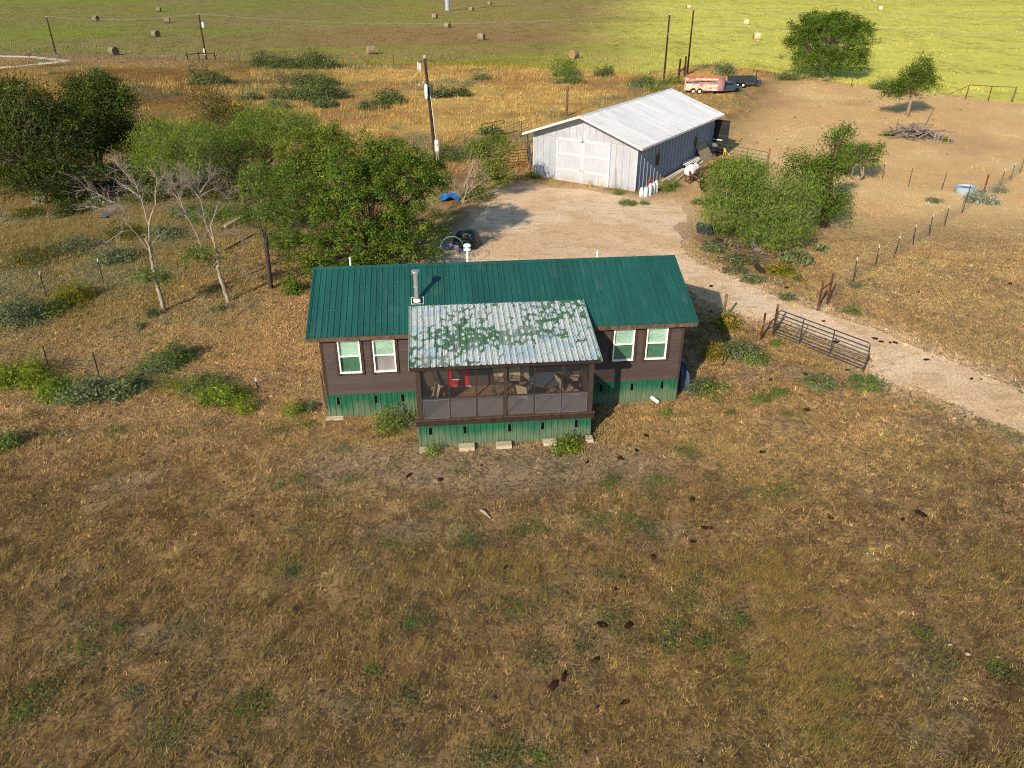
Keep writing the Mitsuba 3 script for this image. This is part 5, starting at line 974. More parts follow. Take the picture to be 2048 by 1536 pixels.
def lobe_points(l, n, r, shell=.55):
    d = nrm(r.normal(size=(n, 3))); d[:, 2] = np.where(d[:, 2] < -.55, -d[:, 2], d[:, 2]); rad = r.uniform(shell ** 3, 1, n) ** (1 / 3)
    ang = np.arctan2(d[:, 1], d[:, 0]); bump = 1 + .34 * (meshkit.noise(d * 2.6 + l[0], 3) - .5) * 2 + .16 * (meshkit.noise(d * 6 + l[1], 5) - .5) * 2
    return np.array(l[:3]) + d * rad[:, None] * np.array(l[3:]) * bump[:, None], d
def limb(m, a, b, r0, r1, r, col, sag=.15, n=5):
    a, b = np.asarray(a, float), np.asarray(b, float); L = np.linalg.norm(b - a); f = np.linspace(0, 1, n)[:, None]; off = r.normal(size=3) * L * .09
    p = a * (1 - f) + b * f + np.sin(f * PI) * off + np.sin(f * PI) * np.array([0, 0, sag * L * .4]) + r.normal(size=(n, 3)) * L * .02 * np.sin(f * PI); m.tube(p, np.linspace(r0, r1, n), col, 6 if r0 > .03 else 4, False); return p
def tree(name, label, base, lobes, pal, seed, trunk=.22, dens=9., clump=26, size=.15, asp=.55, droop=0., sig=.30, stems=1, bark=(92, 80, 68), twigs=.35, zmin=.25, up=.4, cat='tree', fork=.32, pal2=None):
    r = np.random.default_rng(seed); k = thing(name, label, cat); bx, by = base; col = rgb(*bark); lobes = np.array(lobes, float)
    tm, bm, cm = M(), M(), M(); ctr = lobes[:, :3].mean(0); tips = []
    for s_ in range(stems):
        o = np.array([bx, by, -.15]) + (np.array([*r.normal(size=2) * .22, 0]) if stems > 1 else 0); top = np.array([bx, by, 0]) * (1 - fork) + ctr * fork + np.array([*r.normal(size=2) * .3, 0]) * (stems > 1); top[2] = max(.6, ctr[2] * fork * 1.35)
        p = limb(tm, o, top, trunk * (1.25 if stems == 1 else .8), trunk * .7 / max(1, stems ** .3), r, col, 0, 6); tips.append(top)
    tm.lathe((bx, by, gz(bx, by) - .1 if by < 95 else -.1), [(trunk * 1.9, 0), (trunk * 1.35, .18), (trunk * 1.1, .45)], col, 9)
    for i_, l in enumerate(lobes):
        t0 = tips[i_ % len(tips)]; c = l[:3]; p = limb(bm, t0, c - [0, 0, l[5] * .2], trunk * .55, trunk * .22, r, col)
        area = (l[3] * l[4] + l[3] * l[5] + l[4] * l[5]); n_c = max(22, int(dens * area)); q, d = lobe_points(l, n_c, r)
        ok = q[:, 2] > zmin; q, d = q[ok], d[ok]
        for z_ in r.integers(0, len(q), max(3, int(len(q) * twigs))): limb(bm, p[r.integers(1, 5)], q[z_], .035 * (trunk / .22) ** .5, .010, r, col * r.uniform(.8, 1.3), .05, 4)
        nl = r.poisson(clump, len(q)); ci = np.repeat(np.arange(len(q)), nl); lc = q[ci] + r.normal(size=(len(ci), 3)) * sig * np.array([1, 1, .75]); ok = lc[:, 2] > .1
        lc, dd = lc[ok], (nrm(lc - q[ci]) * 1.1 + d[ci] * .55)[ok]; tint = r.uniform(0, 1, len(q))[ci][ok]; gn = np.exp(r.normal(size=len(q)) * .22)[ci][ok]
        sel = tint < .8
        leaf_mesh(cm, lc[sel], dd[sel], size, asp, pal, r, up, droop, gain=gn[sel]); leaf_mesh(cm, lc[~sel], dd[~sel], size, asp, pal2 or pal, r, up, droop, gain=gn[~sel])
    tm.out(k, 'trunk', 'bark', True); bm.out(k, 'branches', 'bark', True); cm.out(k, 'crown', 'leaf'); return k
tree('oak_tree', 'big dense dark green oak standing behind the left end of the house', [-8.83,44.61], [[-11.52,44.81,2.07,2.85,2.56,2.55],[-8.53,44.61,3.35,3.24,2.92,3.74],[-6.07,45.11,3.51,2.52,2.27,3.33],[-8.97,45.81,5.55,2.5,2.25,2.05],[-7.37,46.11,5.92,2.21,1.99,1.6],[-12.99,45.61,3.82,2.09,1.88,2.27],[-9.93,43.81,1.17,3.27,2.94,1.4],[-6.69,44.31,1.62,2.54,2.28,1.73],[-11.09,43.61,-0.33,1.5,1.35,1.35],[-4.9,46.61,4.92,1.36,1.22,1.52]], 'oak', 11, .34, 6.8, 72, .125, .55, 0, .20, pal2='oliveoak', twigs=.2)
tree('oak_tree', 'lighter yellow green oak rising behind the big dark oak', [-15.29,56.14], [[-14.83,56.14,4.19,2.33,2.09,2.15],[-13.33,56.94,4.72,1.98,1.79,1.8],[-15.24,55.64,2.88,1.8,1.62,1.62],[-13.84,56.14,3.48,2.16,1.94,1.98]], 'oliveoak', 12, .25, 6.5, 66, .135, .55, 0, .21)
tree('mesquite_tree', 'bright green feathery mesquite with a leaning trunk behind the dead trees', [-20.9,59.68], [[-26.37,60.18,4.6,2.35,2.12,1.33],[-23.73,59.68,4.52,2.83,2.54,1.37],[-24.8,59.08,3.72,2.63,2.37,1.04],[-27.44,59.68,3.96,1.33,1.19,0.93],[-21.9,60.08,3.89,1.52,1.37,1.13],[-25.47,58.88,2.84,2.08,1.87,1.0],[-22.91,59.08,2.8,1.89,1.7,1.02],[-27.46,59.18,2.96,1.33,1.19,0.93]], 'mesquite', 13, .22, 11, 34, .24, .16, .45, .38, stems=3, bark=(130, 116, 100), fork=.55)
tree('mesquite_tree', 'pale green feathery mesquite between the olive tree and the yellow green oak', [-19.74,62.55], [[-18.34,63.05,5.02,2.76,2.49,1.46],[-19.54,62.55,3.96,2.17,1.96,1.48],[-16.93,63.55,4.66,1.79,1.61,1.1],[-20.48,62.95,5.03,1.58,1.42,1.38]], 'mesquite', 14, .2, 11, 34, .24, .16, .45, .38, stems=2)
tree('mesquite_tree', 'small bright mesquite sapling beside the left edge of the big oak', [-16.97,51.32], [[-16.95,51.32,4.09,0.93,0.83,0.93],[-17.36,51.32,2.93,1.0,0.9,0.94],[-16.19,51.62,2.34,1.18,1.06,1.19],[-16.37,51.52,0.99,1.19,1.08,1.2]], 'mesquite', 15, .12, 12, 34, .22, .17, .4, .28)
tree('elm_tree', 'thin olive yellow tree with grey branches above the bright mesquite', [-23.87,64.63], [[-24.16,65.13,6.19,1.81,1.63,1.28],[-22.98,64.63,5.12,2.02,1.81,1.61],[-21.67,65.13,5.42,1.42,1.28,1.21],[-22.67,64.63,3.35,1.84,1.66,1.63],[-25.02,64.93,4.48,1.22,1.1,1.22]], 'olive', 16, .2, 8, 24, .17, .5, 0, .38, stems=2, bark=(124, 116, 104), twigs=.8)
tree('elm_tree', 'dark shaded tree between the bright mesquite and the big oak', [-19.64,56.78], [[-20.19,56.78,3.33,2.0,1.8,1.63],[-18.44,57.08,3.44,1.64,1.48,1.65],[-19.7,56.78,1.87,1.47,1.33,1.29]], 'dark', 17, .18, 8, 24, .17, .5, 0, .36, stems=3, twigs=.6)
tree('hackberry_tree', 'largest dark tree of the thicket at the left edge, with a grey leaning trunk', [-36.77,59.03], [[-35.52,59.03,6.77,2.93,2.64,2.19],[-34.24,59.53,5.08,3.18,2.86,2.42],[-36.68,58.53,3.83,2.61,2.35,2.23],[-33.87,59.03,2.8,2.84,2.56,1.85],[-35.92,58.53,1.97,2.65,2.38,1.44],[-37.85,59.03,5.17,1.86,1.67,2.24]], 'dark', 18, .30, 9, 40, .17, .5, 0, .40, stems=3, bark=(112, 106, 94), twigs=.7, pal2='oak')
tree('hackberry_tree', 'dark green tree in the thicket just right of the largest dark one', [-35.95,68.05], [[-35.71,68.85,6.61,2.54,2.28,1.59],[-33.76,68.55,6.25,1.9,1.71,1.6],[-34.97,68.05,4.72,2.97,2.67,2.1],[-36.9,68.05,3.07,2.36,2.12,2.15],[-33.89,68.25,3.45,1.93,1.74,1.94]], 'dark', 19, .24, 11, 44, .17, .5, 0, .40, stems=2, bark=(80, 74, 66), twigs=.5, pal2='oak')
tree('hackberry_tree', 'dark scrubby tree between the thicket and the bright mesquite', [-29.37,61.42], [[-29.68,61.42,2.45,1.57,1.42,1.33],[-28.72,61.62,1.82,1.51,1.36,1.18],[-30.9,61.62,1.82,1.27,1.14,1.02]], 'dark', 27, .14, 9, 34, .16, .5, 0, .34, stems=3, twigs=.7, pal2='green')
tree('hackberry_tree', 'dark tree cut by the left edge of the picture', [-42.36,60.9], [[-39.42,60.9,6.65,2.64,2.38,2.26],[-41.92,60.9,3.69,2.71,2.43,2.72],[-40.48,60.9,2.17,1.96,1.76,1.97]], 'dark', 20, .24, 11, 42, .18, .5, 0, .40, stems=2, twigs=.5, pal2='oak')
tree('mesquite_tree', 'wide pale green feathery mesquite right of the barn, trunk among dead branches', [15.99,48.28], [[14.49,49.08,4.03,2.39,2.15,1.37],[14.01,49.08,3.32,1.67,1.5,1.19],[13.75,48.68,2.14,1.77,1.59,1.11],[15.75,48.28,2.64,2.54,2.29,1.52],[17.86,48.68,2.21,1.77,1.59,1.54],[16.41,47.68,1.36,2.39,2.15,0.83],[14.74,49.78,4.65,1.6,1.44,0.79],[13.46,50.28,4.31,0.97,0.87,0.56],[18.42,49.08,3.39,1.28,1.15,1.22]], 'mesquite', 21, .24, 14, 38, .25, .15, .5, .36, bark=(128, 118, 108), pal2='mesq_dull')
tree('oak_tree', 'dark bushy oak with a leaning top behind the wide pale mesquite', [22.28,53.56], [[20.18,54.06,3.65,1.74,1.56,1.53],[21.29,53.56,3.26,1.8,1.62,1.81],[22.27,54.16,4.32,1.04,0.93,1.4],[22.24,54.36,5.53,0.89,0.8,0.9],[22.75,54.46,6.24,0.62,0.55,0.48],[22.1,53.26,1.24,1.68,1.51,1.24],[23.0,53.56,1.69,0.7,0.63,1.15]], 'oak', 22, .24, 11.5, 32, .15, .5, 0, .30, stems=2, pal2='oliveoak')
tree('oak_tree', 'small spreading tree with a pale forked trunk beside the bushy oak', [29.87,66.96], [[29.26,66.96,2.2,1.79,1.61,0.9],[30.68,67.16,2.5,1.28,1.15,0.56],[28.39,66.96,1.91,1.07,0.96,0.76],[29.84,66.66,1.56,1.49,1.34,0.53]], 'oak', 23, .13, 12, 34, .14, .5, 0, .26, stems=3, bark=(160, 142, 128), fork=.6, twigs=.5)
tree('oak_tree', 'large round dark green oak alone at the edge of the bright hay field', [51.72,135.03], [[50.8,135.03,4.68,5.8,5.22,4.67],[47.38,135.43,4.27,3.4,3.06,3.89],[54.59,135.43,4.65,3.4,3.06,4.05],[49.25,135.63,7.57,4.0,3.6,2.23],[52.38,135.63,7.94,3.36,3.02,1.91],[49.62,133.83,2.33,4.44,3.99,2.23],[54.3,134.53,2.49,3.24,2.92,2.26],[46.21,135.53,6.48,2.57,2.31,2.41],[55.89,135.63,6.48,2.25,2.03,2.41]], 'oak', 24, .45, 3.3, 50, .23, .55, 0, .33, stems=4, bark=(140, 132, 122), twigs=.25)
tree('oak_tree', 'small lopsided oak with a pale trunk standing alone in the paddock', [48.39,98.9], [[47.82,98.9,3.07,2.54,2.29,1.5],[49.31,99.4,5.27,1.68,1.51,1.69],[48.54,99.1,4.18,2.29,2.06,1.56],[46.47,99.1,2.76,1.7,1.53,1.08],[50.47,99.2,3.89,1.09,0.98,1.21]], 'oak', 25, .20, 6.5, 44, .18, .5, 0, .30, bark=(150, 128, 110), fork=.5, twigs=.5, pal2='dark')
tree('brush_tree', 'half bare grey tree with green clumps between the oak and the barn', [-3.83,60.64], [[-1.42,61.24,3.75,1.63,1.47,0.9],[-1.35,60.64,2.08,1.48,1.33,1.16],[-0.96,60.64,1.42,0.63,0.56,0.55],[-2.94,60.34,0.2,1.42,1.28,0.83],[-2.5,61.04,3.71,0.97,0.87,0.52]], 'oliveoak', 26, .12, 11, 34, .16, .5, 0, .28, stems=3, bark=(150, 136, 122), twigs=1.0, pal2='oak')
# bare and dying trees: main limbs as surveyed, twigs grown from them
def bare_tree(name, label, limbs, seed, r0, col, twig=1., sprigs=(), pal='green'):
    r = np.random.default_rng(seed); k = thing(name, label, 'tree'); tm, bm = M(), M()
    def grow(p, d, L, rad, depth):
        q = [p]; dd = d
        for _ in range(4): dd = nrm(dd + r.normal(size=3) * .22 + np.array([0, 0, .06])); q.append(q[-1] + dd * L / 4)
        bm.tube(np.array(q), np.linspace(rad, rad * .35, 5), rgb(*col) * r.uniform(.85, 1.2), 5 if rad > .02 else 4, False)
        if depth > 0:
            for _ in range(r.integers(2, 4)): j_ = r.integers(1, 5); grow(q[j_], nrm(dd + r.normal(size=3) * .7), L * r.uniform(.4, .62), rad * .5, depth - 1)
    for n_, (pts, ra, rb, tw) in enumerate(limbs):
        p = np.array(pts); m = tm if n_ == 0 else bm; f = np.linspace(0, len(p) - 1, 4 * len(p)); pp = np.stack([np.interp(f, np.arange(len(p)), p[:, c]) for c in range(3)], -1); pp[1:-1] = (pp[:-2] + 2 * pp[1:-1] + pp[2:]) / 4
        pp += r.normal(size=pp.shape) * .015; m.tube(pp, np.linspace(ra, rb, len(pp)), rgb(*col), 8 if n_ == 0 else 6, False)
        for _ in range(int(tw * twig)):
            j_ = r.integers(len(pp) // 3, len(pp) - 1); grow(pp[j_], nrm(nrm(pp[j_ + 1] - pp[j_]) + r.normal(size=3) * .55), r.uniform(.4, 1.0), max(.007, .012 * r.uniform(.5, 1.2)), 2)
        j_ = len(pp) - 1; grow(pp[j_], nrm(pp[-1] - pp[-2]), .7, rb, 2)
    tm.out(k, 'trunk', 'bark', True); bm.out(k, 'branches', 'bark', True)
    if len(sprigs):
        cm = M()
        for l in sprigs:
            q, d = lobe_points(l, int(14 * (l[3] * l[4] + l[3] * l[5])) + 6, r, .2); ci = np.repeat(np.arange(len(q)), 24); leaf_mesh(cm, q[ci] + r.normal(size=(len(ci), 3)) * .13, d[ci], .13, .45, pal, r)
        cm.out(k, 'sprigs', 'leaf')
    return k
bare_tree('dead_tree', 'left of two bare grey dying trees on the slope left of the house', [([[-18.63,np.float64(38.09),-0.06],[-18.67,np.float64(38.09),1.4],[-18.69,np.float64(38.09),2.48],[-18.63,np.float64(38.09),3.24]],0.125,0.075,0),([[-18.63,np.float64(38.09),3.24],[-18.61,np.float64(38.21),3.88],[-18.53,np.float64(38.34),4.62],[-18.64,np.float64(38.46),5.46],[-18.73,np.float64(38.59),5.99],[-18.89,np.float64(38.71),6.57],[-19.28,np.float64(38.84),6.97],[-19.55,np.float64(38.96),7.36],[-19.84,np.float64(39.09),7.66]],0.05,0.012,18),([[-18.63,np.float64(38.09),3.24],[-18.94,np.float64(37.92),4.11],[-19.22,np.float64(37.76),4.73],[-19.36,np.float64(37.59),5.34],[-19.53,np.float64(37.42),5.6],[-20.58,np.float64(37.26),5.89],[-21.09,np.float64(37.09),5.91]],0.042,0.01,14),([[-19.62,np.float64(38.09),5.19],[-19.33,np.float64(37.99),5.47],[-19.84,np.float64(37.89),5.93],[-20.4,np.float64(37.79),6.38],[-20.88,np.float64(37.69),6.68]],0.05,0.014,10),([[-19.31,np.float64(38.09),4.4],[-19.58,np.float64(37.62),4.52],[-20.05,np.float64(37.16),4.23],[-20.4,np.float64(36.69),4.0]],0.04,0.012,7),([[-18.38,np.float64(38.09),4.69],[-18.32,np.float64(38.39),5.11],[-18.13,np.float64(38.69),5.53],[-18.08,np.float64(38.99),6.32],[-17.99,np.float64(39.29),6.74],[-18.24,np.float64(39.59),6.97]],0.05,0.012,8),([[-17.92,np.float64(38.09),5.66],[-17.6,np.float64(38.69),5.68],[-17.52,np.float64(39.29),5.42]],0.03,0.01,4),([[-18.49,np.float64(38.09),3.67],[-18.16,np.float64(38.59),4.09],[-18.14,np.float64(39.09),3.6]],0.03,0.01,3),([[-18.52,np.float64(38.09),6.12],[-18.94,np.float64(38.29),6.37],[-19.41,np.float64(38.49),6.57]],0.03,0.01,6)], 31, .17, (158, 147, 134), 2.6, [[-18.78,37.79,2.21,1.17,0.91,0.2],[-18.31,38.29,1.69,0.79,0.71,0.15],[-19.11,37.59,2.09,0.65,0.58,0.17]])
bare_tree('dead_tree', 'right of two bare grey dying trees on the slope left of the house', [([[-15.57,np.float64(39.28),-0.03],[-15.71,np.float64(39.28),1.08],[-15.82,np.float64(39.28),1.78],[-15.71,np.float64(39.28),2.46]],0.13,0.08,0),([[-15.71,np.float64(39.28),2.46],[-15.76,np.float64(39.37),3.11],[-15.88,np.float64(39.45),3.69],[-16.12,np.float64(39.54),4.32],[-16.15,np.float64(39.63),4.95],[-16.18,np.float64(39.71),5.63],[-16.18,np.float64(39.8),6.11],[-16.16,np.float64(39.88),6.72]],0.05,0.012,18),([[-15.81,np.float64(39.28),1.91],[-16.06,np.float64(39.17),2.54],[-16.35,np.float64(39.05),3.22],[-16.46,np.float64(38.94),4.05],[-16.77,np.float64(38.83),5.17],[-16.82,np.float64(38.71),5.9],[-16.94,np.float64(38.6),6.6],[-17.21,np.float64(38.48),7.41]],0.042,0.01,16),([[-16.01,np.float64(39.28),5.74],[-16.51,np.float64(39.68),6.14],[-16.86,np.float64(40.08),6.42]],0.04,0.012,8),([[-15.99,np.float64(39.28),6.0],[-15.7,np.float64(39.88),6.47],[-15.73,np.float64(40.48),6.77]],0.04,0.012,8),([[-15.95,np.float64(39.28),5.87],[-15.52,np.float64(39.88),6.09],[-15.3,np.float64(40.48),5.94]],0.035,0.012,6),([[-17.05,np.float64(39.28),5.24],[-17.15,np.float64(38.98),6.01],[-17.23,np.float64(38.68),6.83]],0.04,0.012,9),([[-17.04,np.float64(39.28),5.62],[-16.72,np.float64(38.98),6.32],[-16.48,np.float64(38.68),7.25]],0.04,0.012,8),([[-15.71,np.float64(39.28),3.07],[-15.91,np.float64(39.63),4.23],[-15.76,np.float64(39.98),4.65],[-15.43,np.float64(40.33),5.33],[-15.14,np.float64(40.68),5.44]],0.045,0.012,8),([[-15.51,np.float64(39.28),4.33],[-15.33,np.float64(39.68),3.95],[-14.56,np.float64(40.08),3.49],[-14.5,np.float64(40.48),2.6]],0.035,0.01,7),([[-15.7,np.float64(39.28),2.6],[-15.13,np.float64(39.78),2.29],[-14.69,np.float64(40.28),1.48],[-14.53,np.float64(40.78),0.86]],0.03,0.01,6)], 32, .18, (156, 144, 131), 2.6, [[-16.38,38.78,3.03,0.92,0.83,0.27],[-16.83,38.48,2.86,0.65,0.59,0.19],[-16.13,39.58,2.34,0.54,0.48,0.23]])
bare_tree('tree_snag', 'blackened thin broken tree trunk beside the big oak', [([[-13.81,np.float64(41.3),-0.03],[-13.74,np.float64(41.3),1.62],[-13.69,np.float64(41.3),2.61]],0.16,0.11,0),([[-13.69,np.float64(41.3),2.61],[-13.72,np.float64(41.4),3.28],[-13.92,np.float64(41.5),3.49],[-14.12,np.float64(41.6),3.49]],0.1,0.05,2),([[-13.73,np.float64(41.3),3.03],[-13.88,np.float64(41.42),4.03],[-13.87,np.float64(41.55),4.74],[-14.24,np.float64(41.67),5.17],[-14.34,np.float64(41.8),6.04]],0.05,0.012,6),([[-13.69,np.float64(41.3),3.31],[-13.38,np.float64(41.55),3.58],[-13.18,np.float64(41.8),3.57]],0.04,0.012,4),([[-13.79,np.float64(41.3),4.81],[-14.38,np.float64(41.55),4.91],[-14.59,np.float64(41.8),4.87]],0.03,0.01,3)], 33, .16, (78, 68, 62), .8)
bare_tree('bare_brush', 'bare pale branches spreading low in front of the half bare tree', [([[-3.86,np.float64(59.19),0.0],[-3.65,np.float64(59.19),0.62],[-3.4,np.float64(59.19),1.28]],0.06,0.04,0),([[-3.65,np.float64(59.19),0.62],[-3.06,np.float64(59.49),1.59],[-2.79,np.float64(59.79),2.28]],0.04,0.012,12),([[-3.65,np.float64(59.19),0.7],[-2.48,np.float64(59.45),1.6],[-1.52,np.float64(59.72),2.3],[-0.56,np.float64(59.99),2.24]],0.035,0.01,8),([[-3.81,np.float64(59.19),0.31],[-4.58,np.float64(59.04),1.43],[-4.9,np.float64(58.89),2.68]],0.035,0.01,10),([[-3.56,np.float64(59.19),0.9],[-3.38,np.float64(59.24),2.03],[-3.21,np.float64(59.29),2.78]],0.035,0.01,12),([[-3.74,np.float64(59.19),0.23],[-2.48,np.float64(58.89),0.71],[-1.5,np.float64(58.59),1.25]],0.03,0.01,6)], 34, .05, (158, 144, 130), .7)
# bushes
def bush(label, xy, R_, h, pal, seed, name='bush', n=None, size=.11, asp=.45, droop=0., cat='bush', flat=1., pal2=None, zoff=0.):
    r = np.random.default_rng(seed); k = thing(name, label, cat); x, y = xy; z0 = gz(x, y) if y < 95 else 0.; sm, cm = M(), M()
    n = n or int(min(2600, max(220, 620 * R_ * (R_ + h)))); nc = max(8, n // 22); d = nrm(r.normal(size=(nc, 3)) * [1, 1, .8]); d[:, 2] = np.abs(d[:, 2]); q = d * (r.uniform(.15, 1.2, nc) ** .6)[:, None] * np.array([R_ * 1.1, R_ * flat, h]) * (1 + .9 * (meshkit.noise(d * 2.2 + seed, 2) - .5))[:, None]
    for i_ in range(min(14, nc)): limb(sm, (x + r.normal() * .06 * R_, y + r.normal() * .06 * R_, z0 - .03), q[i_] + [x, y, z0], .018, .007, r, rgb(112, 98, 76), .1, 4)
    ci = np.repeat(np.arange(nc), 22); lc = q[ci] + r.normal(size=(len(ci), 3)) * .12 * (R_ + h) ** .8; lc[:, 2] = np.abs(lc[:, 2]) + .02; tint = r.uniform(size=nc)[ci]; sel = tint < .75
    c_ = lc + [x, y, z0]; gn = np.exp(r.normal(size=nc) * .22)[ci] * 1.12; o_ = nrm(lc - q[ci]) * .9 + d[ci] * .5; leaf_mesh(cm, c_[sel], o_[sel], size, asp, pal, r, .7, droop, gain=gn[sel]); leaf_mesh(cm, c_[~sel], o_[~sel], size, asp, pal2 or pal, r, .7, droop, gain=gn[~sel])
    sm.out(k, 'stem', 'bark', True); cm.out(k, 'foliage', 'leaf'); return k
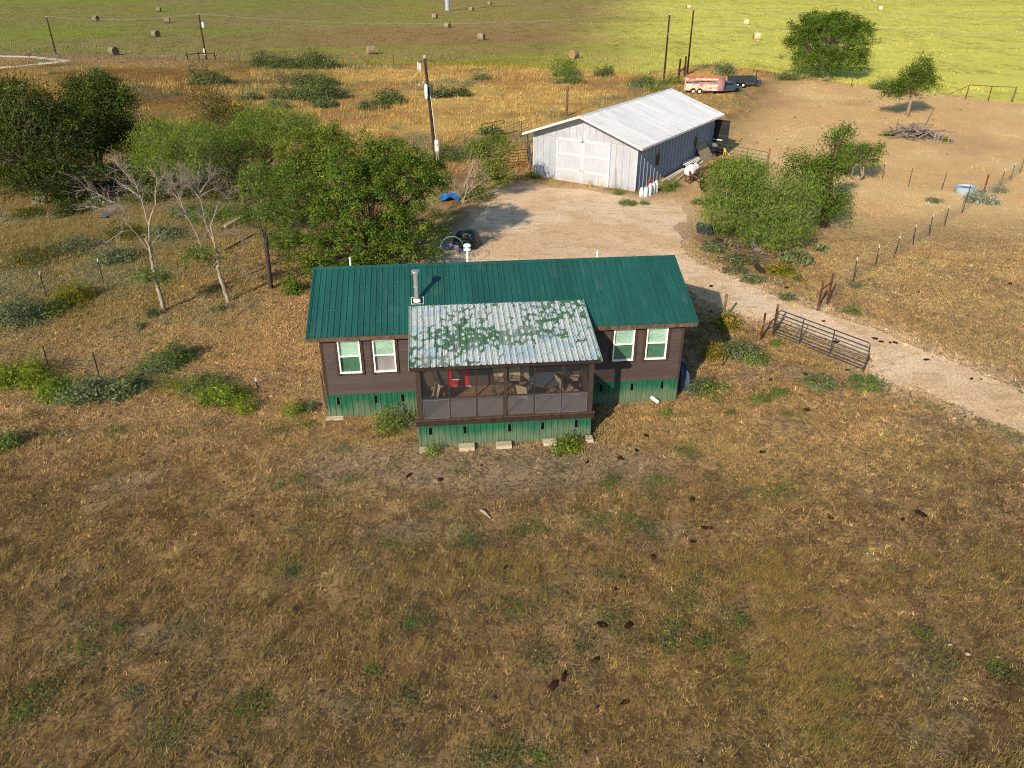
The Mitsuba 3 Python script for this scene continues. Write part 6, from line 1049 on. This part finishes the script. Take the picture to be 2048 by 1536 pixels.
BUSH = [
 ([-25.63,36.88], 1.15, 1.25, 'sage', 'large grey green bush at the left edge below the fence posts', 'blue'), ([-24.12,39.61], .95, .85, 'yellow', 'yellow green bush between the two short fence posts on the left', 'green'), ([-24.5,37.87], .9, .7, 'green', 'low dark green weeds between the grey bush and the yellow bush', 'olive'),
 ([-15.66,32.17], .62, .85, 'blue', 'dark green rounded bush at the top of the weeds by the left fence', 'green'), ([-16.34,31.35], .95, .7, 'green', 'spreading green bush just below the dark rounded bush', 'sage'), ([-12.13,28.5], .85, .65, 'bright', 'bright green weed clump on the yard fence left of the house', 'green'), ([-13.57,29.55], .8, .6, 'bright', 'bright yellow green weeds left of the brightest clump on the fence', 'sage'),
 ([-11.06,27.58], .42, .75, 'bright', 'tallest bright green weed at the right end of the fence weeds', 'bright'), ([-18.19,28.7], .85, .7, 'sage', 'grey green bush below the left yard fence', 'blue'), ([-16.84,29.27], .75, .65, 'sage', 'pale sage bush right of the grey green bush on the fence', 'green'), ([-19.04,28.48], .5, .5, 'green', 'small dull green weed left of the grey green bush below the fence', 'sage'),
 ([-21.86,30.27], 1.2, .75, 'bright', 'wide yellow green weed patch at the left end of the yard fence', 'yellow'), ([-19.81,29.13], .75, .55, 'bright', 'yellow green weeds right of the wide patch at the left fence', 'green'), ([-9.11,27.26], .42, .62, 'bright', 'small bright green bush standing alone left of the house corner', 'bright'), ([-8.42,27.67], .3, .35, 'sage', 'dull grey weed just left of the house corner post', 'sage'),
 ([-4.88,26.22], .5, .85, 'green', 'leafy green weed against the left skirting of the house', 'bright'), ([-4.28,26.56], .3, .45, 'sage', 'small sage weed between the leafy weed and the porch corner', 'green'), ([-2.99,24.39], .26, .42, 'green', 'small green weed at the left foot of the porch', 'bright'), ([2.12,24.61], .46, .7, 'bright', 'bushy bright green weed at the right foot of the porch', 'green'),
 ([8.24,29.34], .5, .5, 'green', 'low green weed mound just right of the house corner', 'green'), ([9.13,29.62], .32, .35, 'green', 'small green weed right of the low mound by the house corner', 'green'), ([9.52,32.77], .42, .85, 'yellow', 'weed with pale yellow flowers in the edge of the house shadow', 'gold'), ([11.04,36.04], .5, .95, 'gold', 'orange flowered weed at the foot of the weathered post', 'green'),
 ([10.86,33.09], .85, .45, 'sage', 'low sage weeds between the house shadow and the gate brace', 'green'), ([11.44,32.25], .55, .4, 'green', 'low green weeds in front of the gate brace', 'sage'), ([12.9,33.98], .28, .32, 'green', 'small green tuft at the foot of the gate hinge post', 'bright'), ([15.58,29.82], .75, .4, 'green', 'flat green weeds under the free end of the long gate', 'sage'), ([13.62,29.9], .7, .25, 'sage', 'thin grey green weeds under the middle of the long gate', 'green'),
 ([10.59,28.56], .45, .3, 'green', 'flat green weed on the bare ground right of the house', 'green'), ([11.49,28.99], .4, .3, 'green', 'flat green weed beside the other flat weed below the gate', 'green'), ([6.31,27.3], .2, .35, 'green', 'small green weed beside the branched white pipe', 'bright'), ([18.04,37.94], .38, .45, 'green', 'round green weed by the drive below the rusty brace', 'green'),
 ([-19.42,24.98], .6, .55, 'green', 'dark green weed at the left edge below the fence', 'blue'), ([-19.04,37.55], .38, .45, 'blue', 'grey green tuft at the foot of the left dying tree', 'sage'), ([-15.73,38.1], .36, .28, 'sage', 'pale tuft at the foot of the right dying tree', 'yellow'), ([-19.02,35.95], .3, .25, 'sage', 'small grey tuft left of the dying trees', 'sage'),
 ([8.58,62.22], .42, .8, 'green', 'upright green weed against the right side of the barn doors', 'green'), ([12.82,63.51], .6, .75, 'green', 'leafy green weed by the white boards at the barn side', 'green'), ([13.76,64.82], .45, .7, 'green', 'second leafy weed up against the barn side wall', 'bright'), ([8.96,59.25], .6, .3, 'green', 'flat green weed in the gravel before the barn corner', 'green'), ([10.32,59.25], .4, .28, 'green', 'flat little weed beside another one before the barn corner', 'sage'),
 ([1.9,67.71], .5, .4, 'bright', 'bright weed at the left front corner of the barn', 'green'), ([16.81,69.63], .5, .4, 'green', 'green weed behind the white water tank', 'green'), ([14.6,59.27], .6, .3, 'sage', 'grey green weed in front of the old trailer', 'green'), ([15.54,58.3], .8, .6, 'green', 'green weeds in front of the wheel of the old trailer', 'bright'), ([20.5,68.35], 1.6, 1.0, 'green', 'broad green weeds behind the old trailer by the pipe gate', 'mesquite'), ([19.06,71.59], .9, .7, 'yellow', 'yellow green weeds at the foot of the yellow tool', 'green'),
 ([13.22,48.27], .8, .35, 'sage', 'sage weeds at the edge of the gravel below the dark stone', 'green'), ([14.17,45.87], 1.0, .4, 'sage', 'wide sage weeds between the two branch heaps and the drive', 'olive'), ([13.46,44.09], .6, .3, 'sage', 'thin weeds along the drive edge below the wide sage weeds', 'olive'), ([14.07,42.67], .6, .3, 'sage', 'thin weeds at the drive edge near the cut log', 'green'),
 ([16.12,44.1], .75, .5, 'yellow', 'yellow green weed mound beside the cut log', 'bright'), ([14.51,52.36], .7, .6, 'green', 'green undergrowth around the rusty plough', 'olive'), ([15.82,52.02], .8, .8, 'green', 'dark undergrowth below the wide mesquite', 'olive'), ([16.83,42.84], .3, .3, 'green', 'small green weed on the bare slope right of the yellow mound', 'green'), ([15.34,39.97], .45, .25, 'sage', 'thin weed above the drive near the rusty brace', 'olive'),
 ([41.28,86.56], .8, .6, 'green', 'green weed at the left end of the timber pile', 'bright'), ([45.62,83.35], .4, .4, 'green', 'small green weed inside the pallet frame', 'green'), ([36.53,59.96], .8, .9, 'white', 'white flowered weed in front of the stock tank', 'white'), ([37.39,59.38], .5, .5, 'white', 'small white flowered weed right of the stock tank', 'sage'), ([39.9,62.85], .5, .7, 'white', 'white flowered weed on the fence beyond the stock tank', 'sage'), ([33.03,59.94], .5, .35, 'sage', 'pale weed left of the stock tank', 'white'), ([19.76,41.65], .3, .3, 'sage', 'small pale weed at the foot of the nearest white topped post', 'green'),
 ([-48.02,127.42], 1.9, 2.8, 'blue', 'taller of two blue green shrubs in the brown weeds at upper left', 'blue'), ([-45.59,126.87], 1.5, 1.7, 'blue', 'lower blue green shrub right of the taller one at upper left', 'sage'), ([-65.45,130.77], 1.3, 2.0, 'blue', 'dark shrub above the thicket at the upper left', 'blue'), ([-70.26,138.34], 1.1, 1.2, 'sage', 'pale shrub just above the dark shrub at the upper left', 'sage'),
 ([-45.56,150.95], 2.0, 2.3, 'blue', 'first shrub from the left in the dark row along the far fence', 'blue'), ([-41.97,149.43], 2.2, 2.2, 'blue', 'second shrub from the left in the dark row along the far fence', 'green'), ([-38.63,148.7], 2.0, 2.0, 'blue', 'third shrub from the left in the dark row along the far fence', 'blue'), ([-35.49,148.74], 2.4, 3.0, 'blue', 'tallest shrub in the dark row along the far fence', 'green'), ([-32.64,148.01], 1.6, 1.7, 'blue', 'last shrub at the right of the dark row along the far fence', 'sage'),
 ([-32.78,126.43], 2.6, 1.4, 'blue', 'shrub at the top of the wide blue green patch', 'sage'), ([-29.45,125.34], 2.6, 1.6, 'blue', 'right hand shrub at the top of the wide blue green patch', 'green'), ([-31.23,113.67], 2.2, 1.3, 'blue', 'left shrub of the wide blue green patch', 'sage'), ([-27.63,112.33], 2.8, 1.9, 'blue', 'largest shrub in the middle of the wide blue green patch', 'green'), ([-25.16,113.72], 2.2, 1.4, 'blue', 'right shrub of the wide blue green patch', 'sage'), ([-24.54,105.93], 1.6, 1.0, 'blue', 'nearest shrub at the foot of the wide blue green patch', 'sage'),
 ([-16.66,108.06], 1.9, 1.7, 'blue', 'green shrub left of the nearest utility pole', 'green'), ([-18.26,104.38], 1.6, 1.0, 'blue', 'lower shrub beside the green one left of the nearest pole', 'sage'), ([-10.48,113.85], 1.4, 1.3, 'blue', 'shrub just right of the nearest utility pole', 'sage'), ([-7.77,115.28], 1.7, 1.2, 'blue', 'second shrub right of the nearest utility pole', 'blue'), ([-29.89,103.89], 1.3, .9, 'sage', 'sage clump below the left of the blue green patch', 'blue'), ([-35.99,111.36], 1.3, 1.0, 'sage', 'lone sage clump left of the blue green patch', 'blue'),
 ([8.97,137.83], 2.0, 2.9, 'green', 'tall green weed clump in front of the nearest bale', 'mesquite'), ([9.07,129.12], 1.8, 1.5, 'green', 'lower green weeds at the foot of the tall clump', 'sage'), ([15.34,137.89], 1.5, 1.4, 'blue', 'shrub right of the tall weed clump by the bale', 'sage'), ([19.99,125.8], 2.2, 1.6, 'green', 'grey green brush left of the foot of the pole behind the barn', 'sage'), ([21.04,120.47], 1.5, 1.0, 'green', 'low brush behind the barn ridge', 'bright'), ([-4.82,132.59], 1.3, .9, 'sage', 'sage clump in the middle of the back pasture', 'green'),
 ([-4.12,74.55], 1.4, 1.5, 'sage', 'grey green bush between the nearest pole and the dark panels', 'green'), ([-5.96,74.96], 1.3, 1.2, 'blue', 'bush at the foot of the nearest utility pole', 'green'), ([-3.14,76.3], 1.3, 1.3, 'sage', 'sage bush below the dark panel left of the barn', 'green'), ([-2.45,87.39], 1.2, 1.0, 'green', 'green weeds beside the dark panel left of the barn', 'sage'),
 ([44.55,133.08], 1.4, 1.8, 'green', 'light green bush at the left foot of the far round oak', 'sage'), ([55.62,122.87], 1.5, 1.6, 'green', 'light green bush on the field edge behind the lopsided oak', 'sage'), ([35.8,139.44], 1.6, 2.0, 'sage', 'grey twiggy bush behind the horse trailer', 'green'), ([25.02,128.12], 1.5, 1.1, 'green', 'green weeds between the pole and the horse trailer', 'bright'),
 ([-35.71,56.05], 1.0, .5, 'olive', 'low olive weeds below the largest dark tree', 'green'), ([-32.94,56.06], .9, 1.0, 'dark', 'dark bushy undergrowth right of the grey leaning trunk', 'blue'), ([-22.33,54.83], 1.2, .8, 'green', 'green weeds behind the dying trees', 'sage'), ([-23.83,51.29], 1.2, .6, 'sage', 'sage weeds between the two dying trees', 'green'), ([-12.43,40.76], .5, 1.2, 'oak', 'leafy green shoots at the lower left foot of the big oak', 'oliveoak')]
BUSH += [([-28.55,60.23], 1.5, 1.5, 'dark', 'dark leafy undergrowth right of the shaded prickly pear', 'green'), ([-27.66,62.51], 1.4, 1.3, 'green', 'green undergrowth beneath the left part of the bright mesquite', 'dark'), ([-25.46,62.05], 1.6, 1.5, 'dark', 'dark undergrowth beneath the middle of the bright mesquite', 'green'),
 ([-22.69,61.0], 1.6, 1.6, 'dark', 'dark undergrowth beneath the olive yellow tree', 'olive'), ([-19.42,54.85], 1.3, 1.1, 'green', 'green undergrowth at the foot of the dark shaded tree', 'dark'), ([-22.22,56.11], 1.3, .9, 'green', 'green weeds behind the right dying tree', 'olive'), ([-24.18,56.1], 1.2, .8, 'sage', 'sage weeds behind the tops of the dying trees', 'green'),
 ([-32.49,66.63], 1.8, 1.6, 'dark', 'dark undergrowth right of the dark thicket tree', 'olive'), ([-34.45,60.2], 1.6, 1.4, 'dark', 'dark undergrowth between the two thicket trees', 'green'), ([-38.5,78.84], 2.0, 1.6, 'olive', 'olive scrub behind the dark thicket tree', 'dark'), ([-40.4,88.87], 1.8, 1.3, 'olive', 'brown olive scrub beyond the bright mesquite', 'sage'),
 ([-15.37,49.17], 1.0, 1.1, 'green', 'green shoots left of the big oak above the blackened trunk', 'oak'), ([-24.94,46.18], 1.3, .6, 'sage', 'wide sage mound left of the left dying tree', 'green'), ([-28.41,48.1], 1.5, .55, 'sage', 'wide sage mound in the middle of the left slope', 'olive'), ([-30.27,46.16], 1.5, .5, 'olive', 'olive mound at the left edge of the slope', 'sage'), ([-26.57,51.28], 1.2, .5, 'olive', 'olive mound below the pale metal sheet', 'green')]
for i_, (xy, R_, h, pl, lb, p2) in enumerate(BUSH):
    if lb: far = xy[1] > 75; bush(lb, xy, R_, h, pl, 100 + i_, size=.26 if far else .13 if R_ > .45 else .09, asp=.32 if pl in ('green', 'bright', 'mesquite') else .45, pal2=p2, droop=.1, n=int((420 if far else 1500) * R_ * (R_ + h)) + 150)
def cactus(label, xy, R_, n, seed, h=.8):
    r = np.random.default_rng(seed); k = thing('prickly_pear', label, 'cactus'); x, y = xy
    for _ in range(n):
        a, q = r.uniform(0, 2 * PI), R_ * math.sqrt(r.uniform()); z = r.uniform(.08, h) * (1 - (q / R_) ** 2 * .6); X_ = nrm(r.normal(size=3) * [1, 1, .3]); Y_ = nrm(np.cross([0, 0, 1.], X_) + r.normal(size=3) * .3); Z_ = np.cross(X_, Y_); b_ = trimesh.creation.icosphere(subdivisions=1); v = np.array(b_.vertices) * [.02, .085, .115] @ np.array([X_, Y_, Z_])
        M().add(v + [x + q * math.cos(a), y + q * math.sin(a), z + .06], b_.faces, np.array((.105, .14, .05)) * r.uniform(.65, 1.3)).out(k, 'pad', 'semi', True)
    return k
cactus('wide prickly pear clump on the slope right of the mesquite trunk', [17.73,45.89], 1.1, 170, 5); cactus('small prickly pear beside the wide prickly pear clump', [19.97,48.0], .55, 45, 6, .5); cactus('shaded prickly pear clump beside the dark brush heap on the left', [-31.83,58.49], .75, 70, 7, .9)
stick_pile('brush_pile', 'dark heap of fallen branches in the shade of the left thicket', [-33.35,62.48], 3.0, 2.2, 1.0, 90, 9, .06, 1.0, 3.2, (70, 62, 58))

# ------------------------------------------------------------------ grass and ground weeds
def wedge(n, y0, y1, r, k=.70, pad=5.0):
    y = np.sqrt(r.uniform(y0 ** 2, y1 ** 2, int(n))); x = r.uniform(-1, 1, len(y)) * (k * y + pad); return x, y
def blades(m, x, y, z, h, w, col, r, lean=.6, wind=(0, 0)):
    n = len(x); a = r.uniform(0, 2 * PI, n); t = np.stack([np.cos(a), np.sin(a), np.zeros(n)], -1); b = r.uniform(0, 2 * PI, n); ln = lean * r.uniform(.2, 1.2, n)
    tip = np.stack([np.cos(b) * ln + wind[0], np.sin(b) * ln + wind[1], np.ones(n)], -1); tip = nrm(tip) * h[:, None]; o = np.stack([x, y, z - .01], -1)
    v = np.stack([o - t * w[:, None] / 2, o + t * w[:, None] / 2, o + tip], 1).reshape(-1, 3); m.add(v, np.arange(3 * n).reshape(-1, 3), np.repeat(col, 3, 0))
def clear(x, y, yd=None, drive=.15):
    "keeps points off the house, barn and gravel"
    hd = np.minimum(box_dist(x, y, HOUSE_O, HU, HV, -.02, 14.6, 0, 7.05), box_dist(x, y, BARN_O, BU, BV, -.02, 9.75, 0, 17.5)); pd_ = box_dist(x, y, HOUSE_O, HU, HV, PA, PA + PW, -PD - .05, 0)
    return (hd > .02) & (pd_ > .02) & ((yard(x, y) if yd is None else yd) > drive - np.random.default_rng(1).exponential(.55, len(x)))
r = np.random.default_rng(77); gm = M()
x, y = wedge(480000, 9.5, 50, r); yd = yard(x, y); bare = ss(.50, .64, fb(x, y, 2.2, 3, 16)); pad = blob(x, y, (-1, 23.6), 7.5, 1.8, .5)
k_ = clear(x, y, yd) & (r.uniform(size=len(x)) < (1 - .6 * bare) * (1 - .65 * pad) * ss(-2.5, .6, yd)); x, y, yd = x[k_], y[k_], yd[k_]; c = pasture(x, y, yd); n = len(x)
c = c * r.uniform(.72, 1.5, n)[:, None]; st = r.uniform(size=n) < .2; c[st] = STRAW * r.uniform(.7, 1.35, st.sum())[:, None]
g1 = fb(x, y, 1.3, 3, 51); h = r.uniform(.04, .13, n) * (.6 + 1.1 * g1); fd = y / 20
blades(gm, x, y, relief(x, y, yd), h, r.uniform(.009, .019, n) * np.clip(fd, .8, 2.2), c, r, 1.3, (.25, .35))
# tussocks
def tussocks(n, y0, y1, h0, h1, per, colf, keep, lean=.7, w=.012, seed=0, spread_=.07, wind=(.15, .2)):
    r = np.random.default_rng(seed); x, y = wedge(n, y0, y1, r); k = keep(x, y, r); x, y = x[k], y[k]; cc = colf(x, y, r); s = r.uniform(.5, 1.2, len(x)); i = np.repeat(np.arange(len(x)), per)
    X_, Y_ = x[i] + r.normal(size=len(i)) * spread_ * s[i], y[i] + r.normal(size=len(i)) * spread_ * s[i]; yd = yard(X_, Y_) if y1 < 70 else None
    z = relief(X_, Y_, yd) if y1 < 100 else np.zeros(len(i)); blades(gm, X_, Y_, z, r.uniform(h0, h1, len(i)) * s[i], np.full(len(i), w) * r.uniform(.6, 1.5, len(i)), cc[i] * r.uniform(.7, 1.35, len(i))[:, None], r, lean, wind)
dry = lambda x, y, r: lerp(pasture(x, y) * 1.15, STRAW * 1.05, r.uniform(0, .7, len(x)))
mott = lambda x, y, r: dry(x, y, r) * np.exp(r.normal(size=len(x)) * .33)[:, None] * np.where(r.uniform(size=(len(x), 1)) < .16, [.72, .86, .62], [1, 1, 1])
tussocks(66000, 9.5, 48, .06, .17, 9, mott, lambda x, y, r: clear(x, y) & (r.uniform(size=len(x)) < (.35 + .8 * ss(.42, .62, fb(x, y, .9, 3, 51))) * (1 - .75 * blob(x, y, (-1, 23.6), 7.5, 1.8, .5))), seed=1, w=.024, spread_=.075, lean=1.1)
tussocks(9000, 9.5, 19, .16, .38, 26, lambda x, y, r: lerp(np.broadcast_to(np.array([.20, .16, .05]), (len(x), 3)), [.27, .185, .07], r.uniform(size=len(x))), lambda x, y, r: r.uniform(size=len(x)) < ss(.50, .66, fb(x, y, 2.6, 3, 61)) * ss(-6, 8, x) + .16, .9, .011, 2, .09, (.5, .25))
tussocks(9000, 24, 50, .12, .30, 16, lambda x, y, r: lerp(np.broadcast_to(np.array([.40, .26, .10]), (len(x), 3)), [.36, .29, .13], r.uniform(size=len(x))), lambda x, y, r: clear(x, y) & (r.uniform(size=len(x)) < ss(.48, .66, fb(x, y, 3, 3, 62))), .8, .016, 3, .1)
tussocks(9000, 44, 66, .06, .2, 12, lambda x, y, r: lerp(np.broadcast_to(np.array([.50, .36, .15]), (len(x), 3)), [.40, .32, .12], r.uniform(size=len(x))), lambda x, y, r: (poly_dist(x, y, YARD) < 1.0) & clear(x, y, np.full(len(x), 9.)) & (r.uniform(size=len(x)) < ss(.50, .66, fb(x, y, 3, 3, 65)) * ss(44, 56, y + .2 * x)), 1.1, .022, 12, .2)
# creek side: olive and sage mounds
tussocks(6500, 36, 62, .2, .5, 20, lambda x, y, r: lerp(np.broadcast_to(np.array([.25, .195, .065]), (len(x), 3)), [.19, .20, .12], ss(.4, .6, fb(x, y, 5.5, 3, 11))) * r.uniform(.8, 1.2, len(x))[:, None], lambda x, y, r: clear(x, y) & (x < -.36 * y) , .9, .022, 4, .26)
# golden and rusty growth behind the barn
back_keep = lambda x, y, r: (y < field_y(x) - .5) & (y + .30 * x > 66) & (x < .43 * (y - 63) + 11) & clear(x, y)
tussocks(10500, 58, 165, .18, .5, 16, lambda x, y, r: pasture(x, y) * r.uniform(.8, 1.5, len(x))[:, None], back_keep, .9, .05, 5, .4)
tussocks(4600, 58, 150, .45, 1.05, 22, lambda x, y, r: lerp(np.broadcast_to(np.array([.42, .30, .10]), (len(x), 3)), [.34, .22, .08], r.uniform(size=len(x))), lambda x, y, r: back_keep(x, y, r) & (fb(x, y, 8, 3, 63) > .50), .35, .045, 6, .5)
tussocks(1500, 60, 165, .3, .75, 24, lambda x, y, r: np.array(PALS['blue'])[r.integers(0, 4, len(x))] * 1.3, lambda x, y, r: back_keep(x, y, r) & (fb(x, y, 7, 3, 22) > .54), .9, .07, 7, .55)
# paddock and right pasture
tussocks(13000, 46, 150, .06, .2, 11, lambda x, y, r: pasture(x, y) * r.uniform(.75, 1.08, len(x))[:, None], lambda x, y, r: (x > 4) & (x > .43 * (y - 63) + 11) & (y < field_y(x)) & clear(x, y), 1.2, .04, 8, .35)
tussocks(6000, 28, 62, .08, .24, 16, lambda x, y, r: lerp(pasture(x, y) * 1.2, [.34, .27, .13], r.uniform(0, .7, len(x))), lambda x, y, r: (x > 12) & clear(x, y) & (r.uniform(size=len(x)) < .3 + ss(.45, .65, fb(x, y, 3, 3, 64))), 1.2, .018, 9, .16, (.3, .1))
gm.out(None, 'dry_grass', 'grass'); labels['dry_grass'] = {'kind': 'stuff', 'label': 'short dry straw coloured grass covering the pasture', 'category': 'grass'}
gm = M(); r = np.random.default_rng(5)
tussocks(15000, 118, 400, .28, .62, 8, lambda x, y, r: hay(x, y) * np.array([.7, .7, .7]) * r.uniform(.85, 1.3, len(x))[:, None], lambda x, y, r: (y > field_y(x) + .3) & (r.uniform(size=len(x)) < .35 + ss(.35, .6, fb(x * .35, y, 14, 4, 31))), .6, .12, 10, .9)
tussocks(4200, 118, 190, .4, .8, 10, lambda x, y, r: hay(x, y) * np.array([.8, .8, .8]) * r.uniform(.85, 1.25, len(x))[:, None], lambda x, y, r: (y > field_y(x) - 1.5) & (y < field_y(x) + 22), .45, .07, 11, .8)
gm.out(None, 'hay_grass', 'grass'); labels['hay_grass'] = {'kind': 'stuff', 'label': 'long yellow green grass standing in the hay field', 'category': 'grass'}
# clods and dry litter between the tufts
cm_ = M(); r = np.random.default_rng(15); x, y = wedge(5000, 9.5, 40, r); k_ = clear(x, y) & (r.uniform(size=len(x)) < .25 + ss(.45, .62, fb(x, y, 2.2, 3, 16))); x, y = x[k_], y[k_]
b_ = trimesh.creation.icosahedron(); bv, bf = np.array(b_.vertices), np.array(b_.faces); n = len(x); s_ = .018 + .045 * r.uniform(size=n) ** 2.5
v = bv[None] * (1 + .35 * r.normal(size=(n, len(bv), 1))) * (s_[:, None, None] * np.array([1.2, .9, .7])) + np.stack([x, y, relief(x, y) + s_ * .35], -1)[:, None]
f = (np.arange(n)[:, None, None] * len(bv) + bf[None]).reshape(-1, 3); cm_.add(v.reshape(-1, 3), f, np.repeat(np.array([.115, .082, .052]) * r.uniform(.5, 1.3, n)[:, None], len(bv), 0))
cm_.out(None, 'soil_clods', 'matte'); labels['soil_clods'] = {'kind': 'stuff', 'label': 'small dry clods of dark soil scattered between the grass', 'category': 'soil'}
# low green weeds creeping through the dry grass
wm_ = M(); r = np.random.default_rng(9)
SPOTS = [[4.15,20.06],[4.45,19.88],[3.95,20.45],[3.64,22.88],[3.55,22.48],[2.76,20.19],[2.95,20.45],[0.3,19.77],[0.8,20.03],[-1.38,19.42],[-1.61,19.67],[-1.25,19.13],[4.29,15.03],[4.41,15.42],[4.58,15.88],[1.92,14.93],[2.93,15.97],[3.07,17.81],[5.09,16.86],[5.61,17.59],[6.45,15.88],[6.24,16.07],[6.03,14.55],[5.32,15.24],[5.21,15.06],[1.77,23.35],[4.94,22.49],[4.88,21.55],[5.34,22.73],[1.13,16.96],[0.1,16.45],[0.69,14.46],[-2.86,15.77],[-2.73,15.87],[-3.65,14.12],[-2.57,13.34],[-3.9,19.17],[-7.09,19.78],[-6.93,18.23],[-6.62,17.9],[-10.92,15.58],[-11.85,15.76],[-11.62,14.86],[-12.08,13.47],[-12.0,13.55],[-9.57,13.4],[-6.35,13.25],[-6.74,13.1],[-8.16,12.38],[-8.17,12.11],[-12.21,12.8],[-11.82,12.88],[-0.15,11.72],[-0.5,11.59],[0.72,11.62],[11.26,15.61],[11.46,15.43],[11.49,14.64],[12.83,14.39],[12.78,14.06],[8.54,13.58],[8.32,12.69],[7.63,12.13],[11.5,14.39],[6.69,24.52],[6.79,24.08],[6.63,24.69],[7.32,22.74],[9.04,21.85],[8.21,21.99],[9.89,22.29],[17.66,27.94],[19.69,25.79],[19.88,25.43],[19.47,26.16],[19.01,26.74],[4.77,29.88],[-6.58,24.66],[-8.14,26.48],[-6.65,21.52],[-7.63,22.7],[-8.23,22.25],[-15.82,26.08],[-19.54,27.23],[-18.22,25.7],[-12.17,26.47],[-13.09,25.71],[-9.25,26.09],[11.89,27.31],[11.27,27.31],[8.88,28.55],[9.0,27.31],[-5.83,22.71],[-2.81,21.25]]
for i_, (sx, sy) in enumerate(SPOTS):
    R_ = r.uniform(.12, .42); n = int(120 + 700 * R_); q = r.normal(size=(n, 2)) * R_ * [1, .8]; px, py = sx + q[:, 0], sy + q[:, 1]; z = relief(px, py) + np.abs(r.normal(size=n)) * .07
    leaf_mesh(wm_, np.stack([px, py, z], -1), np.tile([0, 0, 1.], (n, 1)), .06, .5, ('green', 'sage', 'green', 'blue')[i_ % 4], r, .8)
# aprons of the same weeds round the bushes, so that they run out into the grass
for xy, R_, h, pl, lb, p2 in BUSH:
    if xy[1] > 75: continue
    n = int(150 * R_ * (1 + R_)); a, q = r.uniform(0, 2 * PI, n), R_ * (.6 + np.abs(r.normal(size=n)) * .6); px, py = xy[0] + q * np.cos(a), xy[1] + q * np.sin(a) * .8
    leaf_mesh(wm_, np.stack([px, py, relief(px, py) + np.abs(r.normal(size=n)) * .08], -1), np.tile([0, 0, 1.], (n, 1)), .08, .45, pl, r, .8)
for (sx, sy), (ex, ey) in zip([[-23.73,30.99],[-21.52,30.27],[-19.39,29.58],[-17.31,29.36],[-15.54,29.82],[-13.61,29.37],[-15.98,31.5]], [[-21.52,30.27],[-19.39,29.58],[-17.31,29.36],[-15.54,29.82],[-13.61,29.37],[-11.04,28.08],[-15.56,32.53]]):
    n = 1500; f = r.uniform(size=n); px, py = sx + (ex - sx) * f + r.normal(size=n) * .35, sy + (ey - sy) * f + r.normal(size=n) * .5
    leaf_mesh(wm_, np.stack([px, py, relief(px, py) + np.abs(r.normal(size=n)) * .16], -1), np.tile([0, 0, 1.], (n, 1)), .10, .3, ('bright', 'bright', 'sage')[int(abs(sx)) % 3], r, .6)
x, y = wedge(900, 10, 46, r); k_ = clear(x, y) & (r.uniform(size=len(x)) < .2 + ss(.52, .68, fb(x, y, 3.0, 3, 14))); x, y = x[k_], y[k_]
for sx, sy in zip(x, y):
    R_ = r.uniform(.05, .24); n = int(30 + 320 * R_); q = r.normal(size=(n, 2)) * R_; px, py = sx + q[:, 0], sy + q[:, 1]; z = relief(px, py) + np.abs(r.normal(size=n)) * .04
    leaf_mesh(wm_, np.stack([px, py, z], -1), np.tile([0, 0, 1.], (n, 1)), .05, .5, ('sage', 'olive', 'green', 'blue')[int(sx * 37) % 4], r, .8)
wm_.out(None, 'ground_weeds', 'leaf'); labels['ground_weeds'] = {'kind': 'stuff', 'label': 'low green and grey weeds creeping through the dry grass', 'category': 'weeds'}
